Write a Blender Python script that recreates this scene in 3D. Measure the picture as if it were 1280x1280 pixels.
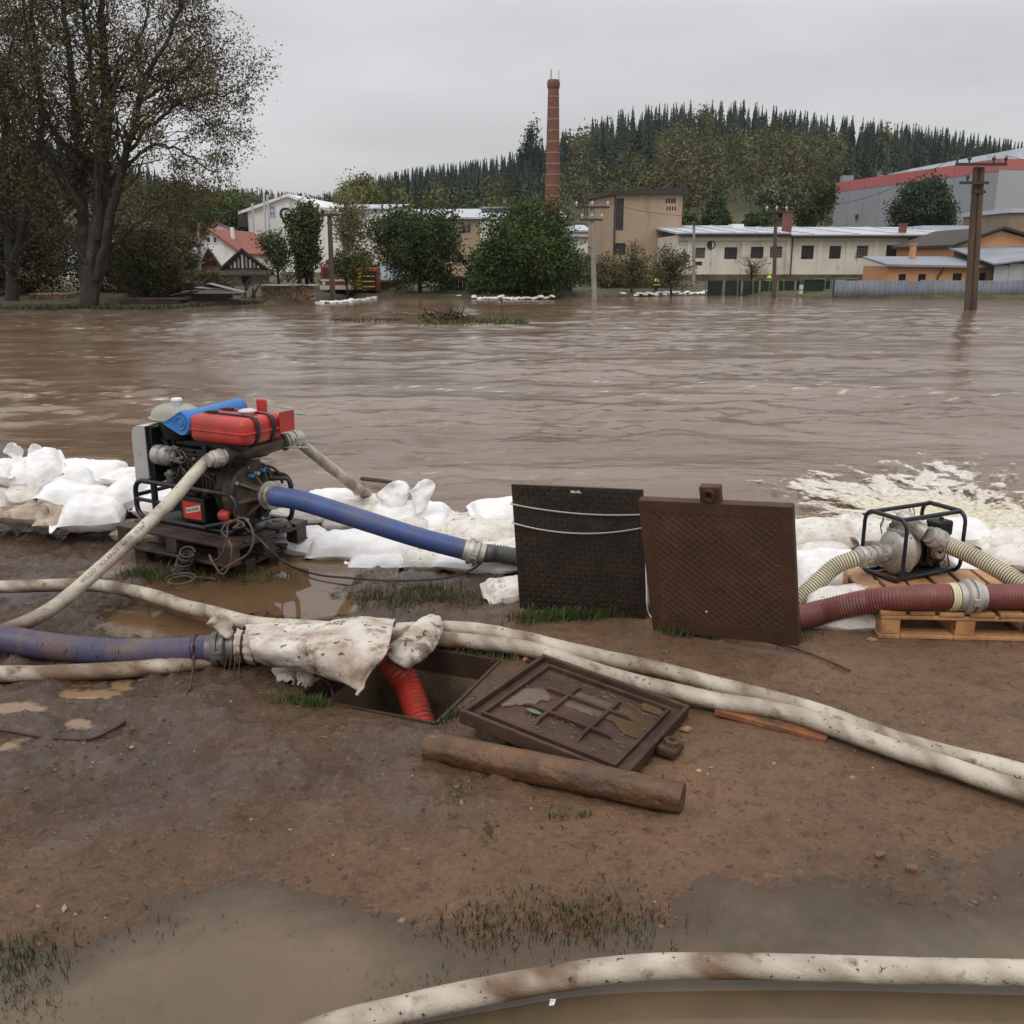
import bpy, bmesh, math, random
import numpy as np
from mathutils import Vector, Matrix
random.seed(7); RS = np.random.RandomState(7)
for _o in list(bpy.data.objects): bpy.data.objects.remove(_o)
SC = bpy.context.scene; COL = SC.collection

# ------------------------------------------------------------------ camera, world, light, exposure
F = 1200.0; TH = math.radians(14.66); CZ = 1.7        # lens in pixels of the 1280 photo, downward pitch, eye height
cd = bpy.data.cameras.new('camera'); cam = bpy.data.objects.new('camera', cd); COL.objects.link(cam)
cd.sensor_fit = 'HORIZONTAL'; cd.sensor_width = 36; cd.lens = 36 * F / 1280
cd.clip_start = 0.05; cd.clip_end = 4000
cam.location = (0, 0, CZ); cam.rotation_euler = (math.pi / 2 - TH, 0, 0)
SC.camera = cam

W = bpy.data.worlds.new('World'); SC.world = W; W.use_nodes = True
wn, wl = W.node_tree.nodes, W.node_tree.links
wn.clear()
def _n(t, **k):
    n = wn.new(t)
    for a, b in k.items(): setattr(n, a, b)
    return n
SUN_EL, SUN_AZ = math.radians(55), math.radians(200)
sky = _n('ShaderNodeTexSky', sky_type='NISHITA', sun_disc=False, sun_elevation=SUN_EL, sun_rotation=SUN_AZ)
bg1 = _n('ShaderNodeBackground'); bg1.inputs['Strength'].default_value = 0.06
wl.new(sky.outputs[0], bg1.inputs['Color'])
tc = _n('ShaderNodeTexCoord'); sp = _n('ShaderNodeSeparateXYZ'); wl.new(tc.outputs['Generated'], sp.inputs[0])
mp = _n('ShaderNodeMapping'); mp.inputs['Scale'].default_value = (1.3, 1.3, 5.5); wl.new(tc.outputs['Generated'], mp.inputs[0])
nz = _n('ShaderNodeTexNoise'); nz.inputs['Scale'].default_value = 1.5; nz.inputs['Detail'].default_value = 5; wl.new(mp.outputs[0], nz.inputs['Vector'])
gr = _n('ShaderNodeMapRange'); gr.inputs['From Min'].default_value = 0; gr.inputs['From Max'].default_value = 1
gr.inputs['To Min'].default_value = 0.47; gr.inputs['To Max'].default_value = 1.30; wl.new(sp.outputs['Z'], gr.inputs[0])
cr = _n('ShaderNodeMapRange'); cr.inputs['From Min'].default_value = 0.3; cr.inputs['From Max'].default_value = 0.7
cr.inputs['To Min'].default_value = 0.80; cr.inputs['To Max'].default_value = 1.14; wl.new(nz.outputs['Fac'], cr.inputs[0])
mu = _n('ShaderNodeMath', operation='MULTIPLY'); wl.new(gr.outputs[0], mu.inputs[0]); wl.new(cr.outputs[0], mu.inputs[1])
bg2 = _n('ShaderNodeBackground'); bg2.inputs['Color'].default_value = (0.985, 0.985, 1.0, 1); wl.new(mu.outputs[0], bg2.inputs['Strength'])
mixw = _n('ShaderNodeMixShader'); mixw.inputs[0].default_value = 0.94
wl.new(bg1.outputs[0], mixw.inputs[1]); wl.new(bg2.outputs[0], mixw.inputs[2])
wo = _n('ShaderNodeOutputWorld'); wl.new(mixw.outputs[0], wo.inputs['Surface'])

sd = bpy.data.lights.new('sun', 'SUN'); sd.energy = 0.9; sd.angle = math.radians(25); sd.color = (1, 0.97, 0.93)
sun = bpy.data.objects.new('sun', sd); COL.objects.link(sun)
_d = Vector((math.sin(SUN_AZ) * math.cos(SUN_EL), math.cos(SUN_AZ) * math.cos(SUN_EL), math.sin(SUN_EL)))
sun.rotation_euler = _d.to_track_quat('Z', 'Y').to_euler(); sun.location = (0, 0, 60)

vs = SC.view_settings; vs.view_transform = 'Standard'; vs.look = 'None'; vs.exposure = 0.2; vs.gamma = 1.0; vs.use_curve_mapping = False
SC.render.engine = 'CYCLES'; SC.cycles.use_denoising = True
SC.cycles.max_bounces = 6; SC.cycles.transparent_max_bounces = 12; SC.cycles.caustics_reflective = False; SC.cycles.caustics_refractive = False

# ------------------------------------------------------------------ points from the photo's pixels
def ray(px, py):
    x = (px - 640) / F; y = (640 - py) / F; c, s = math.cos(TH), math.sin(TH)
    return np.array([x, c + y * s, -s + y * c])
O3 = np.array([0, 0, CZ])
def G(px, py, z=0.0):
    r = ray(px, py); return O3 + r * ((z - CZ) / r[2])
def PY(px, py, y):
    r = ray(px, py); return O3 + r * (y / r[1])

# ------------------------------------------------------------------ numpy noise
_perm = np.arange(256); np.random.RandomState(3).shuffle(_perm); _perm = np.concatenate([_perm, _perm, _perm])
_gr = np.random.RandomState(5).normal(size=(256, 3)); _gr /= np.linalg.norm(_gr, axis=1)[:, None]
def pn(P, scale=1.0, seed=0):
    P = np.asarray(P, float) * scale + seed * 17.31
    i = np.floor(P).astype(int); f = P - i; u = f * f * f * (f * (f * 6 - 15) + 10)
    out = 0
    for dx in (0, 1):
        for dy in (0, 1):
            for dz in (0, 1):
                h = _perm[_perm[_perm[(i[..., 0] + dx) & 255] + ((i[..., 1] + dy) & 255)] + ((i[..., 2] + dz) & 255)]
                g = _gr[h]; d = f - np.array([dx, dy, dz])
                w = (u[..., 0] if dx else 1 - u[..., 0]) * (u[..., 1] if dy else 1 - u[..., 1]) * (u[..., 2] if dz else 1 - u[..., 2])
                out = out + w * (g * d).sum(-1)
    return out * 1.6
def fbm(P, scale, seed=0, oct=4, gain=.5):
    a, s, t = 1.0, 0, scale
    for k in range(oct):
        s = s + a * pn(P, t, seed + k); a *= gain; t *= 2.03
    return s
def sstep(a, b, x):
    t = np.clip((x - a) / (b - a), 0, 1); return t * t * (3 - 2 * t)
def xyz(x, y, z=0.0):
    x, y = np.broadcast_arrays(x, y); return np.stack([x, y, np.zeros_like(x) + z], -1)
def polysd(x, y, poly):
    """signed distance to a polygon, positive inside"""
    P = np.stack([x, y], -1); d = np.full(x.shape, 1e9); ins = np.zeros(x.shape, bool); n = len(poly)
    for i in range(n):
        a = np.array(poly[i][:2], float); b = np.array(poly[(i + 1) % n][:2], float)
        e = b - a; w = P - a; t = np.clip((w @ e) / (e @ e), 0, 1)
        d = np.minimum(d, np.linalg.norm(w - t[..., None] * e, axis=-1))
        c = ((a[1] > y) != (b[1] > y)) & (x < (b[0] - a[0]) * (y - a[1]) / (b[1] - a[1] + 1e-12) + a[0]); ins ^= c
    return np.where(ins, d, -d)
def crom(pts, n):
    """Catmull-Rom through pts (k x d), n samples evenly spaced by length"""
    P = np.array(pts, float); P = np.vstack([2 * P[0] - P[1], P, 2 * P[-1] - P[-2]]); out = []
    for i in range(1, len(P) - 2):
        t = np.linspace(0, 1, 24, endpoint=False)[:, None]; a, b, c, d = P[i - 1:i + 3]
        out.append(.5 * (2 * b + (c - a) * t + (2 * a - 5 * b + 4 * c - d) * t ** 2 + (3 * b - a - 3 * c + d) * t ** 3))
    Q = np.vstack(out + [P[-2:-1]]); L = np.r_[0, np.cumsum(np.linalg.norm(np.diff(Q[:, :3], axis=0), axis=1))]
    s = np.linspace(0, L[-1], n); return np.stack([np.interp(s, L, Q[:, k]) for k in range(Q.shape[1])], 1), L[-1]

# ------------------------------------------------------------------ mesh collector
class B:
    def __init__(s): s.v = []; s.q = []; s.t = []; s.ng = []; s.c = []; s.n = 0
    def add(s, v, q=None, t=None, col=None):
        v = np.asarray(v, float).reshape(-1, 3)
        if q is not None and len(q): s.q.append(np.asarray(q, int) + s.n)
        if t is not None and len(t): s.t.append(np.asarray(t, int) + s.n)
        s.v.append(v); s.n += len(v)
        if col is not None:
            c = np.asarray(col, float); s.c.append(np.broadcast_to(c, (len(v), 3)))
        return s
    def box(s, lo, hi, rot=None, org=None, col=None):
        lo, hi = np.minimum(lo, hi), np.maximum(lo, hi)
        v = np.array([[x, y, z] for x in (lo[0], hi[0]) for y in (lo[1], hi[1]) for z in (lo[2], hi[2])])
        if rot is not None: v = v @ np.asarray(rot).T
        if org is not None: v = v + org
        return s.add(v, [[0, 1, 3, 2], [4, 6, 7, 5], [0, 4, 5, 1], [2, 3, 7, 6], [0, 2, 6, 4], [1, 5, 7, 3]], col=col)
    def hexa(s, b4, t4, col=None):
        v = np.vstack([b4, t4]); return s.add(v, [[3, 2, 1, 0], [4, 5, 6, 7], [0, 1, 5, 4], [1, 2, 6, 5], [2, 3, 7, 6], [3, 0, 4, 7]], col=col)
    def sweep(s, P, r, k=12, cap=True, flat=1.0, col=None, up=None):
        P = np.asarray(P, float); n = len(P); r = np.broadcast_to(np.asarray(r, float), (n,))
        T = np.gradient(P, axis=0); T /= np.linalg.norm(T, axis=1)[:, None] + 1e-12
        u = np.array(up if up is not None else (0, 0, 1.0)); 
        if abs(T[0] @ u) > .95: u = np.array([1.0, 0.1, 0])
        N = np.zeros_like(P)
        for i in range(n):
            u = u - (u @ T[i]) * T[i]; u /= np.linalg.norm(u) + 1e-12; N[i] = u
        Bn = np.cross(T, N); a = np.linspace(0, 2 * np.pi, k, endpoint=False)
        V = P[:, None] + r[:, None, None] * (np.cos(a)[None, :, None] * N[:, None] * flat + np.sin(a)[None, :, None] * Bn[:, None])
        i = np.arange(n - 1)[:, None]; j = np.arange(k)[None]; j2 = (j + 1) % k
        q = np.stack([i * k + j, i * k + j2, (i + 1) * k + j2, (i + 1) * k + j], -1).reshape(-1, 4)
        V = V.reshape(-1, 3); t = []
        if cap:
            V = np.vstack([V, P[:1], P[-1:]]); m = n * k
            t = [[m, (b + 1) % k, b] for b in range(k)] + [[m + 1, (n - 1) * k + b, (n - 1) * k + (b + 1) % k] for b in range(k)]
        return s.add(V, q, t, col=col)
    def cyl(s, a, b, r, r2=None, k=16, cap=True, col=None): return s.sweep([a, b], [r, r if r2 is None else r2], k, cap, col=col)
    def lathe(s, prof, org, ax, k=28, col=None):
        """prof: (along axis, radius) pairs"""
        ax = np.array(ax, float); ax /= np.linalg.norm(ax); u = np.array([0, 0, 1.0]) if abs(ax[2]) < .9 else np.array([1.0, 0, 0])
        u -= (u @ ax) * ax; u /= np.linalg.norm(u); w = np.cross(ax, u); a = np.linspace(0, 2 * np.pi, k, endpoint=False)
        ring = np.cos(a)[:, None] * u + np.sin(a)[:, None] * w; n = len(prof)
        V = np.vstack([np.asarray(org) + p * ax + max(r, 1e-5) * ring for p, r in prof])
        i = np.arange(n - 1)[:, None]; j = np.arange(k)[None]; j2 = (j + 1) % k
        return s.add(V, np.stack([i * k + j, (i + 1) * k + j, (i + 1) * k + j2, i * k + j2], -1).reshape(-1, 4), col=col)
    def grid(s, V, col=None, wrap=False):
        V = np.asarray(V, float); n, m = V.shape[:2]; i = np.arange(n - 1)[:, None]; j = np.arange(m if wrap else m - 1)[None]; j2 = (j + 1) % m
        return s.add(V.reshape(-1, 3), np.stack([i * m + j, i * m + j2, (i + 1) * m + j2, (i + 1) * m + j], -1).reshape(-1, 4), col=col)
    def prism(s, poly2, fr, to):
        """poly2: closed outline as world points; extruded by vector"""
        P = np.asarray(poly2, float) + fr; n = len(P); V = np.vstack([P, P + to]); c0, c1 = P.mean(0), P.mean(0) + to
        V = np.vstack([V, [c0], [c1]]); t = []; q = []
        for i in range(n):
            j = (i + 1) % n; q.append([i, j, n + j, n + i]); t += [[2 * n, j, i], [2 * n + 1, n + i, n + j]]
        return s.add(V, q, t)
    def quads(s, C, size, col, rs, flat=0.0, asp=1.0):
        """leaf quads at centres C"""
        n = len(C); a = rs.normal(size=(n, 3)); a[:, 2] *= 1 - flat; a /= np.linalg.norm(a, axis=1)[:, None]
        b = np.cross(a, rs.normal(size=(n, 3))); b /= np.linalg.norm(b, axis=1)[:, None]
        sz = (size * (0.6 + 0.8 * rs.rand(n)))[:, None]; u = a * sz; w = b * sz * asp
        V = np.stack([C - u, C + w * .6, C + u, C - w * .6], 1).reshape(-1, 3)
        return s.add(V, np.arange(4 * n).reshape(-1, 4), col=np.repeat(col, 4, axis=0) if np.ndim(col) == 2 else col)
    def mesh(s, name, org=(0, 0, 0), smooth=True, angle=40):
        V = np.vstack(s.v) - np.asarray(org); me = bpy.data.meshes.new(name)
        q = np.vstack(s.q) if s.q else np.zeros((0, 4), int); t = np.vstack(s.t) if s.t else np.zeros((0, 3), int)
        me.vertices.add(len(V)); me.vertices.foreach_set('co', V.astype(np.float32).ravel())
        lp = np.r_[q.ravel(), t.ravel()].astype(np.int32); me.loops.add(len(lp)); me.loops.foreach_set('vertex_index', lp)
        st = np.r_[np.arange(len(q)) * 4, len(q) * 4 + np.arange(len(t)) * 3].astype(np.int32)
        me.polygons.add(len(st)); me.polygons.foreach_set('loop_start', st)
        me.update(calc_edges=True); me.validate()
        me.polygons.foreach_set('use_smooth', np.full(len(me.polygons), bool(smooth)))
        if smooth:
            if angle: me.set_sharp_from_angle(angle=math.radians(angle))
        if s.c:
            at = me.attributes.new('Col', 'FLOAT_COLOR', 'POINT'); c = np.vstack(s.c)
            at.data.foreach_set('color', np.hstack([c, np.ones((len(c), 1))]).astype(np.float32).ravel())
        return me
ORG = {}
def tag(o, label=None, cat=None, group=None, kind=None):
    if label: o['label'] = label
    if cat: o['category'] = cat
    if group: o['group'] = group
    if kind: o['kind'] = kind
    return o
def put(name, b, m, parent=None, org=None, smooth=True, angle=40, bevel=0, solid=0, sub=0):
    if org is None:
        if parent is not None: org = ORG[parent.name]
        else:
            V = np.vstack(b.v); lo, hi = V.min(0), V.max(0); org = np.array([(lo[0] + hi[0]) / 2, (lo[1] + hi[1]) / 2, lo[2]])
    me = b.mesh(name, org, smooth, angle); o = bpy.data.objects.new(name, me); COL.objects.link(o)
    if m is not None: me.materials.append(m)
    if parent is not None: o.parent = parent
    else: o.location = Vector([float(x) for x in org])
    ORG[o.name] = np.asarray(org, float)
    if solid:
        md = o.modifiers.new('s', 'SOLIDIFY'); md.thickness = solid; md.offset = 0
    if sub:
        md = o.modifiers.new('u', 'SUBSURF'); md.levels = sub; md.render_levels = sub
    if bevel:
        md = o.modifiers.new('b', 'BEVEL'); md.width = bevel[0] if isinstance(bevel, tuple) else bevel; md.segments = bevel[1] if isinstance(bevel, tuple) else 2; md.limit_method = 'ANGLE'; md.angle_limit = math.radians(40)
    return o
def thing(name, label, cat, loc, group=None):
    o = bpy.data.objects.new(name, None); COL.objects.link(o); o.location = Vector([float(x) for x in loc]); o.empty_display_size = .1
    ORG[o.name] = np.asarray(loc, float); return tag(o, label, cat, group)
def dup(o, loc, label=None, group=None, rz=None, scale=None):
    """copy of a thing with its parts and sub-parts"""
    r = o.copy(); COL.objects.link(r); r.location = Vector([float(x) for x in loc])
    if rz is not None: r.rotation_euler = (0, 0, rz)
    if scale is not None: r.scale = (scale,) * 3 if np.isscalar(scale) else scale
    if label: r['label'] = label
    if group: r['group'] = group
    for ch in list(o.children):
        c = ch.copy(); COL.objects.link(c); c.parent = r
        for g in list(ch.children):
            d = g.copy(); COL.objects.link(d); d.parent = c
    return r

# ------------------------------------------------------------------ materials
def srgb(r, g, b):
    f = lambda c: (c / 255 / 12.92) if c / 255 <= .04045 else ((c / 255 + .055) / 1.055) ** 2.4
    return (f(r), f(g), f(b))
def mat(name, c1, c2=None, sc=6, lo=.35, hi=.65, rough=.6, rough2=None, metal=0, dirt=None, bump=0, bsc=30, spec=.5, vcol=False, stretch=None, det=5, alpha=None):
    """dirt: list of (colour, scale, low, high[, stretch]) layers of noise-shaped stains"""
    m = bpy.data.materials.new(name); m.use_nodes = True; N, L = m.node_tree.nodes, m.node_tree.links
    p = N['Principled BSDF']; p.inputs['Roughness'].default_value = rough; p.inputs['Metallic'].default_value = metal
    p.inputs['Specular IOR Level'].default_value = spec
    t = N.new('ShaderNodeTexCoord'); co = t.outputs['Object']
    def noise(scale, det=det, st=None, off=0):
        mp = N.new('ShaderNodeMapping'); mp.inputs['Location'].default_value = (off, off * .7, off * .3)
        if st: mp.inputs['Scale'].default_value = st
        L.new(co, mp.inputs[0]); n = N.new('ShaderNodeTexNoise'); n.inputs['Scale'].default_value = scale; n.inputs['Detail'].default_value = det
        n.inputs['Roughness'].default_value = .6; L.new(mp.outputs[0], n.inputs['Vector']); return n.outputs['Fac']
    def rng(x, a, b, c=0.0, d=1.0):
        r = N.new('ShaderNodeMapRange'); r.inputs['From Min'].default_value = a; r.inputs['From Max'].default_value = b
        r.inputs['To Min'].default_value = c; r.inputs['To Max'].default_value = d; L.new(x, r.inputs[0]); return r.outputs[0]
    def mix(f, a, b, mode='MIX'):
        x = N.new('ShaderNodeMix'); x.data_type = 'RGBA'; x.blend_type = mode
        if isinstance(f, (int, float)): x.inputs['Factor'].default_value = f
        else: L.new(f, x.inputs['Factor'])
        for s, v in (('A', a), ('B', b)):
            i = [k for k in x.inputs if k.name == s and k.type == 'RGBA'][0]
            if isinstance(v, tuple): i.default_value = (*v, 1)
            else: L.new(v, i)
        return [k for k in x.outputs if k.type == 'RGBA'][0]
    c = tuple(c1)
    if vcol:
        a = N.new('ShaderNodeAttribute'); a.attribute_name = 'Col'; c = a.outputs['Color']
    if c2 is not None:
        f = rng(noise(sc, st=stretch), lo, hi)
        c = mix(f, c, tuple(c2)) if not vcol else mix(f, c, tuple(c2), 'MULTIPLY')
    rf = None
    for k, dl in enumerate(dirt or []):
        f = rng(noise(dl[1], 6, dl[4] if len(dl) > 4 else None, 3.7 * (k + 1)), dl[2], dl[3]); c = mix(f, c, tuple(dl[0])); rf = f
    if isinstance(c, tuple): p.inputs['Base Color'].default_value = (*c, 1)
    else: L.new(c, p.inputs['Base Color'])
    if rough2 is not None:
        L.new(rng(noise(sc * 1.7, off=9), .35, .65, rough, rough2), p.inputs['Roughness'])
    if bump:
        bn = N.new('ShaderNodeBump'); bn.inputs['Strength'].default_value = min(1, bump * 1.0); bn.inputs['Distance'].default_value = .01 if bump <= 1 else .01 * bump
        L.new(noise(bsc, 6), bn.inputs['Height']); L.new(bn.outputs[0], p.inputs['Normal'])
    if alpha is not None: p.inputs['Alpha'].default_value = alpha
    return m
MUD = srgb(84, 66, 52); MUDD = srgb(58, 45, 36)
M = {}
M['hose'] = mat('woven_hose', srgb(196, 187, 170), srgb(170, 156, 136), 5, rough=.62, dirt=[(srgb(146, 122, 96), 1.6, .46, .66), (srgb(120, 98, 78), 8, .5, .68), (srgb(96, 76, 60), 22, .56, .68), (srgb(58, 44, 34), 60, .62, .68)], bump=.4, bsc=120)
M['hosemud'] = mat('muddy_woven_hose', (1, 1, 1), (.86, .84, .82), 5, rough=.6, vcol=True, dirt=[(srgb(112, 90, 70), 14, .58, .7), (srgb(54, 41, 32), 46, .62, .68)], bump=.4, bsc=120)
M['hose_mud'] = mat('muddy_hose', srgb(168, 142, 112), srgb(128, 104, 80), 6, rough=.55, dirt=[(srgb(88, 68, 52), 9, .48, .64), (srgb(52, 38, 28), 34, .6, .66)], bump=.3, bsc=120)
M['blue'] = mat('blue_hose', srgb(66, 88, 140), srgb(56, 74, 120), 5, rough=.4, dirt=[(srgb(90, 84, 92), 7, .5, .7), (srgb(70, 58, 56), 30, .62, .7)], bump=.1, bsc=80)
M['purple'] = mat('purple_hose', srgb(78, 76, 106), srgb(74, 68, 90), 6, rough=.42, dirt=[(srgb(104, 86, 80), 7, .44, .64), (srgb(50, 38, 36), 40, .62, .68)], bump=.1, bsc=80)
M['red_hose'] = mat('red_hose', srgb(190, 66, 50), srgb(166, 56, 44), 5, rough=.4, dirt=[(srgb(116, 66, 50), 7, .5, .68)])
M['burg'] = mat('burgundy_hose', srgb(118, 62, 58), srgb(104, 56, 52), 5, rough=.48, dirt=[(srgb(118, 88, 72), 9, .56, .74)])
M['cream'] = mat('cream_hose', srgb(214, 204, 168), srgb(196, 182, 142), 6, rough=.4, dirt=[(srgb(120, 100, 74), 10, .6, .75)])
M['creamdark'] = mat('hose_spiral', srgb(96, 84, 58), srgb(78, 66, 48), 6, rough=.5)
M['grey_hose'] = mat('grey_hose', srgb(96, 96, 94), srgb(80, 80, 78), 5, rough=.4)
M['alu'] = mat('cast_aluminium', srgb(188, 184, 176), srgb(158, 152, 142), 7, rough=.36, rough2=.5, metal=.5, dirt=[(srgb(92, 78, 64), 10, .55, .72)], bump=.15, bsc=60)
M['steel'] = mat('sheet_steel', srgb(196, 193, 188), srgb(172, 168, 162), 3, rough=.3, rough2=.45, metal=.5, dirt=[(srgb(110, 100, 90), 8, .58, .75)])
M['darkcast'] = mat('grimy_casting', srgb(74, 64, 56), srgb(50, 43, 38), 9, rough=.5, metal=.35, dirt=[(srgb(100, 80, 62), 14, .56, .7)], bump=.3, bsc=60)
M['grime'] = mat('grimy_grey_casting', srgb(112, 100, 88), srgb(76, 66, 57), 9, rough=.5, metal=.3, dirt=[(srgb(62, 50, 41), 12, .55, .68)], bump=.3, bsc=60)
M['engine'] = mat('oily_engine', srgb(44, 41, 38), srgb(24, 22, 21), 12, rough=.4, metal=.4, dirt=[(srgb(84, 72, 60), 16, .6, .72)], bump=.4, bsc=50)
M['black'] = mat('black_plastic', srgb(30, 29, 30), srgb(22, 21, 22), 8, rough=.42)
M['frame'] = mat('black_tube', srgb(34, 33, 40), srgb(26, 25, 29), 10, rough=.35, dirt=[(srgb(84, 68, 54), 14, .6, .74)])
M['frameblue'] = mat('blue_black_tube', srgb(32, 33, 48), srgb(24, 24, 34), 10, rough=.32, dirt=[(srgb(84, 68, 54), 14, .64, .76)])
M['red'] = mat('red_paint', srgb(188, 60, 50), srgb(172, 52, 44), 4, rough=.36, rough2=.5, dirt=[(srgb(130, 60, 48), 7, .5, .76), (srgb(104, 72, 56), 34, .64, .72)])
M['truckred'] = mat('dirty_truck_red', srgb(138, 46, 38), srgb(116, 40, 34), 2, rough=.55)
M['bluep'] = mat('blue_plastic', srgb(52, 116, 186), srgb(46, 104, 170), 4, rough=.35, rough2=.5, dirt=[(srgb(84, 96, 116), 9, .56, .76)])
M['domegrey'] = mat('grey_paint', srgb(160, 158, 146), srgb(138, 136, 124), 5, rough=.45, dirt=[(srgb(110, 100, 86), 8, .6, .8)])
M['whitecap'] = mat('white_plastic', srgb(222, 222, 224), rough=.4)
M['pvc'] = mat('grey_cap', srgb(112, 108, 102), srgb(84, 78, 72), 12, rough=.45, metal=.3)
M['darkwood'] = mat('wet_dark_wood', srgb(66, 52, 42), srgb(44, 34, 28), 7, rough=.5, stretch=(1, 1, 1), dirt=[(srgb(92, 72, 56), 10, .56, .72)], bump=.4, bsc=40)
M['newwood'] = mat('new_wet_wood', srgb(190, 144, 98), srgb(152, 106, 68), 5, rough=.55, dirt=[(srgb(110, 78, 52), 8, .55, .72), (srgb(66, 46, 34), 22, .64, .7)], bump=.3, bsc=50)
M['orangewood'] = mat('orange_plank', srgb(160, 104, 62), srgb(126, 78, 48), 8, rough=.6, dirt=[(srgb(84, 62, 48), 9, .5, .66)], bump=.4, bsc=50)
M['log'] = mat('peeled_log', srgb(110, 76, 46), srgb(82, 57, 37), 7, rough=.5, dirt=[(srgb(70, 50, 36), 4, .47, .66), (srgb(146, 110, 72), 14, .62, .74, (1, 3, 3)), (srgb(48, 34, 26), 30, .62, .7, (.4, 1, 1))], bump=1.6, bsc=22)
M['iron'] = mat('rusty_iron', srgb(78, 57, 44), srgb(60, 44, 35), 5, rough=.5, rough2=.7, metal=.1, spec=.35, dirt=[(srgb(100, 72, 52), 7, .54, .72), (srgb(46, 36, 32), 11, .58, .72)], bump=.3, bsc=90)
M['rust'] = mat('brown_rust', srgb(84, 58, 42), srgb(68, 48, 36), 5, rough=.65, spec=.3, dirt=[(srgb(104, 70, 50), 6, .56, .8), (srgb(62, 44, 35), 12, .56, .7)], bump=.3, bsc=120)
M['blackiron'] = mat('blackened_plate', srgb(60, 50, 42), srgb(42, 36, 31), 6, rough=.36, rough2=.5, metal=.2, dirt=[(srgb(70, 54, 42), 8, .55, .75)], bump=.25, bsc=90)
M['wire'] = mat('galvanised_wire', srgb(172, 168, 162), rough=.4, metal=.6)
M['cord'] = mat('muddy_cord', srgb(104, 84, 70), srgb(70, 55, 46), 20, rough=.6)
M['darkcord'] = mat('dark_cable', srgb(44, 36, 34), srgb(60, 46, 38), 16, rough=.45)
M['maroon'] = mat('maroon_cord', srgb(66, 32, 34), srgb(54, 36, 32), 16, rough=.45)
M['bag'] = mat('white_sandbag', srgb(238, 237, 236), srgb(224, 222, 220), 5, rough=.6, dirt=[(srgb(206, 196, 184), 5, .56, .8), (srgb(150, 130, 112), 22, .68, .74)], bump=.5, bsc=30)
M['bagdirty'] = mat('spattered_sandbag', srgb(224, 220, 214), srgb(196, 186, 174), 6, rough=.62, dirt=[(srgb(170, 150, 130), 7, .54, .74), (srgb(74, 58, 48), 30, .62, .69)], bump=.8, bsc=30)
M['bagmud'] = mat('muddy_sandbag', srgb(186, 172, 154), srgb(150, 132, 114), 6, rough=.65, dirt=[(srgb(104, 84, 68), 8, .5, .68)], bump=.7, bsc=26)
M['sack'] = mat('woven_sack', srgb(214, 206, 196), srgb(192, 180, 166), 5, rough=.75, dirt=[(srgb(150, 128, 108), 4, .46, .66), (srgb(116, 94, 78), 9, .54, .68), (srgb(64, 50, 42), 28, .6, .67)], bump=.5, bsc=90)
M['ink'] = mat('black_print', srgb(34, 30, 30), rough=.7)
M['fadedink'] = mat('faded_print', srgb(84, 74, 66), srgb(128, 114, 98), 40, rough=.7)
M['redlabel'] = mat('red_label', srgb(190, 54, 40), rough=.5, dirt=[(srgb(90, 46, 38), 22, .56, .7)])
M['whitelabel'] = mat('white_label', srgb(208, 200, 184), rough=.5)
M['concrete'] = mat('wet_concrete', srgb(134, 116, 92), srgb(104, 88, 70), 6, rough=.6, dirt=[(srgb(84, 66, 50), 5, .52, .68)], bump=.4, bsc=40)
M['chip'] = mat('brick_chip', srgb(118, 82, 62), srgb(98, 70, 54), 9, rough=.7)
M['stone'] = mat('stone', srgb(140, 116, 92), srgb(112, 90, 72), 8, rough=.7, bump=.4, bsc=30)
M['leaf'] = mat('leaves', (1, 1, 1), (.55, .55, .5), 1.2, rough=.7, spec=.08, vcol=True)
M['bark'] = mat('bark', srgb(50, 42, 34), srgb(34, 29, 24), 6, rough=.85, bump=.6, bsc=12, dirt=[(srgb(66, 68, 44), 2.5, .52, .7)])
M['palebark'] = mat('pale_bark', srgb(150, 142, 124), srgb(96, 88, 74), 6, rough=.85)
M['grass'] = mat('grass_blades', (1, 1, 1), (.6, .6, .55), 6, rough=.5, spec=.3, vcol=True)
M['twig'] = mat('twigs', srgb(62, 48, 38), srgb(92, 70, 54), 20, rough=.8)
M['glass'] = mat('dark_glass', srgb(58, 58, 60), srgb(40, 40, 42), 1.5, rough=.15)
M['cobble'] = mat('crumbs', (1, 1, 1), (.7, .68, .65), 14, rough=.45, vcol=True)

# ------------------------------------------------------------------ ground, puddles, river, foam
RIV = -0.16
PIT = [np.array([-.863, 3.548]), np.array([-.288, 3.32]), np.array([-.055, 3.905]), np.array([-.63, 4.133])]
PUD_NEAR = [G(*p, -.02) for p in [(-60, 1190), (60, 1172), (130, 1152), (220, 1122), (350, 1098), (460, 1106), (530, 1122), (600, 1142), (680, 1138), (720, 1146), (800, 1140), (880, 1132), (1000, 1126), (1080, 1110), (1180, 1102), (1400, 1086)]] + [np.array([2.6, .3, 0]), np.array([-2.6, .3, 0]), np.array([-2.4, 2.2, 0])]
PUD_LEFT = [G(*p, -.055) for p in [(95, 792), (160, 748), (186, 716), (290, 716), (380, 686), (560, 698), (604, 711), (560, 722), (470, 718), (432, 738), (474, 760), (420, 776), (330, 780), (280, 806)]]
PUD_SMALL = [[G(*p, -.02) for p in q] for q in ([(60, 872), (95, 858), (160, 854), (165, 866), (125, 880), (80, 882)], [(-40, 888), (20, 880), (78, 884), (60, 896), (-30, 900)], [(70, 900), (120, 898), (118, 916), (80, 914)], [(-40, 930), (40, 925), (30, 945), (-40, 950)], [(90, 705), (150, 690), (175, 700), (120, 716)])]
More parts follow.
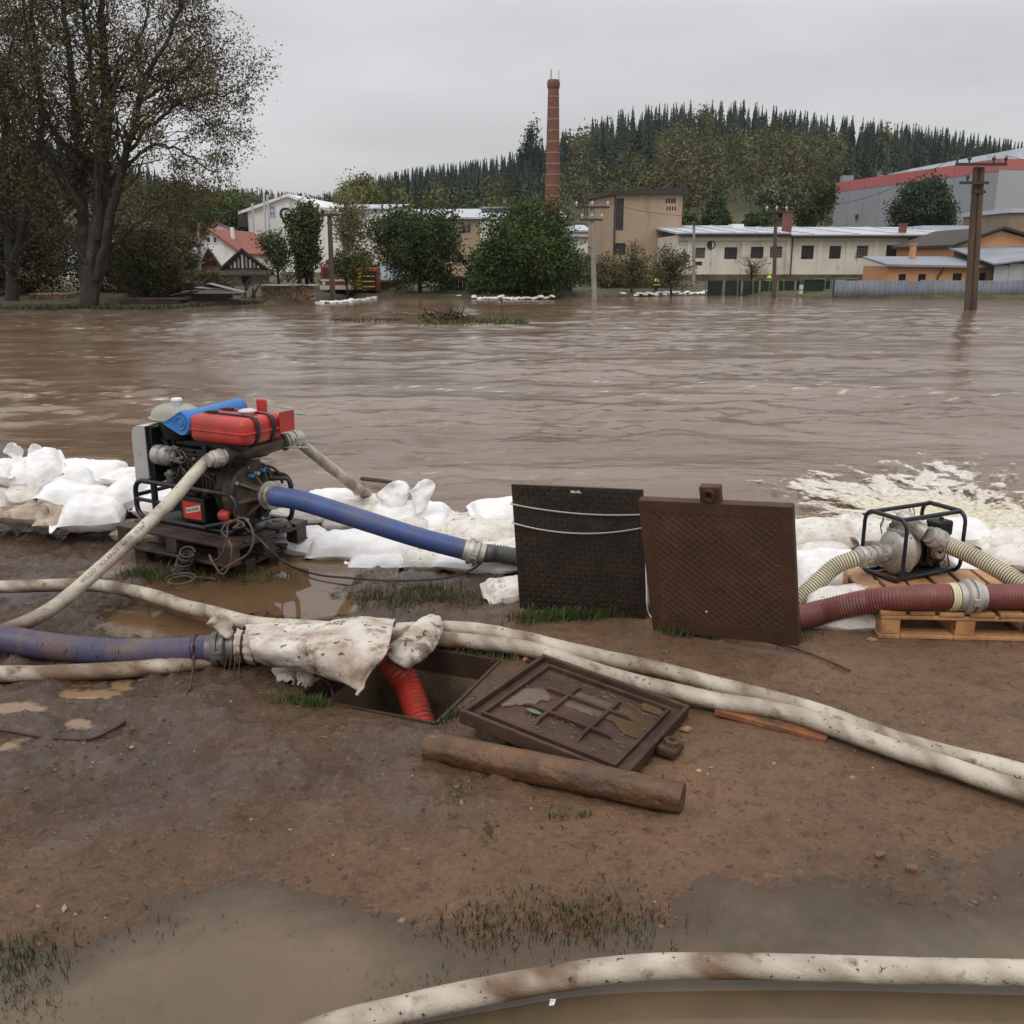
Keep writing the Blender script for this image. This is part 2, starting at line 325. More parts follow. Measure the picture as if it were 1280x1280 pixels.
FEET = [(*G(px, py)[:2], a) for px, py, a in ((60, 950, .4), (150, 985, .9), (240, 960, .2), (330, 1010, 1.2), (120, 870, -.2), (30, 850, .3), (210, 905, .1), (300, 930, .5), (70, 715, .1), (110, 700, .9), (870, 990, 1.3), (1150, 880, .3), (1080, 850, .7), (950, 835, .2))]
def bank_y(x): return 6.75 + .18 * np.sin(x * 1.7) + .12 * np.sin(x * 4.1 + 1) + .5 * np.exp(-((x + 3.7) / .8) ** 2) - .75 * sstep(.9, 2.2, x)
def level(x, y):
    left = 1 - sstep(-.2, .7, x)
    return -.055 * sstep(3.95, 4.7, y) * left - .035 * sstep(5.2, 6.0, y) * (1 - left)
def height(x, y, fine=True):
    P = xyz(x, y)
    z = level(x, y) + .012 * fbm(P, .9, 1, 3)
    ch = (1 - sstep(-.35, .5, x + .15 * pn(P, 1.1, 4))) * sstep(2.2, 3.0, y)
    sn = polysd(x, y, PUD_NEAR) + .09 * fbm(P, 2.2, 11, 4)
    z = z - .034 * sstep(-.16, .55, sn) - .012 * sstep(-.35, .05, sn)
    sl = polysd(x, y, PUD_LEFT) + .08 * fbm(P, 2.5, 12, 4)
    z = np.where(sl > -.25, z * (1 - sstep(-.25, 0, sl)) + (-.048 - .05 * sstep(-.04, .2, sl)) * sstep(-.25, 0, sl), z)
    for q in PUD_SMALL:
        z = z - .03 * sstep(-.05, .06, polysd(x, y, q) + .03 * pn(P, 6, 3))
    if fine:
        c = fbm(P, 5, 21, 4, .6); r = 1 - np.abs(pn(P, 9, 25)) * 2
        near = sstep(-.3, .1, -sn)
        z = z + (.004 + .009 * ch) * c + .006 * ch * r * near + .0025 * fbm(P, 28, 27, 3, .6)
        lump = np.clip(pn(P, 13, 31) - .2, 0, 1); z = z + lump * (.010 + .036 * ch) * near + np.clip(pn(P, 24, 35) - .22, 0, 1) * (.004 + .018 * ch) * near + (.0016 + .0035 * ch) * (1 - np.abs(pn(P, 34, 33)) * 2) * near
        for (fx, fy, fa) in FEET:
            ca, sa = math.cos(fa), math.sin(fa); u_ = (x - fx) * ca + (y - fy) * sa; v_ = -(x - fx) * sa + (y - fy) * ca; q_ = (u_ / .14) ** 2 + (v_ / .055) ** 2; z = z - .013 * np.exp(-q_ ** 2) + .008 * np.exp(-((np.sqrt(q_) - 1.3) / .28) ** 2)
    d = y - bank_y(x); z = z - .5 * sstep(-.1, .9, d) + .04 * np.exp(-(d / .3) ** 2)
    return z, ch, sn, sl
def gz(x, y): return float(height(np.array([x]), np.array([y]))[0][0])
_ys = .6 * np.exp(np.arange(0, math.log(8.2 / .6), .0062)); _xs = np.linspace(-4.6, 4.6, 660)
GX, GY = np.meshgrid(_xs, _ys)
sdp = polysd(GX, GY, PIT)
near = np.abs(sdp) < .012
for a in range(4):                                          # bring the rows of the mesh onto the edges of the shaft
    p, q = PIT[a], PIT[(a + 1) % 4]; e = (q - p) / np.linalg.norm(q - p); nn = np.array([-e[1], e[0]])
    t = (GX - p[0]) * e[0] + (GY - p[1]) * e[1]; dd = (GX - p[0]) * nn[0] + (GY - p[1]) * nn[1]
    k = near & (np.abs(dd) < .012) & (t > -.01) & (t < np.linalg.norm(q - p) + .01)
    GX = np.where(k, GX - dd * nn[0], GX); GY = np.where(k, GY - dd * nn[1], GY)
GZ, CH, SN, SL = height(GX, GY)
GZ = GZ * sstep(-.0, .12, np.abs(polysd(GX, GY, PIT))) + .0
wet = np.clip(.25 + .75 * CH * (1 - .3 * sstep(0, 3, GX + 3)) + .25 * np.exp(-np.clip(-SN, 0, 9) / .22) + .9 * np.exp(-np.clip(-SL, 0, 9) / .25) + .5 * sstep(4.9, 5.6, GY), 0, 1)
red = np.clip(np.exp(-(((GX - .25) / .9) ** 2 + ((GY - 2.75) / .55) ** 2)), 0, 1)
b = B(); V = np.stack([GX, GY, GZ], -1); n, m = GX.shape
i = np.arange(n - 1)[:, None]; j = np.arange(m - 1)[None]
q = np.stack([i * m + j, i * m + j + 1, (i + 1) * m + j + 1, (i + 1) * m + j], -1).reshape(-1, 4)
fc = V.reshape(-1, 3)[q].mean(1); q = q[polysd(fc[:, 0], fc[:, 1], PIT) < .001]
b.add(V, q, col=np.stack([wet, red, CH], -1).reshape(-1, 3))

def nodes(name):
    m = bpy.data.materials.new(name); m.use_nodes = True; return m, m.node_tree.nodes, m.node_tree.links
def gnoise(N, L, scale, det=6, st=(1, 1, 1), rough=.6, off=0):
    t = N.new('ShaderNodeTexCoord'); mp = N.new('ShaderNodeMapping'); mp.inputs['Scale'].default_value = st; mp.inputs['Location'].default_value = (off, off, off)
    L.new(t.outputs['Object'], mp.inputs[0]); n = N.new('ShaderNodeTexNoise'); n.inputs['Scale'].default_value = scale; n.inputs['Detail'].default_value = det
    n.inputs['Roughness'].default_value = rough; L.new(mp.outputs[0], n.inputs['Vector']); return n.outputs['Fac']
def mrange(N, L, x, a, b, c=0., d=1.):
    r = N.new('ShaderNodeMapRange'); L.new(x, r.inputs[0])
    for k, v in zip(('From Min', 'From Max', 'To Min', 'To Max'), (a, b, c, d)): r.inputs[k].default_value = v
    return r.outputs[0]
def mixc(N, L, f, a, b, mode='MIX'):
    x = N.new('ShaderNodeMix'); x.data_type = 'RGBA'; x.blend_type = mode
    if isinstance(f, (int, float)): x.inputs['Factor'].default_value = f
    else: L.new(f, x.inputs['Factor'])
    for s, v in (('A', a), ('B', b)):
        ii = [k for k in x.inputs if k.name == s and k.type == 'RGBA'][0]
        if isinstance(v, tuple): ii.default_value = (*v, 1)
        else: L.new(v, ii)
    return [k for k in x.outputs if k.type == 'RGBA'][0]
def mth(N, L, op, a, b):
    x = N.new('ShaderNodeMath'); x.operation = op
    for k, v in enumerate((a, b)):
        if isinstance(v, (int, float)): x.inputs[k].default_value = v
        else: L.new(v, x.inputs[k])
    return x.outputs[0]

m, N, L = nodes('mud'); p = N['Principled BSDF']
at = N.new('ShaderNodeAttribute'); at.attribute_name = 'Col'; se = N.new('ShaderNodeSeparateColor'); L.new(at.outputs['Color'], se.inputs[0])
n1 = gnoise(N, L, 1.3, 6); n2 = gnoise(N, L, 14, 8, rough=.7); n3 = gnoise(N, L, 70, 6, rough=.7); n4 = gnoise(N, L, 6, 7, off=5, rough=.65)
wf = mth(N, L, 'ADD', se.outputs[0], mrange(N, L, n1, .3, .7, -.28, .28))
wf = mrange(N, L, mth(N, L, 'ADD', wf, mrange(N, L, n4, .35, .65, -.12, .12)), .1, .95)
c = mixc(N, L, wf, srgb(128, 99, 73), srgb(78, 58, 42))
c = mixc(N, L, mth(N, L, 'MULTIPLY', se.outputs[1], mrange(N, L, n4, .42, .68, 0, .6)), c, srgb(146, 108, 82))
c = mixc(N, L, mrange(N, L, n2, .5, .68, 0, .6), c, srgb(62, 47, 36))
c = mixc(N, L, mrange(N, L, n3, .53, .7, 0, .65), c, srgb(48, 37, 29))
c = mixc(N, L, mrange(N, L, gnoise(N, L, 38, 5, off=11, rough=.7), .56, .72, 0, .5), c, srgb(150, 122, 96))
c = mixc(N, L, mrange(N, L, gnoise(N, L, 120, 3, off=2), .66, .74, 0, .5), c, srgb(170, 146, 122))
L.new(c, p.inputs['Base Color'])
L.new(mrange(N, L, mth(N, L, 'ADD', wf, mrange(N, L, n4, .3, .7, -.35, .35)), 0, 1, .66, .22), p.inputs['Roughness']); p.inputs['Specular IOR Level'].default_value = .4
bn = N.new('ShaderNodeBump'); bn.inputs['Strength'].default_value = .9; bn.inputs['Distance'].default_value = .022
L.new(mth(N, L, 'ADD', mth(N, L, 'MULTIPLY', n3, .75), n2), bn.inputs['Height']); L.new(bn.outputs[0], p.inputs['Normal'])
wet_ = mrange(N, L, mth(N, L, 'ADD', wf, mrange(N, L, gnoise(N, L, 3.5, 6, off=6), .3, .7, -.5, .5)), .62, 1.1)
L.new(mth(N, L, 'MULTIPLY', wet_, .65), p.inputs['Coat Weight']); p.inputs['Coat Roughness'].default_value = .16; p.inputs['Coat IOR'].default_value = 1.36
b2_ = N.new('ShaderNodeBump'); b2_.inputs['Strength'].default_value = .5; b2_.inputs['Distance'].default_value = .02; L.new(n2, b2_.inputs['Height']); L.new(b2_.outputs[0], p.inputs['Coat Normal'])
tag(put('muddy_ground', b, m, org=(0, 0, 0), angle=0), kind='structure')

def puddle(name, lv, x0, x1, y0, y1, st, dcol, test, deep):
    X, Y = np.meshgrid(np.arange(x0, x1, st), np.arange(y0, y1, st)); z = height(X, Y)[0]; dep = lv - z
    n, m = X.shape; i = np.arange(n - 1)[:, None]; j = np.arange(m - 1)[None]
    q = np.stack([i * m + j, i * m + j + 1, (i + 1) * m + j + 1, (i + 1) * m + j], -1).reshape(-1, 4)
    ok = (dep > -.008) & test(X, Y); q = q[ok.ravel()[q].all(1)]
    if not len(q): return
    b = B(); a = np.clip(dep / deep, 0, 1); b.add(np.stack([X, Y, np.full_like(X, lv)], -1), q, col=np.repeat(a.reshape(-1, 1), 3, 1))
    m, N, L = nodes(name); p = N['Principled BSDF']; at = N.new('ShaderNodeAttribute'); at.attribute_name = 'Col'
    c_ = mixc(N, L, mrange(N, L, gnoise(N, L, 2.2, 5), .35, .65), dcol, tuple(v * .86 for v in dcol))
    if name == 'near_puddle': c_ = mixc(N, L, mrange(N, L, gnoise(N, L, 3.1, 7, rough=.7, off=3), .52, .66, 0, .75), c_, srgb(84, 78, 58)); c_ = mixc(N, L, mrange(N, L, gnoise(N, L, 1.6, 4, off=8), .52, .64, 0, .6), c_, srgb(112, 93, 73))
    L.new(c_, p.inputs['Base Color'])
    p.inputs['Roughness'].default_value = .03; p.inputs['IOR'].default_value = 1.38
    bn = N.new('ShaderNodeBump'); bn.inputs['Strength'].default_value = .12; bn.inputs['Distance'].default_value = .004
    L.new(gnoise(N, L, 7, 3), bn.inputs['Height']); L.new(bn.outputs[0], p.inputs['Normal'])
    # murky water: what lies below shows only where it is shallow
    gl = N.new('ShaderNodeBsdfGlossy'); gl.inputs['Roughness'].default_value = .04; L.new(bn.outputs[0], gl.inputs['Normal'])
    tr = N.new('ShaderNodeBsdfTransparent'); tr.inputs['Color'].default_value = (.93, .88, .83, 1)
    fr = N.new('ShaderNodeFresnel'); fr.inputs['IOR'].default_value = 1.33; L.new(bn.outputs[0], fr.inputs['Normal'])
    m1 = N.new('ShaderNodeMixShader'); L.new(fr.outputs[0], m1.inputs[0]); L.new(tr.outputs[0], m1.inputs[1]); L.new(gl.outputs[0], m1.inputs[2])
    m2 = N.new('ShaderNodeMixShader'); L.new(mrange(N, L, at.outputs['Fac'], 0, .6, .18, .97), m2.inputs[0]); L.new(m1.outputs[0], m2.inputs[1]); L.new(p.outputs[0], m2.inputs[2])
    L.new(m2.outputs[0], N['Material Output'].inputs['Surface'])
    tag(put(name, b, m, org=(0, 0, 0), angle=0), kind='structure')
puddle('near_puddle', -.016, -2.2, 2.4, .7, 2.75, .015, srgb(102, 86, 68), lambda X, Y: polysd(X, Y, PUD_NEAR) > -.45, .034)
puddle('brown_puddle', -.052, -3.2, 0, 4.0, 5.75, .014, srgb(104, 80, 58), lambda X, Y: polysd(X, Y, PUD_LEFT) > -.3, .03)
for k, qq in enumerate(PUD_SMALL):
    qa = np.array(qq); lv = height(qa[:, 0], qa[:, 1], False)[0].mean() + .004
    puddle('small_puddle', lv, qa[:, 0].min() - .1, qa[:, 0].max() + .1, qa[:, 1].min() - .1, qa[:, 1].max() + .1, .01, srgb(136, 110, 84), lambda X, Y: polysd(X, Y, qq) > -.07, .02)

# the river: a fan of rows that gets coarser with distance
s_ = np.linspace(-1.5, 1.5, 470); y_ = 6.4 * np.exp(np.linspace(0, math.log(64 / 6.4), 340))
SS, YY = np.meshgrid(s_, y_); XX = SS * (YY + 3)
P = xyz(XX, YY)
PW = P + .35 * np.stack([pn(P, .8, 34), pn(P, .9, 35), 0 * XX], -1); patch = sstep(-.35, .35, pn(P * np.array([.35, .8, 1]), .45, 36))
wv = .040 * fbm(PW * np.array([.6, 1.2, 1]), .5, 41, 3) + (.010 + .034 * patch) * fbm(PW * np.array([.7, 1.3, 1]), 1.5, 45, 3, .6) + (.006 + .022 * patch) * (.5 - np.abs(fbm(PW * np.array([.6, 1.4, 1]), 2.1, 48, 2)))
calm = sstep(38, 50, YY + 3 * pn(P, .15, 9)); wv = wv * (1 - .85 * calm)
rip = .03 * np.exp(-((YY - 31 - 1.2 * np.sin(XX * .22)) / 2.2) ** 2) * (fbm(P * np.array([.6, 1.5, 1]), 2.2, 52, 2) + .3) * sstep(-4, 6, XX)
hf = XX * 0 + 0
fl = sstep(.56, .74, fbm(P * np.array([.6, 1.3, 1]), 4.2, 61, 4, .65)) * (1 - calm) * sstep(.1, .4, pn(P * np.array([.3, 1, 1]), .3, 66)) * (.35 + .65 * sstep(8, 14, YY))
b = B().grid(np.stack([XX, YY, RIV + wv + rip], -1), col=np.stack([fl, calm, hf], -1).reshape(-1, 3))
m, N, L = nodes('river_water'); p = N['Principled BSDF']
at = N.new('ShaderNodeAttribute'); at.attribute_name = 'Col'; se = N.new('ShaderNodeSeparateColor'); L.new(at.outputs['Color'], se.inputs[0])
c = mixc(N, L, mrange(N, L, gnoise(N, L, .35, 6, (.35, 1.6, 1)), .38, .64), srgb(104, 82, 63), srgb(126, 106, 88))
c = mixc(N, L, mrange(N, L, gnoise(N, L, 1.1, 6, (.3, 1.6, 1), off=4), .58, .7, 0, .7), c, srgb(122, 94, 72))
c = mixc(N, L, mth(N, L, 'MULTIPLY', se.outputs[0], mrange(N, L, gnoise(N, L, 9, 5, (.5, 1.6, 1)), .42, .62)), c, srgb(222, 212, 202))
L.new(c, p.inputs['Base Color']); p.inputs['IOR'].default_value = 1.33; p.inputs['Roughness'].default_value = .12
bn = N.new('ShaderNodeBump'); bn.inputs['Strength'].default_value = .32; bn.inputs['Distance'].default_value = .05
L.new(mth(N, L, 'ADD', gnoise(N, L, 1.9, 5, (.7, 1.4, 1)), mth(N, L, 'MULTIPLY', gnoise(N, L, 8, 4, (.7, 1.4, 1)), .4)), bn.inputs['Height']); L.new(bn.outputs[0], p.inputs['Normal'])
tag(put('river_water', b, m, org=(0, 0, 0), angle=0), kind='structure')

FOAM = [G(*p, -.12) for p in [(975, 602), (1010, 592), (1060, 596), (1110, 586), (1160, 578), (1225, 578), (1240, 600), (1256, 628), (1330, 640), (1440, 640), (1460, 690), (1330, 690), (1200, 684), (1110, 662), (1060, 645), (1010, 622)]]
X, Y = np.meshgrid(np.arange(2.0, 6.4, .013), np.arange(6.1, 9.5, .013)); P = xyz(X, Y)
src = G(1215, 655, -.12); dx, dy = X - src[0], Y - src[1]; rr = np.hypot(dx, dy); an = np.arctan2(dy, dx)
Q = xyz(rr * 1.3, an * 4.2) + .25 * pn(P, 2.2, 70)[..., None]
sdv = polysd(X, Y, FOAM); st = fbm(Q, 1.7, 71, 5, .6); mk = sdv * 1.0 + .46 * st - .02 + .3 * np.exp(-(rr / 1.1) ** 2)
Q2 = xyz(rr * 2.0, an * 8.5) + .35 * pn(P, 2.6, 72)[..., None]; fine = fbm(Q2, 1.5, 73, 5, .65); churn = .5 - np.abs(fbm(P, 4.2, 74, 4, .6))
z = RIV + .028 + .030 * fbm(P, 2.6, 75, 3) * sstep(-.1, .3, mk) + .016 * churn + .010 * fine + .05 * np.exp(-(rr / .7) ** 2)
yl = np.exp(-(((X - src[0] + .15) / .8) ** 2 + ((Y - src[1] - .3) / .6) ** 2))[..., None]
th = sstep(-.1, .5, mk + .45 * fine + .25 * churn)[..., None]
fcol = (1 - th) * np.array(srgb(176, 152, 130)) + th * ((1 - yl) * np.array(srgb(214, 207, 198)) + yl * np.array(srgb(216, 207, 176)))
n, mm = X.shape; i = np.arange(n - 1)[:, None]; j = np.arange(mm - 1)[None]
q = np.stack([i * mm + j, i * mm + j + 1, (i + 1) * mm + j + 1, (i + 1) * mm + j], -1).reshape(-1, 4); q = q[(mk > -.3).ravel()[q].all(1)]
b = B(); b.add(np.stack([X, Y, z], -1), q, col=fcol.reshape(-1, 3))
m = mat('foam', (1, 1, 1), rough=.5, vcol=True, bump=.5, bsc=40); N, L = m.node_tree.nodes, m.node_tree.links
al = N.new('ShaderNodeAttribute'); al.attribute_name = 'cover'
L.new(mrange(N, L, mth(N, L, 'ADD', al.outputs['Fac'], mrange(N, L, gnoise(N, L, 26, 5), .3, .7, -.4, .4)), -.05, 1.15), N['Principled BSDF'].inputs['Alpha'])
o = tag(put('foam', b, m, org=(0, 0, 0), angle=0), kind='stuff'); a_ = o.data.attributes.new('cover', 'FLOAT', 'POINT')
a_.data.foreach_set('value', np.clip(sstep(.0, .42, mk * .9 + .55 * fine + .22 * churn), 0, 1).astype(np.float32).ravel())

# far bank, flood plain and wooded hills
BK = np.array([G(*p, RIV) for p in [(-500, 396), (0, 393), (120, 391), (230, 391), (300, 386), (385, 381), (440, 374), (520, 374.5), (720, 373.5), (800, 371), (880, 368), (1040, 373.5), (1280, 374.5), (1800, 376)]])
s_ = np.linspace(-1.2, 1.2, 300)
by = np.interp(s_, BK[:, 0] / BK[:, 1], BK[:, 1])
rows = []
for d, zz in ((0, -.5), (.0, -.22), (.35, -.06), (.9, .06), (3, .16), (8, .3), (20, .4), (80, .5)):
    yy = by + d; rows.append(np.stack([s_ * yy, yy, zz + 0 * yy + (.05 * pn(xyz(s_ * yy, yy), .7, 5) if 0 < d < 30 else 0)], -1))
b = B().grid(np.array(rows))
M['turf'] = mat('flood_turf', srgb(76, 76, 44), srgb(66, 54, 38), .8, rough=.9, dirt=[(srgb(96, 90, 54), 3, .5, .7), (srgb(58, 48, 36), 1.2, .52, .66)], bump=1, bsc=6)
tag(put('far_bank', b, M['turf'], org=(0, 0, 0), angle=0), kind='structure')
SKY = np.array([(-700, 150), (-300, 140), (0, 170), (150, 190), (240, 236), (330, 240), (400, 248), (460, 226), (520, 212), (580, 205), (630, 196), (660, 184), (700, 168), (740, 150), (790, 136), (860, 128), (930, 128), (990, 140), (1080, 150), (1150, 158), (1220, 170), (1280, 182), (1500, 200), (2100, 240)], float)
def ridge(s):
    px = 640 + s * F
    py = np.interp(px, SKY[:, 0], SKY[:, 1]); yr = np.interp(px, [0, 380, 560, 660, 720, 2000], [620, 640, 600, 470, 430, 400])
    z = CZ + yr * np.tan(np.arctan((640 - py) / F) - TH) - np.interp(px, [400, 650, 750], [11, 14, 12]); return yr, z
def hillz(x, y):
    s = x / y / 1.03; yr, zr = ridge(s); t = (y - 120) / (yr - 120)
    z = .42 + zr * np.clip(t, 0, 1) ** .9 - np.clip(t - 1, 0, 2) * zr * .8
    z = z + 3 * np.exp(-((x + 66) / 26) ** 2 - ((y - 165) / 34) ** 2)
    return z + 1.0 * pn(xyz(x, y), .02, 8) * np.clip(t * 6, 0, 1)
s_ = np.linspace(-1.2, 1.2, 240); y_ = np.r_[np.linspace(96, 720, 120), 750]
SS, YY = np.meshgrid(s_, y_); XX = SS * YY
b = B().grid(np.stack([XX, YY, np.where(YY > 730, -2.1, np.maximum(hillz(XX, YY), -2))], -1))
M['hillsoil'] = mat('hill_grass', srgb(84, 84, 48), srgb(58, 60, 36), .03, rough=.95, dirt=[(srgb(110, 98, 60), .06, .5, .65)])
tag(put('hillside', b, M['hillsoil'], org=(0, 0, 0), angle=0), kind='structure')

def conifer_tpl(rs, L=11, k=5):
    b = B(); V = []; T = []
    for l in range(L):
        h = .06 + .92 * l / L; r = (.17 * (1 - h) ** 1.15 + .006) * (.8 + .4 * rs.rand()); a0 = rs.rand() * 6
        for a in range(k):
            t = a0 + 2 * np.pi * a / k + rs.randn() * .2; w = 1.0 * np.pi / k; rr = r * (.7 + .5 * rs.rand()); n = len(V)
            V += [[0, 0, min(1, h + .10)], [rr * .75 * math.cos(t - w), rr * .75 * math.sin(t - w), h + .015 + .015 * rs.randn()], [rr * 1.25 * math.cos(t), rr * 1.25 * math.sin(t), h - .03 + .02 * rs.randn()], [rr * .75 * math.cos(t + w), rr * .75 * math.sin(t + w), h + .015 + .015 * rs.randn()]]
            T += [[n, n + 1, n + 2], [n, n + 2, n + 3]]
    n = len(V); V += [[0, 0, 1.02]] + [[.012 * math.cos(a), .012 * math.sin(a), 0] for a in (0, 2.1, 4.2)]; T += [[n, n + 1, n + 2], [n, n + 2, n + 3], [n, n + 3, n + 1]]
    return np.array(V), np.array(T)
def leafy_tpl(rs, nl=170, rx=.155, rz=.42, cz=.56, sz=.024):
    C = rs.normal(size=(nl, 3)); C /= np.linalg.norm(C, axis=1)[:, None]; C *= (rs.rand(nl, 1) ** .45) * (1 + .25 * rs.randn(nl, 1)).clip(.5, 1.4); C = C * [rx, rx, rz] + [0, 0, cz]
    u = rs.normal(size=(nl, 3)); u /= np.linalg.norm(u, axis=1)[:, None]; w = np.cross(u, rs.normal(size=(nl, 3))); w /= np.linalg.norm(w, axis=1)[:, None]
    s = sz * (.6 + .9 * rs.rand(nl, 1)); V = np.stack([C - u * s, C + w * s, C + u * s, C - w * s], 1).reshape(-1, 3)
    q = np.arange(4 * nl).reshape(-1, 4); T = np.vstack([q[:, :3], q[:, [0, 2, 3]]]); n = len(V)
    V = np.vstack([V, [[0, 0, .9]], [[.013 * math.cos(a), .013 * math.sin(a), 0] for a in (0, 2.1, 4.2)]]); T = np.vstack([T, [[n, n + 1, n + 2], [n, n + 2, n + 3], [n, n + 3, n + 1]]])
    return V, T
rs = np.random.RandomState(11)
CT = [conifer_tpl(rs) for _ in range(5)]; LT = [leafy_tpl(rs) for _ in range(6)]; BT = [leafy_tpl(rs, 210, .15, .42, .56, .018) for _ in range(5)]
def forest(name, pos, hts, cols, tpls, m, trunkcol):
    b = B(); which = rs.randint(len(tpls), size=len(pos))
    for k, (V, T) in enumerate(tpls):
        ii = np.where(which == k)[0]
        if not len(ii): continue
        a = rs.rand(len(ii)) * 6.28; ca, sa = np.cos(a), np.sin(a); h = hts[ii]; wf = h * (.85 + .4 * rs.rand(len(ii)))
        X = (V[None, :, 0] * ca[:, None] - V[None, :, 1] * sa[:, None]) * wf[:, None] + pos[ii, 0:1]
        Y = (V[None, :, 0] * sa[:, None] + V[None, :, 1] * ca[:, None]) * wf[:, None] + pos[ii, 1:2]
        Z = V[None, :, 2] * h[:, None] + pos[ii, 2:3]
        c = cols[ii][:, None, :] * (.88 + .24 * rs.rand(len(ii), len(V), 1)); c[:, -4:] = trunkcol
        nV = len(V); TT = (T[None] + np.arange(len(ii))[:, None, None] * nV).reshape(-1, 3)
        b.add(np.stack([X, Y, Z], -1).reshape(-1, 3), t=TT, col=c.reshape(-1, 3))
    o = put(name, b, m, org=(0, 0, 0), smooth=False); return tag(o, kind='stuff')
cand = []
yy = 134.0
while yy < 690:
    st = 5.6 if yy < 330 else 6.8
    xs = np.arange(-.78 * yy, .86 * yy, st); cand.append(np.stack([xs + rs.randn(len(xs)) * 2.4, yy + rs.randn(len(xs)) * 2.4], 1)); yy += st * 1.15
nmain = sum(len(c) for c in cand)
for yy in np.arange(150, 340, 4.0): xs = np.arange(.13 * yy, .36 * yy, 3.8); cand.append(np.stack([xs + rs.randn(len(xs)) * 1.5, yy + rs.randn(len(xs)) * 1.5], 1))
cand = np.vstack(cand); X, Y = cand.T; Z = hillz(X, Y); s = X / Y / 1.03; yr, zr = ridge(s)
px = 640 + F * X / (Y * math.cos(TH) - (Z - CZ) * math.sin(TH)); py = 640 - F * (Y * math.sin(TH) + (Z - CZ) * math.cos(TH)) / (Y * math.cos(TH) - (Z - CZ) * math.sin(TH))
ok = (Y < yr + 14) & ~((px > 905) & (px < 1040) & (Y < 172 + 14 * pn(xyz(X, Y), .04, 2))) & (Y > 142)
nz1 = pn(np.stack([px, py, 0 * px], 1), .012, 3) + .5 * pn(np.stack([px, py, 0 * px], 1), .05, 4)
birch = ((px > 825 + 30 * nz1) & (px < 1040 + 40 * nz1) & (py > 214 + 14 * nz1) | (px > 690) & (px <= 830) & (py > 256)) & (py < 300) & (nz1 > -.55)
leafy = ~birch & ((py > np.where(px < 700, 276, 250) + 40 * nz1) & (px > 480) & (px < 1060) | (px < 420) & (Y < 260) & (nz1 > -.2) | (nz1 > .62))
extra = np.arange(len(X)) >= nmain; con = ok & ~birch & ~leafy & ~extra; bi = ok & birch; le = ok & leafy & ~extra
def cl(n, a, bb, j=.34):
    t = rs.rand(n, 1); return (np.array(a) * t + np.array(bb) * (1 - t)) * (1 + j * rs.randn(n, 1)).clip(.5, 1.6)
PP = np.stack([X, Y, Z - .3], 1)
HT = np.clip(Y / 330, .62, 1) * np.where(con, 8 + 9.5 * rs.rand(len(X)) ** 1.4, np.where(bi, 12 + 5 * rs.rand(len(X)), 10 + 6 * rs.rand(len(X))))
zmax = CZ + Y * np.tan(np.arctan((640 - np.interp(px, SKY[:, 0], SKY[:, 1]) + 6 - 22 * rs.rand(len(X)) ** 3) / F) - TH)      # crowns stay under the skyline of the hill
fit = (zmax - Z) / HT; HT = HT * np.clip(fit, .1, 1); con &= fit > .55; bi &= fit > .55; le &= fit > .55
forest('conifer_forest', PP[con], HT[con], cl(con.sum(), (.020, .036, .026), (.046, .062, .036)), CT, M['leaf'], (.05, .04, .03))
forest('birch_forest', PP[bi], HT[bi], cl(bi.sum(), (.145, .135, .055), (.095, .105, .045)), BT, M['leaf'], (.3, .28, .24))
forest('mixed_forest', PP[le], HT[le], cl(le.sum(), (.065, .09, .036), (.15, .135, .052)), LT, M['leaf'], (.12, .1, .08))

# ------------------------------------------------------------------ far buildings
def wall_with_holes(b, x0, x1, z0, z1, y, holes, th=.3):
    """a wall facing -y from x0 to x1 with rectangular openings (hx0, hz0, hx1, hz1)"""
    xs = sorted({x0, x1, *[h[0] for h in holes], *[h[2] for h in holes]}); zs = sorted({z0, z1, *[h[1] for h in holes], *[h[3] for h in holes]})
    for i in range(len(xs) - 1):
        for j in range(len(zs) - 1):
            cx, cz = (xs[i] + xs[i + 1]) / 2, (zs[j] + zs[j + 1]) / 2
            if not any(h[0] < cx < h[2] and h[1] < cz < h[3] for h in holes):
                b.add([[xs[i], y, zs[j]], [xs[i + 1], y, zs[j]], [xs[i + 1], y, zs[j + 1]], [xs[i], y, zs[j + 1]]], [[0, 1, 2, 3]])
    for h in holes:
        A, Bq, C, D = (h[0], h[1]), (h[2], h[1]), (h[2], h[3]), (h[0], h[3])
        for p, q in ((A, Bq), (Bq, C), (C, D), (D, A)):
            b.add([[p[0], y, p[1]], [q[0], y, q[1]], [q[0], y + th, q[1]], [p[0], y + th, p[1]]], [[0, 1, 2, 3]])
def rect(px0, py0, px1, py1, y):
    a, c = PY(px0, py1, y), PY(px1, py0, y); return (a[0], a[2], c[0], c[2])
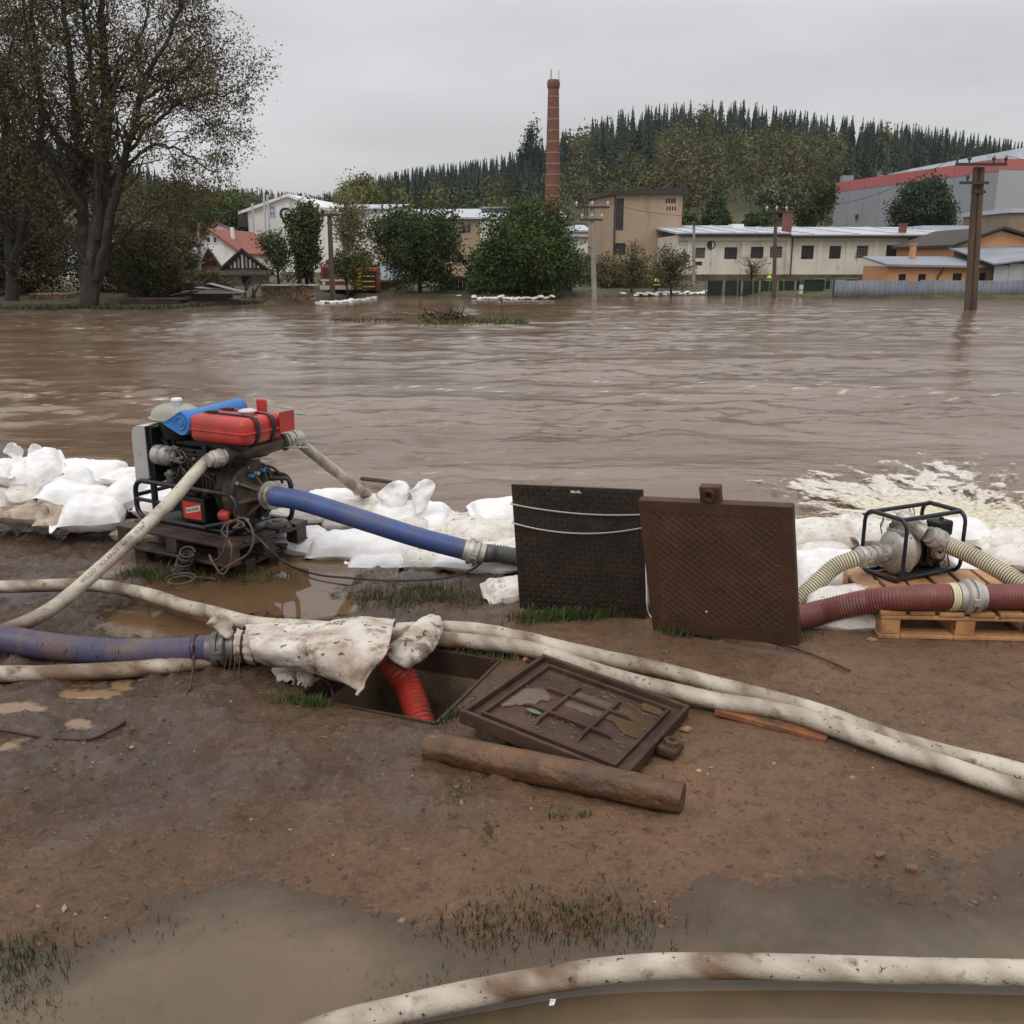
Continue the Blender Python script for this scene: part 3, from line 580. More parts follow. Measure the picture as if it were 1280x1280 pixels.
def window(parent, r, y, frame_m, glass_m, nx=2, nz_=2, t=.06, bar=.03, depth=.18):
    x0, z0, x1, z1 = r; b = B(); yy = y + depth
    for a in ((x0, z0, x0 + t, z1), (x1 - t, z0, x1, z1), (x0 + t, z0, x1 - t, z0 + t), (x0 + t, z1 - t, x1 - t, z1)): b.box([a[0], yy - .03, a[1]], [a[2], yy + .03, a[3]])
    for k in range(1, nx): xx = x0 + (x1 - x0) * k / nx; b.box([xx - bar / 2, yy - .02, z0 + t], [xx + bar / 2, yy + .02, z1 - t])
    for k in range(1, nz_): zz = z0 + (z1 - z0) * k / nz_; b.box([x0 + t, yy - .018, zz - bar / 2], [x1 - t, yy + .018, zz + bar / 2])
    f = put('window', b, frame_m, parent, smooth=False)
    g = B().add([[x0 + t, yy + .005, z0 + t], [x1 - t, yy + .005, z0 + t], [x1 - t, yy + .005, z1 - t], [x0 + t, yy + .005, z1 - t]], [[0, 1, 2, 3]])
    put('pane', g, glass_m, f, smooth=False); return f
def bx(lo, hi): return B().box(lo, hi)
M['cream_wall'] = mat('stained_cream_render', srgb(222, 216, 202), srgb(208, 200, 184), .5, rough=.85, dirt=[(srgb(160, 132, 98), .55, .56, .74, (1, 1, .45)), (srgb(112, 94, 76), 1.6, .63, .76, (1, 1, .35))])
M['beige_wall'] = mat('beige_render', srgb(176, 152, 128), srgb(160, 138, 116), .4, rough=.9, dirt=[(srgb(136, 116, 98), .8, .55, .75, (1, 1, .3))])
M['beige_dark'] = mat('grey_beige_render', srgb(150, 130, 112), srgb(134, 116, 100), .4, rough=.9)
M['orange_wall'] = mat('orange_render', srgb(200, 148, 108), srgb(190, 138, 98), .5, rough=.9)
M['white_wall'] = mat('white_render', srgb(236, 234, 230), srgb(226, 222, 216), .6, rough=.9, dirt=[(srgb(170, 158, 140), .7, .6, .8)])
M['roof_pale'] = mat('pale_roof_sheet', srgb(190, 194, 200), srgb(170, 174, 180), .3, rough=.6, dirt=[(srgb(150, 110, 88), .5, .62, .74), (srgb(128, 126, 122), 1.2, .6, .74)])
M['roof_grey'] = mat('grey_roof', srgb(140, 144, 150), srgb(120, 124, 130), .6, rough=.6)
M['roof_dark'] = mat('dark_roof', srgb(64, 56, 48), srgb(52, 46, 40), 1, rough=.8)
M['roof_red'] = mat('red_roof_tiles', srgb(150, 90, 72), srgb(130, 76, 62), 1, rough=.8)
M['trim'] = mat('brown_trim', srgb(78, 64, 54), rough=.8)
M['clad_grey'] = mat('grey_cladding', srgb(150, 152, 158), srgb(144, 146, 152), .2, rough=.5)
M['clad_light'] = mat('light_cladding', srgb(172, 174, 176), srgb(166, 168, 170), .2, rough=.5)
M['clad_red'] = mat('red_cladding', srgb(186, 104, 102), srgb(178, 96, 95), .2, rough=.5)
M['plinth'] = mat('stone_plinth', srgb(112, 96, 78), srgb(78, 66, 52), 1.2, rough=.9, bump=1, bsc=5, dirt=[(srgb(70, 66, 44), 1, .5, .7)])
M['brick'] = mat('far_brick', srgb(126, 80, 66), srgb(104, 66, 56), 1.2, rough=.9, dirt=[(srgb(150, 104, 86), 3, .58, .7)])
M['mortar'] = mat('pale_band', srgb(150, 124, 106), rough=.9)
M['win_frame'] = mat('window_frame_paint', srgb(120, 112, 100), rough=.6)
M['win_white'] = mat('white_frame', srgb(214, 212, 208), rough=.5)
M['win_dark'] = mat('dark_bars', srgb(50, 44, 42), rough=.6)
M['bluepane'] = mat('sky_blue_pane', srgb(104, 140, 190), rough=.15)
M['timber'] = mat('weathered_boards', srgb(84, 66, 54), srgb(58, 46, 38), 3, rough=.85, stretch=(1, 1, .2))
M['redtimber'] = mat('red_boards', srgb(112, 54, 46), srgb(92, 46, 40), 3, rough=.85)
M['concpole'] = mat('pole_concrete', srgb(158, 152, 142), srgb(132, 126, 116), 2, rough=.85)
M['woodpole'] = mat('pole_wood', srgb(98, 80, 64), srgb(70, 57, 46), 2, rough=.85, stretch=(1, 1, .2))
M['darkmetal'] = mat('dark_metal', srgb(56, 52, 50), rough=.6)
M['insul'] = mat('porcelain', srgb(190, 188, 184), rough=.4)
M['fence_sheet'] = mat('corrugated_sheet', srgb(122, 126, 134), srgb(104, 108, 116), .8, rough=.55, metal=.2, dirt=[(srgb(112, 92, 76), .9, .58, .74, (1, 1, .4))])
M['greennet'] = mat('dark_green_netting', srgb(38, 50, 36), srgb(28, 38, 28), .8, rough=.9)
M['greenpost'] = mat('green_post', srgb(84, 112, 84), rough=.6)

# long cream factory
YF = 70.0; f = thing('factory_building', 'long low cream factory with stained walls, barred windows and pale sheet roof', 'factory', (PY(1020, 340, YF)[0], YF, .3))
holes = [rect(*r, YF) for r in ((869, 309.6, 882, 323), (905, 309, 922, 324), (938, 308.5, 955, 323), (962, 308, 978.5, 322.5), (1001, 307, 1018, 324), (1036, 307.5, 1052, 323.5), (1070, 307, 1086, 323), (1107, 306.5, 1123, 323), (1146, 307, 1156, 322), (1172, 307, 1186, 322), (1200, 307, 1214, 322))]
vent = rect(869, 327, 878, 332, YF)
xa, xm, xb = PY(848, 300, YF)[0], PY(986, 300, YF)[0], PY(1262, 300, YF)[0]; ze = PY(900, 293.5, YF)[2]; zb = PY(900, 343, YF)[2]; zr2 = PY(900, 284, 86)[2]
b = B(); wall_with_holes(b, xa, xb, zb, ze, YF, holes + [vent]); b.box([xa, YF + .02, zb], [xa + .3, YF + 15, ze]); b.box([xb - .3, YF + .02, zb], [xb, YF + 15, ze]); put('wall', b, M['cream_wall'], f, smooth=False)
for k, h in enumerate(holes): window(f, h, YF, M['win_dark'] if k % 3 else M['win_frame'], M['glass'], 4, 4, .07, .05)
put('vent', bx([vent[0] + .01, YF + .1, vent[1] + .01], [vent[2] - .01, YF + .2, vent[3] - .01]), M['redtimber'], f, smooth=False)
put('plinth', bx([xa, YF - .12, .2], [xb, YF + .25, zb - .003]), M['plinth'], f, smooth=False)
for k, pxx in enumerate((862, 893, 930, 986, 1026, 1061, 1096, 1134, 1163)):
    x = PY(pxx, 300, YF)[0]; put('pilaster', bx([x - .16, YF - .09, zb + .003], [x + .16, YF - .004, ze - .42]), M['cream_wall'], f, smooth=False)
put('cornice', bx([xa - .1, YF - .14, ze - .4], [xb + .1, YF - .006, ze - .18]), M['cream_wall'], f, smooth=False)
for (x0, x1, dz) in ((xa - .15, xm - .02, 0), (xm + .02, xb + .15, -.12)):
    r = B().hexa([[x0, YF - .5, ze + .0 + dz], [x1, YF - .5, ze + dz], [x1, 86, zr2 + dz], [x0, 86, zr2 + dz]], [[x0, YF - .5, ze + .14 + dz], [x1, YF - .5, ze + .14 + dz], [x1, 86, zr2 + .14 + dz], [x0, 86, zr2 + .14 + dz]])
    ro = put('roof', r, M['roof_pale'], f, smooth=False)
    g = B(); g.cyl([x0, YF - .55, ze + .0 + dz], [x1, YF - .55, ze + dz], .07, k=8); put('gutter', g, M['darkmetal'], ro)
    for q in range(5):
        xx = x0 + (x1 - x0) * (q + .5) / 5
        put('roof_seam', B().hexa([[xx - .04, YF - .5, ze + .14 + dz], [xx + .04, YF - .5, ze + .14 + dz], [xx + .04, 86, zr2 + .14 + dz], [xx - .04, 86, zr2 + .14 + dz]], [[xx - .04, YF - .5, ze + .2 + dz], [xx + .04, YF - .5, ze + .2 + dz], [xx + .04, 86, zr2 + .2 + dz], [xx - .04, 86, zr2 + .2 + dz]]), M['roof_pale'], ro, smooth=False)
for (a0, b0, a1, b1, yq) in ((980, 265, 991, 292, 72), (1127, 281, 1134, 294, 72)):
    r = rect(a0, b0, a1, b1, yq); put('chimney', bx([r[0], yq, r[1]], [r[2], yq + .7, r[3]]).box([r[0] - .06, yq - .06, r[3] + .002], [r[2] + .06, yq + .76, r[3] + .1]), M['brick'], f, smooth=False)
r = rect(1140, 283, 1200, 291, 80); put('skylight_box', bx([r[0], 78, r[1] - .3], [r[2], 82, r[3]]), M['roof_pale'], f, smooth=False)
r = rect(915, 280, 930, 289, 78); put('roof_hut', bx([r[0], 78, r[1] - .3], [r[2], 79.5, r[3]]), M['white_wall'], f, smooth=False)
c = PY(889, 306, YF); put('fan_grille', B().lathe([(0, .0), (0, .3), (-.08, .3), (-.08, .22), (-.03, .2), (-.03, 0)], [c[0], YF - .01, c[2]], (0, 1, 0)), M['darkmetal'], f)
for pxx in (985.5, 1131):
    x = PY(pxx, 300, YF)[0]; put('downpipe', B().cyl([x + .25, YF - .2, zb], [x + .25, YF - .2, ze - .05], .05, k=8), M['darkmetal'], f)

# beige tower block of the factory
YT = 80.0; f = thing('tower_building', 'tall flat roofed beige factory block beside the brick chimney', 'building', (PY(800, 300, YT)[0], YT, .3))
h2 = [rect(769.5, 248, 780, 288, YT), rect(768, 304, 782, 318.5, YT), rect(829.5, 304, 844, 317, YT)]
h3 = [rect(832 + 3.4 * k, 248, 834.6 + 3.4 * k, 254, YT) for k in range(4)] + [rect(833 + 3.4 * k, 258, 835 + 3.4 * k, 263, YT) for k in range(4)]
x0, x1 = PY(766, 300, YT)[0], PY(851, 300, YT)[0]; zt = PY(800, 243.5, YT)[2]; c0 = PY(735, 300, YT + 7)[0]
b = B(); wall_with_holes(b, x0, x1, .2, zt, YT, h2 + h3); b.hexa([[x0, YT + .02, .2], [x1, YT + 9, .2], [x1 - 4, YT + 12, .2], [c0, YT + 7, .2]], [[x0, YT + .02, zt], [x1, YT + 9, zt], [x1 - 4, YT + 12, zt], [c0, YT + 7, zt]]); b.box([x1 - .3, YT + .02, .2], [x1, YT + 9, zt]); put('wall', b, M['beige_wall'], f, smooth=False)
for k, h in enumerate(h2): window(f, h, YT, M['win_dark'], M['glass'], 2, 8 if k == 0 else 3, .06, .05)
for h in h3: put('vent_opening', bx([h[0], YT + .2, h[1]], [h[2], YT + .26, h[3]]), M['darkmetal'], f, smooth=False)
b = B().hexa([[x0 - .25, YT - .35, zt], [x1 + .35, YT - .35, zt], [x1 + .35, YT + 9.3, zt], [c0 - .25, YT + 7, zt]], [[x0 - .25, YT - .35, zt + .3], [x1 + .35, YT - .35, zt + .55], [x1 + .35, YT + 9.3, zt + .55], [c0 - .25, YT + 7, zt + .4]]); put('roof', b, M['roof_dark'], f, smooth=False)
b = B()
sv = np.array([c0 - x0, 7.0]); sv /= np.linalg.norm(sv)
for (t0, t1, za, zb_) in ((5.7, 6.3, PY(738, 290, 85)[2], PY(738, 266, 85)[2]),):
    n2_ = np.array([-sv[1], sv[0]]) * 1.0; n2_ = n2_ if n2_[0] < 0 else -n2_; p0, p1 = np.array([x0, YT]) + sv * t0 + n2_ * .03, np.array([x0, YT]) + sv * t1 + n2_ * .03
    b.hexa([[*p0, za], [*p1, za], [*(p1 - n2_ * .1), za], [*(p0 - n2_ * .1), za]], [[*p0, zb_], [*p1, zb_], [*(p1 - n2_ * .1), zb_], [*(p0 - n2_ * .1), zb_]])
put('side_window', b, M['glass'], f, smooth=False)
put('downpipe', B().cyl([x0 + .1, YT - .1, .3], [x0 + .1, YT - .1, zt - .05], .07, k=8), M['darkmetal'], f)

# brick chimney
YC = 130.0; cb = PY(689.5, 345, YC); zt = PY(687, 100, YC)[2]; f = thing('brick_chimney', 'tall tapering red brick factory chimney ringed with pale bands', 'chimney', (cb[0], YC, .4))
rb, rt = 11.2 * (YC * .967) / F, 6.7 * (YC * .967 - 7) / F; hz = zt - .4
prof = [(0, rb)] + [(hz * t, rb + (rt - rb) * t) for t in (.25, .5, .75, .955)] + [(hz * .957, rt * 1.12), (hz * .97, rt * 1.22), (hz * .99, rt * 1.22), (hz * .992, rt * 1.1), (hz, rt * 1.1), (hz, rt * .7), (hz - 1, rt * .7), (hz - 1, 0)]
put('shaft', B().lathe(prof, [cb[0], YC, .4], (0, 0, 1), 20), M['brick'], f)
for k in range(16):
    t = .06 + .057 * k; r_ = rb + (rt - rb) * t; put('band', B().lathe([(hz * t - .07, r_), (hz * t - .06, r_ + .035), (hz * t + .06, r_ + .03), (hz * t + .07, r_ - .01)], [cb[0], YC, .4], (0, 0, 1), 20), M['mortar'], f)
for a in (0, 2.1, 4.2): put('lightning_rod', B().cyl([cb[0] + rt * math.cos(a), YC + rt * math.sin(a), .4 + hz - .02], [cb[0] + rt * math.cos(a), YC + rt * math.sin(a), .4 + hz + 1.2], .035, k=5), M['darkmetal'], f)

# grey warehouse with the red band
A3, B3, C3 = PY(1039, 300, 150)[:2], PY(1238, 300, 115)[:2], PY(1420, 300, 122)[:2]; D3 = C3 + np.array([10, 60])
f = thing('warehouse', 'big grey clad warehouse with a red band along its top', 'warehouse', (*((A3 + C3) / 2), .4)); HW = 12.9
def slab(P, Q, z0, z1, th, off=0):
    e = (Q - P) / np.linalg.norm(Q - P); nn = np.array([e[1], -e[0]])
    return B().hexa([[*(P + nn * off), z0], [*(Q + nn * off), z0], [*(Q - nn * th), z0], [*(P - nn * th), z0]], [[*(P + nn * off), z1], [*(Q + nn * off), z1], [*(Q - nn * th), z1], [*(P - nn * th), z1]])
n_ = 9
for k in range(n_):
    P, Q = A3 + (B3 - A3) * (k / n_ + .0012), A3 + (B3 - A3) * ((k + 1) / n_ - .0012)
    put('cladding_panel', slab(P, Q, .3, HW - 1.35, .3), M['clad_grey'], f, smooth=False)
    put('red_panel', slab(P, Q, HW - 1.345, HW, .3, .04), M['clad_red'], f, smooth=False)
for k in range(5):
    P, Q = B3 + (C3 - B3) * (k / 5 + .002), B3 + (C3 - B3) * ((k + 1) / 5 - .002)
    put('cladding_panel', slab(P, Q, .3, HW - 1.15, .3), M['clad_light'], f, smooth=False); put('red_panel', slab(P, Q, HW - 1.145, HW, .3, .04), M['clad_red'], f, smooth=False)
put('back_wall', slab(A3 * 1.4 + [3, 0], A3, .3, HW - .02, .3), M['clad_light'], f, smooth=False)
b = B().hexa([[*(A3 + [.5, 1]), HW - .6], [*(B3 + [0, 1]), HW - .6], [*(C3 + [0, 1]), HW - .6], [*(A3 + [70, 60]), HW - .6]], [[*(A3 + [.5, 1]), HW - .3], [*(B3 + [0, 1]), HW - .3], [*(C3 + [0, 1]), HW - .3], [*(A3 + [70, 60]), HW - .3]])
ro = put('roof', b, M['roof_pale'], f, smooth=False)
a, c = PY(1135, 230, 150), PY(1420, 222, 140); zz = PY(1300, 197, 140)[2]
put('rooflight', B().hexa([[a[0], 150, HW - .3], [c[0], 136, HW - .3], [c[0], 145, HW - .3], [a[0], 162, HW - .3]], [[a[0], 150, 14.8], [c[0], 137, 19.6], [c[0], 145, 19.6], [a[0], 162, 14.8]]), M['roof_pale'], ro, smooth=False)
put('roof_unit', bx([A3[0] + .8, A3[1] - .5, HW - .5], [A3[0] + 2.4, A3[1] + .8, HW + 1.0]), M['roof_grey'], f, smooth=False)
p = A3 + (B3 - A3) * .18; put('wall_lamp', bx([p[0] - .2, p[1] - .55, 7.4], [p[0] + .2, p[1] - .16, 8.1]), M['darkmetal'], f, smooth=False)

# orange house, annex, sheet-clad barn, brown block
YO = 60.0; f = thing('orange_house', 'orange rendered house with a low grey roofed annex behind the sheet fence', 'house', (PY(1230, 340, YO)[0], YO, .2))
P = [PY(1187, 309, YO), PY(1252, 286, YO), PY(1345, 314, YO)]; zb = .2; x0, xp, x1 = P[0][0], P[1][0], P[2][0]
put('wall', B().prism([[x0 + .3, YO, zb], [x1, YO, zb], [x1, YO, P[2][2] - .05], [xp, YO, P[1][2] - .12], [x0 + .3, YO, P[0][2] + .02]], np.zeros(3), np.array([0, 9.0, 0])), M['orange_wall'], f, smooth=False)
b = B()
for (u, v) in ((P[0], P[1]), (P[1], P[2])): b.hexa([[u[0], YO - .35, u[2]], [v[0], YO - .35, v[2]], [v[0], YO + 9.3, v[2]], [u[0], YO + 9.3, u[2]]], [[u[0], YO - .35, u[2] + .14], [v[0], YO - .35, v[2] + .14], [v[0], YO + 9.3, v[2] + .14], [u[0], YO + 9.3, u[2] + .14]])
put('roof', b, M['roof_dark'], f, smooth=False)
YA = 56.0; ah = [rect(*r, YA) for r in ((1122.6, 342.6, 1133, 353.6), (1147, 342.6, 1158, 353.6), (1190, 341.5, 1203, 354), (1223, 341, 1234, 354))]
xa_, xb_ = PY(1110, 340, YA)[0], PY(1241, 340, YA)[0]; za = PY(1130, 333, YA)[2]
b = B(); wall_with_holes(b, xa_, xb_, .1, za, YA, ah, .2); b.box([xa_, YA + .01, .1], [xa_ + .25, YO, za]); b.box([xb_ - .25, YA + .01, .1], [xb_, YO, za]); put('wall', b, M['orange_wall'], f, smooth=False)
for h in ah: window(f, h, YA, M['win_dark'], M['glass'], 2, 1, .06, .05)
zr3 = PY(1150, 323, YO)[2]
put('roof', B().hexa([[xa_ - .2, YA - .3, za], [xb_ + .2, YA - .3, za - .1], [xb_ + .2, YO, zr3], [xa_ - .1, YO, zr3]], [[xa_ - .2, YA - .3, za + .12], [xb_ + .2, YA - .3, za + .02], [xb_ + .2, YO, zr3 + .12], [xa_ - .1, YO, zr3 + .12]]), M['roof_grey'], f, smooth=False)
r = rect(1139, 306, 1146, 327, 58.5); put('chimney', bx([r[0], 58.5, r[1]], [r[2], 58.9, r[3]]).box([r[0] - .05, 58.45, r[3] + .002], [r[2] + .05, 58.95, r[3] + .07]), M['orange_wall'], f, smooth=False)
x = PY(1172, 340, YA)[0]; put('downpipe', B().sweep([[x + .2, YA - .3, za - .02], [x + .15, YA - .1, za - .35], [x, YA - .08, za - .5], [x, YA - .08, .2]], .045, 8), M['darkmetal'], f)
f = thing('sheet_barn', 'low pale metal barn with rust streaks beside the orange house', 'barn', (PY(1275, 350, 54.5)[0], 54.5, .1))
x0, x1 = PY(1242.5, 340, 54.5)[0], PY(1390, 340, 54.5)[0]
for k in range(8):
    xa2, xb2 = x0 + (x1 - x0) * k / 8 + .01, x0 + (x1 - x0) * (k + 1) / 8 - .01; zz = PY(1242, 332, 54.5)[2] + .75 * k / 8
    put('wall_sheet', bx([xa2, 54.5, .1], [xb2, 54.53, zz]), M['clad_light'], f, smooth=False)
put('roof', B().hexa([[x0 - .2, 54.2, PY(1242, 332, 54.5)[2] + .02], [x1, 54.2, PY(1242, 332, 54.5)[2] + .9], [x1, 60, 2.5], [x0 - .2, 60, 2.4]], [[x0 - .2, 54.2, PY(1242, 332, 54.5)[2] + .1], [x1, 54.2, PY(1242, 332, 54.5)[2] + .98], [x1, 60, 2.6], [x0 - .2, 60, 2.5]]), M['roof_grey'], f, smooth=False)
r = rect(1259, 266, 1330, 300, 78); f = thing('brown_block', 'small brown flat roofed building rising behind the orange gable', 'building', (r[0] + 2, 78, .4))
put('wall', bx([r[0], 78, .4], [r[2], 86, r[3]]), M['beige_dark'], f, smooth=False); put('roof', bx([r[0] - .2, 77.8, r[3] + .002], [r[2], 86, r[3] + .35]), M['roof_pale'], f, smooth=False)

# white gabled works building with the big letters
YG = 110.0; f = thing('gabled_building', 'white gabled works building with big dark letters on its end wall', 'building', (PY(360, 320, YG)[0], YG, .4))
P = [PY(309, 263, YG), PY(360, 246, YG), PY(413, 264, YG)]
wr = rect(337, 257, 344, 271, YG)
b = B().prism([[P[0][0], YG, .4], [P[2][0] - .3, YG, .4], [P[2][0] - .3, YG, P[2][2]], [P[1][0], YG, P[1][2]], [P[0][0], YG, P[0][2]]], np.zeros(3), np.array([3., 26.0, 0])); put('wall', b, M['white_wall'], f, smooth=False)
for k in range(2):
    h = (wr[1] + wr[3]) / 2; window(f, (wr[0], wr[1] + .03 if k == 0 else h + .05, wr[2], h - .05 if k == 0 else wr[3]), YG - .25, M['win_white'], M['bluepane'], 2, 1, .08, .06)
b = B()
for (u, v) in ((P[0] - [.9, 0, .45], P[1]), (P[1], P[2] + [.9, 0, -.45])): b.hexa([[u[0], YG - .4, u[2]], [v[0], YG - .4, v[2]], [v[0] + 3, YG + 26, v[2]], [u[0] + 3, YG + 26, u[2]]], [[u[0], YG - .4, u[2] + .3], [v[0], YG - .4, v[2] + .3], [v[0] + 3, YG + 26, v[2] + .3], [u[0] + 3, YG + 26, u[2] + .3]])
put('roof', b, M['white_wall'], f, smooth=False)
for sx in (P[0] - [.9, 0, .45], P[2] + [.9, 0, -.45]): put('eaves_box', bx([sx[0] - .1, YG - .35, sx[2] - 1.3], [sx[0] + .9, YG - .4, sx[2] - .02]), M['roof_dark'], f, smooth=False)
def text_mesh(body, size, extrude=0.0, bold=False):
    cu = bpy.data.curves.new('t', 'FONT'); cu.body = body; cu.size = size; cu.extrude = extrude; cu.resolution_u = 3
    if bold: cu.offset = size * .012
    o = bpy.data.objects.new('t', cu); COL.objects.link(o); me = bpy.data.meshes.new_from_object(o.evaluated_get(bpy.context.evaluated_depsgraph_get()))
    bpy.data.objects.remove(o); n = len(me.vertices); v = np.zeros(n * 3); me.vertices.foreach_get('co', v); v = v.reshape(-1, 3)
    fs = [list(p.vertices) for p in me.polygons]; return v, fs
def letters(name, body, size, fn, m, parent, extrude=0.0, bold=False, center=True):
    """flat lettering, fn maps (x, y, z) of the text to the world"""
    v, fs = text_mesh(body, size, extrude, bold)
    if center: v = v - np.array([(v[:, 0].min() + v[:, 0].max()) / 2, (v[:, 1].min() + v[:, 1].max()) / 2, 0])
    w = fn(v) - ORG[parent.name]; me = bpy.data.meshes.new(name); me.from_pydata(w.tolist(), [], fs); me.materials.append(m)
    o = bpy.data.objects.new(name, me); COL.objects.link(o); o.parent = parent; ORG[o.name] = ORG[parent.name]; return o
for ch, pxx, pyy in (('G', 356, 267), ('A', 402, 267.5)):
    c = PY(pxx, pyy, YG); letters('letter', ch, 1.75, lambda v, c=c: np.stack([c[0] + v[:, 0], YG - .06 - v[:, 2], c[2] + v[:, 1]], 1), M['ink'], f, .05, True)
for pxx in (317, 332, 336.5):
    c = PY(pxx, 300, YG - 2); put('flue', B().cyl([c[0], YG - 1.6, .5], [c[0], YG - 1.6, PY(pxx, 243 if pxx > 320 else 254, YG - 2)[2]], .12, k=8), M['insul'], f)

# house with the red roof, red shed, timber barn
def gable(name, label, cat, y, pts, depth, wall_m, roof_m, base, over=.3, dx=0.0, th=.14, group=None):
    P = [PY(*p, y) for p in pts]; f = thing(name, label, cat, (P[1][0], y, base), group)
    put('wall', B().prism([[P[0][0], y, base], [P[2][0], y, base], [P[2][0], y, P[2][2]], [P[1][0], y, P[1][2] - .05], [P[0][0], y, P[0][2]]], np.zeros(3), np.array([dx, depth, 0])), wall_m, f, smooth=False)
    for (u, v, sg) in ((P[0], P[1], -1), (P[2], P[1], 1)):
        e = (u - v) / np.linalg.norm(u - v); u = u + e * over; d = np.array([dx, depth + .3, 0]); o = np.array([0, -.3, 0]); t = np.array([0, 0, th])
        put('roof', B().hexa([u + o, v + o, v + d, u + d], [u + o + t, v + o + t, v + d + t, u + d + t]), roof_m, f, smooth=False)
    return f, P
f, P = gable('village_house', 'cream house with red tiled roof and two upper windows behind the sheds', 'house', 78, ((237, 320), (262, 288), (300, 316)), 9, M['white_wall'], M['roof_red'], .4, dx=1.0)
for r in ((257.5, 295, 264, 304.5), (266, 295, 272, 304.5)): window(f, rect(*r, 78), 77.8, M['win_white'], M['glass'], 1, 1, .1)
r = rect(288, 284, 291, 292, 80); put('chimney', bx([r[0], 80, r[1] - 2], [r[2], 80.4, r[3]]), M['white_wall'], f, smooth=False)
f2, P = gable('tiled_house', 'house with a red tiled roof set back behind the cream gable', 'house', 92, ((262, 292), (272, 279), (305, 293)), 8, M['white_wall'], M['roof_red'], .4, dx=-2.4)
f, P = gable('red_shed', 'small dark red gabled shed with grey roof beside the lamp pole', 'shed', 64, ((251, 331), (262, 310.5), (276, 330)), 7, M['redtimber'], M['roof_grey'], .3, dx=-3.4)
r = rect(256, 325.5, 269, 331, 64); put('opening', bx([r[0], 63.95, r[1]], [r[2], 64.1, r[3]]), M['glass'], f, smooth=False)
f, P = gable('timber_barn', 'dark roofed barn with black and white timbered gable above white walls', 'barn', 56, ((278, 337), (304, 313), (336, 338)), 7, M['white_wall'], M['roof_dark'], .2, over=.5, dx=-2.2)
b = B(); zl = P[0][2]
put('gable_backing', B().prism([[P[0][0] + .1, 55.9, zl + .05], [P[2][0] - .1, 55.9, zl + .05], [P[1][0], 55.9, P[1][2] - .15]], np.zeros(3), np.array([0, .06, 0])), M['win_dark'], f, smooth=False)
for k in range(12):
    t = (k + .5) / 12; x = P[0][0] + (P[2][0] - P[0][0]) * t; hh = np.interp(x, [P[0][0], P[1][0], P[2][0]], [zl, P[1][2], zl]) - .2
    if hh > zl + .2: put('gable_board', bx([x - .055, 55.84, zl + .08], [x + .055, 55.89, hh]), M['insul'] if k % 2 else M['concpole'], f, smooth=False)
put('ledge_roof', B().hexa([[P[0][0] - .4, 55.2, zl - .35], [P[2][0] + .3, 55.2, zl - .35], [P[2][0] + .3, 55.95, zl - .02], [P[0][0] - .4, 55.95, zl - .02]], [[P[0][0] - .4, 55.2, zl - .25], [P[2][0] + .3, 55.2, zl - .25], [P[2][0] + .3, 55.95, zl + .05], [P[0][0] - .4, 55.95, zl + .05]]), M['roof_dark'], f, smooth=False)
r = rect(303, 343, 312, 355, 56); put('door', bx([r[0], 55.93, r[1]], [r[2], 56.05, r[3]]), M['trim'], f, smooth=False)
r = rect(275, 345, 285, 352, 56); put('dark_opening', bx([r[0], 55.93, r[1]], [r[2], 56.05, r[3]]), M['win_dark'], f, smooth=False)

# factory halls behind the trees
def hall(name, label, y, px0, px1, pyt, pye, base, wall_m, depth=14, cat='factory'):
    a, c = PY(px0, pye, y), PY(px1, pye, y); zt = PY(px0, pyt, y + depth)[2]; f = thing(name, label, cat, ((a[0] + c[0]) / 2, y, base))
    put('wall', bx([a[0], y, base], [c[0], y + depth, a[2] - .02]), wall_m, f, smooth=False)
    put('roof', B().hexa([[a[0] - .2, y - .4, a[2]], [c[0] + .2, y - .4, a[2]], [c[0] + .2, y + depth, zt], [a[0] - .2, y + depth, zt]], [[a[0] - .2, y - .4, a[2] + .15], [c[0] + .2, y - .4, a[2] + .15], [c[0] + .2, y + depth, zt + .15], [a[0] - .2, y + depth, zt + .15]]), M['roof_pale'], f, smooth=False); return f
f = hall('factory_hall', 'low factory hall with white sheet roof between the trees and brick chimney', 84, 470, 634, 263, 274, .4, M['beige_wall'], 16)
r = rect(601, 275, 640, 310, 83.9); put('white_bay', bx([r[0], 83.5, .4], [r[2], 84.2, r[3] - .1]), M['white_wall'], f, smooth=False)
for k in range(2): r = rect(578 + 6 * k, 281, 582 + 6 * k, 290, 84); put('window', bx([r[0], 83.92, r[1]], [r[2], 84.1, r[3]]), M['glass'], f, smooth=False)
r = rect(601, 259.5, 634, 261.5, 93); put('roof_vent', bx([r[0] + .3, 92, r[1] - .7], [r[2] - .3, 95, r[1] - .002]).box([r[0], 91.5, r[1]], [r[2], 95.5, r[3]]), M['roof_grey'], f, smooth=False)
f = hall('white_hall', 'long white hall behind the pale birch, left of the factory roof', 100, 405, 492, 257, 262, .4, M['white_wall'], 14)
f = hall('white_annex', 'low white annex with flat roof between chimney and beige block', 96, 703, 738, 283, 290, .4, M['white_wall'], 12)
r = rect(703, 293, 740, 296, 95.8); put('cornice', bx([r[0], 95.6, r[1]], [r[2], 95.98, r[3]]), M['insul'], f, smooth=False)
f = hall('boiler_house', 'pale boiler house close behind the base of the brick chimney', 138, 676, 706, 266, 272, .4, M['white_wall'], 10, 'building')
f = thing('garden_shed', 'small grey roofed shed with white door behind the far sandbags', 'shed', (PY(487, 365, 53)[0], 53, .1))
r = rect(474, 352, 502, 372, 53); put('wall', bx([r[0], 53, .05], [r[2], 55.5, r[3]]), M['beige_dark'], f, smooth=False)
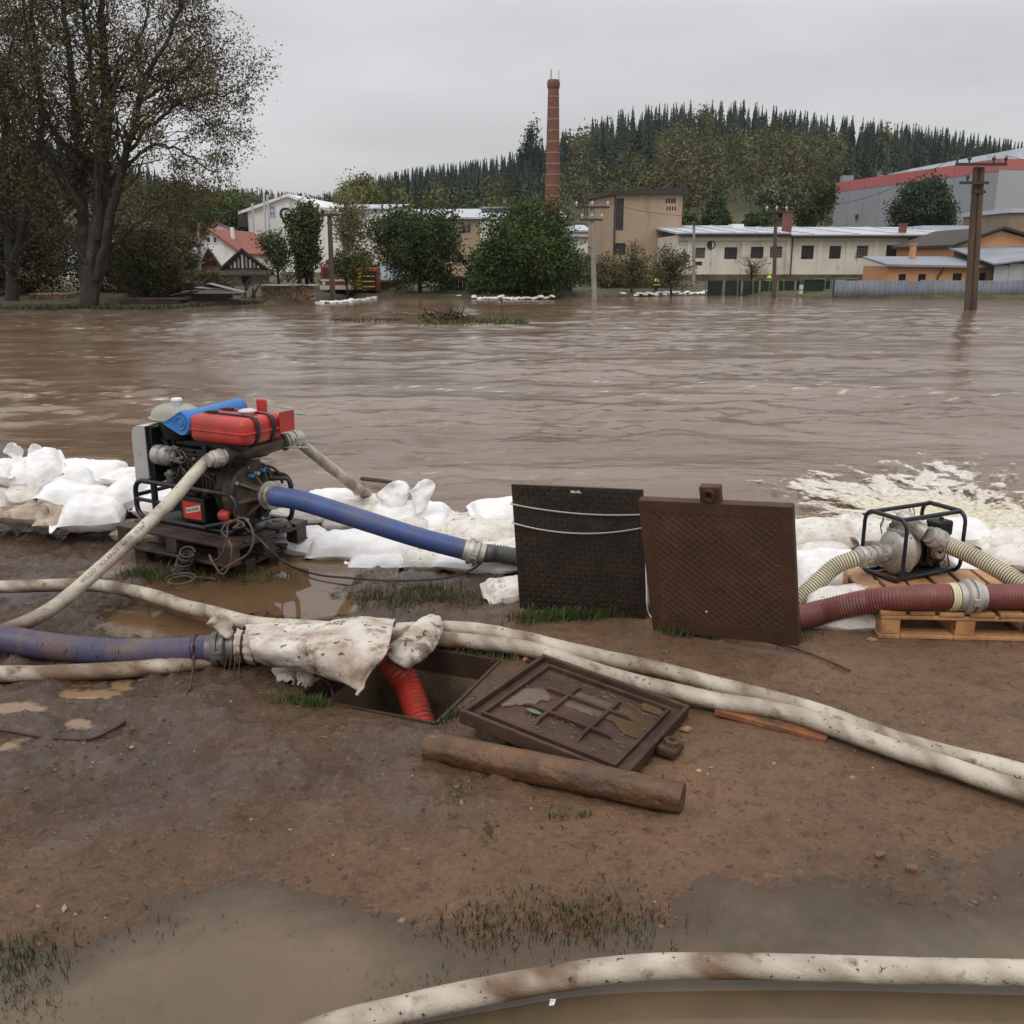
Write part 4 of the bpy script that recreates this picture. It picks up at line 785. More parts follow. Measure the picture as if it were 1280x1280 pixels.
put('roof', B().hexa([[r[0] - .2, 52.7, r[3]], [r[2] + .2, 52.7, r[3]], [r[2] + .2, 55.8, r[3] + .9], [r[0] - .2, 55.8, r[3] + .9]], [[r[0] - .2, 52.7, r[3] + .1], [r[2] + .2, 52.7, r[3] + .1], [r[2] + .2, 55.8, r[3] + 1], [r[0] - .2, 55.8, r[3] + 1]]), M['roof_grey'], f, smooth=False)
r = rect(487, 360, 495, 373, 53); put('door', bx([r[0], 52.93, .06], [r[2], 53.05, r[3]]), M['whitelabel'], f, smooth=False)
f = thing('long_low_roof', 'pale roofed low building glimpsed under the big trees on the left bank', 'building', (PY(70, 350, 70)[0], 70, .4))
r = rect(-60, 330, 108, 360, 70); put('wall', bx([r[0], 70, .3], [r[2], 76, r[3]]), M['white_wall'], f, smooth=False); put('roof', B().hexa([[r[0], 69.6, r[3]], [r[2], 69.6, r[3]], [r[2], 76, r[3] + 1.6], [r[0], 76, r[3] + 1.6]], [[r[0], 69.6, r[3] + .1], [r[2], 69.6, r[3] + .1], [r[2], 76, r[3] + 1.7], [r[0], 76, r[3] + 1.7]]), M['roof_grey'], f, smooth=False)

# fences, gates, poles
pa, pb = PY(1042, 374, 50)[0], PY(1400, 374, 50)[0]; ztop = PY(1100, 350.5, 50)[2]; f = thing('sheet_fence', 'grey corrugated sheet fence standing in the flood before the orange house', 'fence', ((pa + pb) / 2, 50, RIV))
for k in range(27):
    x0 = pa + (pb - pa) * k / 27; x1 = pa + (pb - pa) * (k + 1) / 27 - .012; xs = np.linspace(x0, x1, 13); yy = 50 + .025 * np.sin(np.linspace(0, 5 * np.pi * 2, 13)) + .01 * (k % 2); zt = ztop + .02 * RS.randn()
    put('fence_sheet', B().grid([np.stack([xs, yy, 0 * xs + RIV - .3], 1), np.stack([xs, yy, 0 * xs + zt], 1)]), M['fence_sheet'], f, solid=.006, angle=0)
for k in range(10): x = pa + (pb - pa) * k / 9; put('post', bx([x - .04, 50.05, RIV - .3], [x + .04, 50.13, ztop - .08]), M['darkmetal'], f, smooth=False)
ga, gb = PY(884, 366, 54)[0], PY(1040, 370, 54)[0]; zt = PY(960, 348, 54)[2]; f = thing('mesh_fence', 'green wire fence with dark netting below the cream factory wall', 'fence', ((ga + gb) / 2, 54, 0))
for k in range(7):
    x0, x1 = ga + (gb - ga) * k / 7 + .06, ga + (gb - ga) * (k + 1) / 7 - .06; put('netting', bx([x0, 54.3, -.2], [x1, 54.34, zt - .12]), M['greennet'], f, smooth=False)
for k in range(9): x = ga + (gb - ga) * k / 8; put('post', B().cyl([x, 54.24, -.3], [x + .1 * RS.randn() * .5, 54.24, zt], .04, k=8), M['greenpost'], f)
for (q0, q1, lab) in ((1004, 1031, 'green tube garden gate next to the white meter box'), (1041, 1072, 'green tube gate frame rising behind the corrugated fence')):
    x0, x1 = PY(q0, 360, 52.5)[0], PY(q1, 360, 52.5)[0]; f = thing('garden_gate', lab, 'gate', ((x0 + x1) / 2, 52.5, -.1)); z1 = PY(q0, 348.5, 52.5)[2]
    put('gate_frame', B().sweep([[x0, 52.5, -.3], [x0, 52.5, z1], [x1, 52.5, z1], [x1, 52.5, -.3]], .035, 8), M['greenpost'], f); put('crossbar', B().cyl([x0, 52.5, .1], [x1, 52.5, .1], .025, k=6), M['greenpost'], f); put('gate_mesh', bx([x0 + .05, 52.55, -.2], [x1 - .05, 52.57, z1 - .06]), M['greennet'], f, smooth=False)
r = rect(999, 356, 1003.5, 369, 51.5); f = thing('meter_box', 'white meter box on a post at the edge of the flood by the green gate', 'meter box', ((r[0] + r[2]) / 2, 51.5, RIV))
put('post', bx([r[0] + .03, 51.53, RIV - .2], [r[2] - .03, 51.6, r[3] - .02]), M['concpole'], f, smooth=False); put('cabinet', bx([r[0], 51.4, (r[1] + r[3]) / 2 + .03], [r[2], 51.6, r[3]]), M['whitelabel'], f, smooth=False); put('lower_box', bx([r[0], 51.42, r[1] + .06], [r[2], 51.6, (r[1] + r[3]) / 2 - .03]), M['whitelabel'], f, smooth=False)

def pole(label, pxb, pyb, pxt, pyt, m, wpx, arms, z0=None, name='utility_pole', y=None):
    g = G(pxb, pyb, RIV) if y is None else PY(pxb, pyb, y); y = g[1]; top = PY(pxt, pyt, y); f = thing(name, label, 'pole', (g[0], y, g[2])); r = wpx * y / F / 2
    put('shaft', B().cyl([g[0], y, g[2] - .4], top, r, r * .72, 10), m, f)
    for (dz, half) in arms:
        z = top[2] - dz; put('crossarm', bx([top[0] - half, y - .16, z - .05], [top[0] + half, y - .07, z + .05]), M['darkmetal'], f, smooth=False)
        for k in (-1, 0, 1):
            if half > .3: put('insulator', B().lathe([(0, .03), (.08, .03), (.1, .065), (.16, .06), (.18, .03), (.24, .0)], [top[0] + k * half * .9, y - .115, z + .052], (0, 0, 1), 8), M['insul'], f)
    return f, top
p1, t1 = pole('pale concrete utility pole standing in water before the beige block', 743.5, 377, 740, 255, M['concpole'], 7, [(.15, .8), (.7, .5)])
p2, t2 = pole('slim grey utility pole at the corner of the cream factory', 867.5, 363, 867.5, 277, M['concpole'], 4.5, [(.1, .25)], y=60)
p3, t3 = pole('weathered wooden pole with insulators before the cream factory windows', 967.5, 373, 970, 262, M['woodpole'], 5.5, [(.1, .55), (.45, .3)])
p4, t4 = pole('brown pole beside the white gabled building and fire engine', 416, 376, 411.5, 266, M['woodpole'], 7, [(.1, .45)], y=46)
p5, t5 = pole('grey street lamp pole before the cream house with red roof', 249.5, 346, 248, 278, M['concpole'], 4.5, [(1.3, .28)], y=60)
g = G(1212.5, 388, RIV); f = thing('double_pole', 'dark wooden double pole rising out of the flood on the right', 'pole', (g[0], g[1], RIV)); y = g[1]
for (b0, tx) in ((1208.8, 1220), (1216.4, 1227.2)): put('shaft', B().cyl(PY(b0, 392, y), PY(tx, 209, y), .125, .105, 12), M['woodpole'], f)
for k, (pyy, half) in enumerate(((206, .95), (229, .55))):
    c = PY(1223.5, pyy, y); put('crossarm', bx([c[0] - half - (.25 if k else 0), y - .24, c[2] - .05], [c[0] + half * (.5 if k else 1), y - .14, c[2] + .05]), M['darkmetal'], f, smooth=False)
    for q in (-1, -.5, .5, 1) if k == 0 else (-1,): put('insulator', B().lathe([(0, .035), (.09, .035), (.11, .075), (.18, .07), (.2, .03), (.3, 0)], [c[0] + q * half * .95, y - .19, c[2] + .052], (0, 0, 1), 8), M['darkmetal'], f)
put('pole_band', bx([PY(1221, 240, y)[0] - .16, y - .135, PY(1221, 240, y)[2] - .05], [PY(1221, 240, y)[0] + .28, y + .135, PY(1221, 240, y)[2] + .05]), M['darkmetal'], f, smooth=False)
t6 = PY(1223.5, 206, y)
def cable(label, a, c, sag, r=.011):
    a, c = np.array(a), np.array(c); t = np.linspace(0, 1, 30)[:, None]; P = a + (c - a) * t; P[:, 2] -= sag * 4 * (t * (1 - t))[:, 0]
    tag(put('overhead_cable', B().sweep(P, r, 5), M['darkmetal']), label, 'cable')
cable('overhead wire sagging between the concrete pole and the wooden pole', t1 + [.7, -.115, .05], t3 + [-.5, -.115, .1], .5)
cable('overhead wire from the wooden pole to the dark double pole', t3 + [.5, -.115, .1], t6 + [-.9, -.19, .3], .6)
cable('overhead wire from the concrete pole to the brown pole on the left', t1 + [-.7, -.115, .05], t4 + [.4, -.115, .1], .7)
cable('overhead wire running from the dark double pole out to the right', t6 + [.9, -.19, .3], PY(1420, 190, 34), .3)

# ------------------------------------------------------------------ trees and bushes
def clumped(b, centres, nper, rad, size, colA, colB, rs, asp=1.0):
    colA, colB = np.array(colA) * 1.7, np.array(colB) * 1.7
    C = np.repeat(centres, nper, axis=0) + rs.normal(size=(len(centres) * nper, 3)) * np.asarray(rad)
    t = np.repeat(rs.rand(len(centres), 1), nper, axis=0); c = (np.array(colA) * t + np.array(colB) * (1 - t)) * (.7 + .6 * rs.rand(len(C), 1))
    b.quads(C, size, c, rs, asp=asp)
def limb(b, a, c, r0, r1, rs, wob=.08, n=6, k=6):
    a, c = np.asarray(a, float), np.asarray(c, float); t = np.linspace(0, 1, n)[:, None]; P = a + (c - a) * t; d = np.linalg.norm(c - a)
    P[1:-1] += rs.normal(size=(n - 2, 3)) * d * wob * .5; P[:, 2] += d * .06 * np.sin(t[:, 0] * np.pi); b.sweep(P, np.linspace(r0, r1, n), k, cap=False); return P
def tree(name, label, px, pyb, pyt, wpx, y, cA, cB, seed, n=70, nper=60, size=.13, trunk=.28, group=None, bark='bark', gap=.35, shape=(1, .62), cat='tree', clump=.13, depth=None, zbase=None):
    rs = np.random.RandomState(seed); g = PY(px, pyb, y); base = np.array([g[0], y, g[2] if zbase is None else zbase]); top = PY(px, pyt, y)[2]; H = top - base[2]; Wd = wpx * y / F
    f = thing(name, label, cat, base, group); tb = B(); r0 = max(.05, .028 * H)
    cz = base[2] + H * shape[1]; rz = (top - cz) * .97; n = int(n * 1.5); nper = int(nper * 1.6); size = size * .56; C = rs.normal(size=(n, 3)); C /= np.linalg.norm(C, axis=1)[:, None]; kk = pn(C * 1.9 + seed * 3, 1, 5) > -.42; C = C[kk]; n = len(C); C *= (1 + .5 * pn(C * 1.6 + seed, 1, 2))[:, None] * (rs.rand(n, 1) ** gap); dn = C[:, 2] < 0
    C[dn, 2] *= (cz - base[2] - H * trunk * .5) / rz
    C = C * [Wd / 2 * .88, (depth or Wd) / 2 * .88, rz] + [base[0], y, cz]
    P = limb(tb, base - [0, 0, .4], [base[0] + rs.randn() * .03 * H, y, base[2] + H * .55], r0, r0 * .55, rs, .03, 6, 9)
    for c in C[::max(1, n // 34)]:
        t = np.clip((c[2] - base[2]) / H * .6, .12, .55); s0 = base + (P[-1] - base) * (t / .55); limb(tb, s0, c, r0 * .34, .012, rs, .1)
    put('trunk', tb, M[bark], f); cb = B(); clumped(cb, C, nper, np.array([Wd, (depth or Wd), H * .9]) * clump * .55, size, cA, cB, rs); put('crown', cb, M['leaf'], f, smooth=False); return f
OL, DG, LG, YG_, BR = (.075, .082, .030), (.036, .056, .022), (.070, .100, .034), (.14, .13, .045), (.085, .066, .034)
tree('broadleaf_tree', 'loose olive green tree in front of the white gabled building', 384, 356, 256, 44, 52, OL, DG, 21, 60, 85, .13, .2)
tree('broadleaf_tree', 'lower half bare tree leaning left in front of the white gabled building', 350, 362, 286, 64, 51, OL, DG, 37, 36, 50, .11, .15, gap=.6)
tree('birch_tree', 'sparse pale birch between the brown pole and the dark green tree', 441, 366, 232, 62, 56, (.12, .12, .055), YG_, 22, 60, 40, .11, .3, bark='palebark', gap=.6)
tree('broadleaf_tree', 'wide dark green tree leaning over the flood left of the brown hall wall', 524, 374, 256, 112, 51, DG, (.05, .066, .024), 23, 110, 100, .13, .16)
tree('bush', 'small green bush squeezed between the dark tree and the round tree', 600, 373, 310, 50, 50.5, (.05, .075, .026), LG, 24, 45, 60, .12, .05, shape=(1, .5), cat='bush')
tree('round_tree', 'dense round dark green tree at the water edge below the chimney', 662, 372, 264, 124, 51, (.034, .056, .018), (.062, .088, .026), 25, 170, 110, .13, .05, gap=.25, shape=(1, .5))
tree('young_tree', 'thin young tree standing before the middle of the beige block', 790, 371, 306, 46, 53, (.085, .08, .034), OL, 26, 34, 34, .09, .3, gap=.5)
tree('young_tree', 'slightly fuller young tree at the corner where beige block meets cream factory', 838, 371, 305, 56, 53, (.075, .074, .032), OL, 27, 44, 36, .09, .3, gap=.5)
tree('undergrowth', 'low brown green undergrowth along the foot of the beige block', 765, 371, 318, 80, 57, (.07, .072, .032), BR, 28, 50, 46, .11, .05, shape=(1, .4), cat='bush')
tree('bush', 'low scrub between the two young trees and the slim grey pole', 815, 371, 330, 110, 58, (.06, .062, .03), BR, 29, 50, 42, .11, .05, shape=(1, .4), cat='bush')
tree('bare_shrub', 'nearly leafless shrub against the cream factory wall', 940, 353, 313, 44, 62, (.10, .085, .05), BR, 30, 40, 9, .07, .1, gap=.7, shape=(1, .45), cat='bush')
tree('thuja_tree', 'dense green cone shaped thuja on the slope behind the cream factory', 895, 292, 249, 34, 96, DG, (.045, .075, .024), 31, 70, 70, .2, .05, gap=.3, shape=(1, .35), bark='bark')
tree('bush', 'yellow green bush just right of the beige block roof', 858, 292, 262, 26, 94, (.10, .13, .04), LG, 32, 40, 50, .2, .05, shape=(1, .45), cat='bush')
tree('broadleaf_tree', 'silvery green tree behind the factory chimney stack', 972, 290, 226, 62, 104, (.13, .13, .085), OL, 33, 60, 70, .24, .1)
tree('broadleaf_tree', 'dark olive tree touching the left end of the grey warehouse', 1017, 292, 226, 58, 108, OL, DG, 34, 60, 70, .25, .1)
tree('bush', 'rounded green bush on the slope left of the brick chimney stack', 950, 292, 264, 44, 100, DG, LG, 35, 40, 60, .22, .05, shape=(1, .45), cat='bush')
tree('pine_tree', 'broad dark pine in front of the grey warehouse', 1152, 294, 221, 76, 92, (.030, .046, .028), (.05, .06, .034), 36, 120, 90, .22, .08, gap=.4, shape=(1, .42))
tree('overhanging_tree', 'scrubby tree whose low boughs hang before the fire engine', 436, 376, 312, 62, 47.6, OL, (.06, .075, .03), 71, 22, 50, .12, .55, shape=(1, .72), gap=.5)
tree('bush', 'brown green undergrowth behind the pale birch and fire engine', 445, 368, 318, 80, 60, OL, BR, 38, 50, 60, .13, .05, shape=(1, .4), cat='bush')
tree('bush', 'grey brown scrub filling the gap left of the white annex', 735, 370, 325, 44, 60, OL, BR, 39, 30, 60, .12, .05, shape=(1, .4), cat='bush')
tree('bush', 'dense bush overgrowing the timber pile right of the great trunk', 190, 372, 292, 90, 41, (.05, .058, .026), BR, 40, 80, 90, .10, .05, shape=(1, .45), cat='bush')
tree('bush', 'brown leafed bush between the red shed and the big tree', 222, 352, 280, 60, 60, BR, OL, 41, 50, 70, .13, .05, shape=(1, .45), cat='bush')
tree('bush', 'low dry bush beside the timber barn and the lamp pole', 262, 366, 336, 62, 50, BR, OL, 42, 40, 60, .1, .05, shape=(1, .4), cat='bush')
tree('broadleaf_tree', 'green tree on the slope behind the red roofed houses', 236, 318, 232, 90, 105, DG, OL, 43, 70, 80, .26, .1)
tree('broadleaf_tree', 'pale autumn tree on the slope left of the white gable', 290, 306, 240, 60, 112, OL, LG, 44, 60, 70, .26, .1)
tree('broadleaf_tree', 'tall yellowish tree rising behind the white hall', 455, 300, 222, 56, 118, YG_, OL, 45, 60, 70, .26, .1)
tree('conifer_tree', 'dark spruce standing alone on the skyline left of the chimney', 664, 262, 158, 34, 300, (.016, .026, .022), (.022, .032, .024), 46, 70, 60, .6, .12, shape=(1, .55))
def big_tree(label, base_px, base_py, y, limbs, ntw, nleaf, seed, r0, colA, colB, lsz=.085):
    rs = np.random.RandomState(seed); g = PY(base_px, base_py, y); f = thing('riverside_tree', label, 'tree', g); tb = B(); tips = []
    for (pts, ra, rb) in limbs:
        dy = rs.uniform(-1, 1); P = np.array([PY(p[0], p[1], y + dy * (k > 0) * k * .7) for k, p in enumerate(pts)]); Q, Ln = crom(P, 26); Q[1:] += rs.normal(size=(25, 3)) * .03
        R = np.linspace(ra, rb, 26); tb.sweep(Q, R, 9, cap=False); nb = int(Ln * ntw)
        for k in range(nb):
            t = rs.uniform(.18, 1) ** .8; i = int(t * 25); p = Q[i]; tan = Q[min(25, i + 1)] - Q[max(0, i - 1)]; tan /= np.linalg.norm(tan)
            d = rs.normal(size=3); d -= (d @ tan) * tan; d /= np.linalg.norm(d); d = d * .9 + tan * .75 + np.array([0, 0, .2]); d /= np.linalg.norm(d)
            ln = (1.1 + 2.2 * rs.rand()) * (1.15 - .6 * t); r1 = max(.012, R[i] * .34); S = limb(tb, p, p + d * ln, r1, .007, rs, .16, 7, 5)
            for q in range(5):
                j = rs.randint(2, 7); d2 = d + rs.normal(size=3) * .7; d2 /= np.linalg.norm(d2); l2 = ln * rs.uniform(.25, .5); e = S[j] + d2 * l2; limb(tb, S[j], e, .009, .004, rs, .2, 4, 3)
                tips += [S[j] + (e - S[j]) * u for u in (.55, .8, 1.0)]
    put('trunk', tb, M['bark'], f); cb = B(); clumped(cb, np.array(tips), nleaf, .16, lsz, colA, colB, rs, 1.1); put('crown', cb, M['leaf'], f, smooth=False)
LA, LB = (.068, .053, .024), (.086, .074, .030)
big_tree('great many stemmed bare topped tree on the far left bank', 112, 388, 37, [
    ([(112, 390), (116, 330), (128, 240), (132, 130), (128, 40), (122, -60)], .34, .07), ([(108, 388), (106, 320), (100, 220), (92, 110), (80, 20), (70, -70)], .26, .06),
    ([(122, 350), (140, 270), (158, 190), (178, 110), (214, 40), (232, -20)], .20, .04), ([(124, 300), (122, 200), (116, 110), (104, 10), (98, -60)], .14, .04),
    ([(158, 190), (196, 150), (240, 122), (285, 118), (306, 108)], .08, .015), ([(150, 215), (190, 182), (226, 190), (262, 212), (276, 214)], .07, .012), ([(170, 130), (206, 108), (248, 70), (268, 40)], .07, .015),
    ([(166, 165), (210, 128), (258, 150), (268, 168)], .05, .012), ([(104, 260), (60, 190), (20, 120), (-20, 60)], .12, .03), ([(128, 140), (160, 80), (184, 20), (190, -40)], .08, .02), ([(100, 210), (60, 150), (40, 70), (24, -20)], .1, .03), ([(110, 330), (70, 280), (20, 250), (-30, 240)], .1, .03), ([(122, 330), (160, 290), (200, 262), (230, 262)], .08, .02)],
    4.8, 9, 51, .3, LA, LB, .043)
big_tree('second large tree at the left edge whose crown fills the upper corner', 16, 388, 39, [
    ([(16, 388), (14, 300), (10, 180), (-10, 60), (-20, -60)], .28, .07), ([(16, 330), (40, 240), (52, 130), (40, 20), (44, -60)], .16, .04), ([(14, 300), (-30, 220), (-80, 120), (-110, 20)], .16, .04), ([(16, 320), (60, 282), (96, 240), (110, 200)], .1, .02), ([(10, 220), (30, 160), (10, 90), (20, 20)], .1, .03), ([(14, 340), (-30, 300), (-60, 290)], .1, .03), ([(18, 350), (60, 330), (90, 318)], .07, .02)],
    5.0, 8, 52, .3, LA, LB, .046)
for k, (px, pyb, pyt, w, y, lab) in enumerate(((40, 384, 250, 120, 44, 'dense shady thicket under the two big trees'), (150, 384, 262, 120, 46, 'brown green thicket behind the great trunk'), (-40, 384, 230, 130, 42, 'dark thicket at the far left edge of the bank'))):
    tree('thicket', lab, px, pyb, pyt, w, y, (.048, .046, .022), (.064, .056, .026), 60 + k, 90, 90, .11, .05, shape=(1, .5), cat='bush')
tree('tall_tree', 'tall brown leaved tree behind the big trees on the left bank', 50, 384, 70, 170, 50, (.056, .05, .024), (.07, .06, .026), 66, 90, 36, .12, .15, shape=(1, .5), gap=.5)

# ------------------------------------------------------------------ far bank: timber, vehicles, people, sandbags
def log_stack(label, r, y, n0, cover, seed):
    rs = np.random.RandomState(seed); x0, z0, x1, z1 = r; f = thing('firewood_stack', label, 'firewood', ((x0 + x1) / 2, y, z0)); b = B(); d = .11; k = 0
    zz = z0 + d / 2
    while zz < z1 - d / 2:
        x = x0 + d / 2 + (k % 2) * d / 2
        while x < x1:
            rr = d * .5 * rs.uniform(.75, 1.05); b.cyl([x, y - rs.rand() * .06, zz], [x, y + .9, zz], rr, k=6, col=np.array(srgb(176, 148, 116)) * rs.uniform(.4, 1.1)); x += d
        zz += d * .87; k += 1
    tag(put('split_log', b, M['cobble'], f, smooth=False), kind='stuff')
    if cover: put('cover_sheet', B().grid([[[x0 - .25 + (x1 - x0 + .5) * i / 10, y - .2 + .6 * j, z1 + .02 + .05 * rs.rand()] for i in range(11)] for j in range(3)]), M['roof_grey'], f, solid=.03)
log_stack('long firewood stack with pale split ends under a grey cover', rect(326, 358, 388, 384, 43), 43, 0, True, 1)
log_stack('dark firewood stack behind the trunk of the great tree', rect(36, 366, 84, 388, 40), 40, 0, False, 2)
log_stack('short firewood stack close left of the great trunk', rect(88, 362, 108, 388, 42), 42, 0, False, 6)
def board_pile(label, px0, px1, pyb, pyt, y, seed, rows=6):
    rs = np.random.RandomState(seed); r = rect(px0, pyt, px1, pyb, y); f = thing('board_pile', label, 'timber pile', ((r[0] + r[2]) / 2, y, r[1])); h = (r[3] - r[1]) / rows
    for k in range(rows):
        for q in range(2):
            o = rs.uniform(-.25, .25); a = rs.uniform(-.05, .05); R_ = np.array([[math.cos(a), -math.sin(a), 0], [math.sin(a), math.cos(a), 0], [0, 0, 1]])
            put('board', B().box([-(r[2] - r[0]) / 2 + o, -.2, 0], [(r[2] - r[0]) / 2 + o, .2, h * .72], R_, [(r[0] + r[2]) / 2, y + q * .5, r[1] + k * h]), M['timber'] if (k + q) % 3 else M['darkwood'], f, smooth=False)
    return f, r
f, r = board_pile('low pile of weathered boards at the water edge right of the great trunk', 160, 234, 390, 372, 38, 3)
f, r = board_pile('grey board pile covered with loose sheets before the timber barn', 234, 292, 388, 366, 40, 4)
for k in range(4): put('loose_sheet', B().box([-.7, -.4, 0], [.7, .4, .02], Matrix.Rotation(.15 * k - .2, 3, 'Y'), [r[0] + .3 + .5 * k, 39.6, r[3] + .05 + .05 * k]), M['roof_grey'], f, smooth=False)
f, r = board_pile('stack of dark reclaimed planks under the bush', 168, 246, 372, 352, 42, 5, 7)
f = thing('leaning_poles', 'bundle of leaning poles in front of the timber barn', 'poles', PY(305, 384, 42))
for k in range(7): put('lean_pole', B().cyl(PY(296 + 4 * k, 384, 41.8 + .1 * k), PY(318 + (k % 3) * 5 - (k % 2) * 12, 345 + 3 * k, 42.5), .035, k=6), M['timber'], f)
# fire engine and the orange trailer
y = 49.0; xa, xb = PY(397, 370, y)[0], PY(441, 370, y)[0]; z0 = .0; f = thing('fire_engine', 'red fire engine half hidden behind the brown pole', 'fire engine', ((xa + xb) / 2, y, z0)); w = xb - xa
put('body', bx([xa + w * .12, y + .6, z0 + .35], [xb, y + 5.2, z0 + 1.55]).box([xa + w * .2, y + .7, z0 + 1.552], [xb - .06, y + 5.1, z0 + 1.75]), M['truckred'], f, bevel=.04, smooth=False)
put('cab', bx([xa + w * .12, y, z0 + .3], [xb, y + .59, z0 + 1.45]), M['truckred'], f, bevel=.05, smooth=False)
put('windscreen', bx([xa + w * .2, y - .02, z0 + .95], [xb - w * .1, y + .02, z0 + 1.36]), M['glass'], f, smooth=False); put('bumper', bx([xa + w * .1, y - .12, z0 + .32], [xb + .02, y - .004, z0 + .52]), M['whitelabel'], f, smooth=False)
put('stripe', bx([xa + w * .12, y - .03, z0 + .72], [xb, y - .003, z0 + .82]), M['whitelabel'], f, smooth=False); put('light_bar', bx([xa + w * .3, y + .1, z0 + 1.46], [xb - w * .2, y + .35, z0 + 1.56]), M['bluepane'], f, smooth=False)
for x in (xa + w * .25, xb - w * .15): wh = put('wheel', B().lathe([(0, .0), (0, .3), (.05, .36), (.2, .36), (.25, .3), (.25, 0)], [x, y + .75, z0 + .33], (1, 0, 0), 16), M['black'], f)
for x in (xa + w * .2, xb - w * .1): put('headlight', B().lathe([(0, 0), (0, .09), (.05, .09)], [x, y - .06, z0 + .62], (0, 1, 0), 10), M['insul'], f)
y = 50.5; xa, xb = PY(443, 370, y)[0], PY(457, 370, y)[0]; f = thing('rescue_trailer', 'orange trailer with yellow and black chevrons beside the fire engine', 'trailer', ((xa + xb) / 2, y, 0)); put('body', bx([xa, y, .25], [xb + .6, y + 1.6, 1.35]), mat('signal_orange', srgb(198, 86, 34), rough=.5), f, bevel=.03, smooth=False)
yel = mat('signal_yellow', srgb(206, 178, 52), rough=.5); put('chevron_board', bx([xa + .02, y - .04, .3], [xa + .4, y - .003, 1.25]), yel, f, smooth=False)
for k in range(5): z = .34 + .18 * k; put('chevron_stripe', B().hexa([[xa + .03, y - .05, z], [xa + .39, y - .05, z + .12], [xa + .39, y - .042, z + .12], [xa + .03, y - .042, z]], [[xa + .03, y - .05, z + .07], [xa + .39, y - .05, z + .19], [xa + .39, y - .042, z + .19], [xa + .03, y - .042, z + .07]]), M['ink'], f, smooth=False)
put('dark_rack', bx([xa + .42, y - .06, .28], [xb + .58, y - .004, 1.2]), M['black'], f, smooth=False)
for k in range(3): put('rack_bar', bx([xa + .46, y - .1, .4 + .26 * k], [xb + .5, y - .063, .45 + .26 * k]), yel, f, smooth=False)
for x in (xa + .2, xb + .3): put('wheel', B().lathe([(0, 0), (0, .24), (.04, .28), (.14, .28), (.18, .24), (.18, 0)], [x, y + .5, .28], (1, 0, 0), 14), M['black'], f)

def person(label, px, pyb, pyt, y, jacket, trousers, helmet, facing=0.0, arm=.35, band=None):
    a, t = PY(px, pyb, y), PY(px, pyt, y); H = t[2] - a[2]; s = H / 1.8; f = thing('person', label, 'person', a)
    bm = bmesh.new(); J = {'pelvis': (0, 0, .98), 'chest': (0, .02, 1.32), 'neck': (0, .02, 1.52), 'head': (0, 0, 1.66), 'top': (0, 0, 1.76)}
    rad = {'pelvis': .16, 'chest': .19, 'neck': .065, 'head': .10, 'top': .085}
    E_ = [('pelvis', 'chest'), ('chest', 'neck'), ('neck', 'head'), ('head', 'top')]
    for sd, sg in (('l', -1), ('r', 1)):
        J.update({sd + 'sh': (.2 * sg, .02, 1.44), sd + 'el': (.27 * sg, -.05, 1.16), sd + 'wr': (.2 * sg, -.05 - arm, 1.02), sd + 'hd': (.19 * sg, -.14 - arm, 1.0), sd + 'hip': (.1 * sg, 0, .9), sd + 'kn': (.12 * sg, -.04, .5), sd + 'an': (.13 * sg, .03, .09), sd + 'to': (.14 * sg, -.15, .04)})
        rad.update({sd + 'sh': .085, sd + 'el': .06, sd + 'wr': .045, sd + 'hd': .045, sd + 'hip': .11, sd + 'kn': .075, sd + 'an': .06, sd + 'to': .05})
        E_ += [('chest', sd + 'sh'), (sd + 'sh', sd + 'el'), (sd + 'el', sd + 'wr'), (sd + 'wr', sd + 'hd'), ('pelvis', sd + 'hip'), (sd + 'hip', sd + 'kn'), (sd + 'kn', sd + 'an'), (sd + 'an', sd + 'to')]
    cf, sf = math.cos(facing), math.sin(facing); W_ = lambda p: np.array([p[0] * cf - p[1] * sf, p[0] * sf + p[1] * cf, p[2]]) * s + a
    me = bpy.data.meshes.new('body'); ks = list(J); me.from_pydata([tuple(W_(J[k]) - a) for k in ks], [(ks.index(u), ks.index(v)) for u, v in E_], [])
    o = bpy.data.objects.new('body', me); COL.objects.link(o); o.parent = f; ORG[o.name] = a; me.materials.append(jacket); o.modifiers.new('k', 'SKIN')
    for v, k in zip(me.skin_vertices[0].data, ks): v.radius = (rad[k] * s, rad[k] * s); v.use_root = k == 'pelvis'
    md = o.modifiers.new('u', 'SUBSURF'); md.levels = 1; md.render_levels = 1
    b = B()
    for sg in (-1, 1): b = B(); b.sweep([W_((.1 * sg, 0, .98)), W_((.12 * sg, -.04, .5)), W_((.13 * sg, .03, .08))], np.array([.135, .1, .085]) * s, 10); put('trouser_leg', b, trousers, f)
    put('helmet', B().lathe([(-.02, .15), (0, .155), (.01, .125), (.06, .12), (.11, .085), (.14, 0)], W_((0, 0, 1.68)) , (0, 0, 1), 14), helmet, f) if s > .2 else None
    put('face', B().lathe([(0, 0), (.01, .05), (.03, .06), (.03, 0)], W_((0, -.115, 1.63)), (0, 1, 0), 10), mat('skin', srgb(190, 146, 122)), f)
    if band is not None:
        for z, r in ((1.18, .2), (.62, 0)):
            if r: put('reflective_band', B().lathe([(-.03, r * .96), (-.03, r), (.03, r), (.03, r * .96)], W_((0, .01, z)), (0, 0, 1), 14), band, f)
    return f
dk = mat('dark_uniform', srgb(38, 40, 46), rough=.8); hv = mat('hi_vis_yellow', srgb(196, 200, 60), rough=.6); hy = mat('yellow_helmet', srgb(214, 206, 90), rough=.4); silv = mat('silver_band', srgb(206, 206, 190), rough=.4)
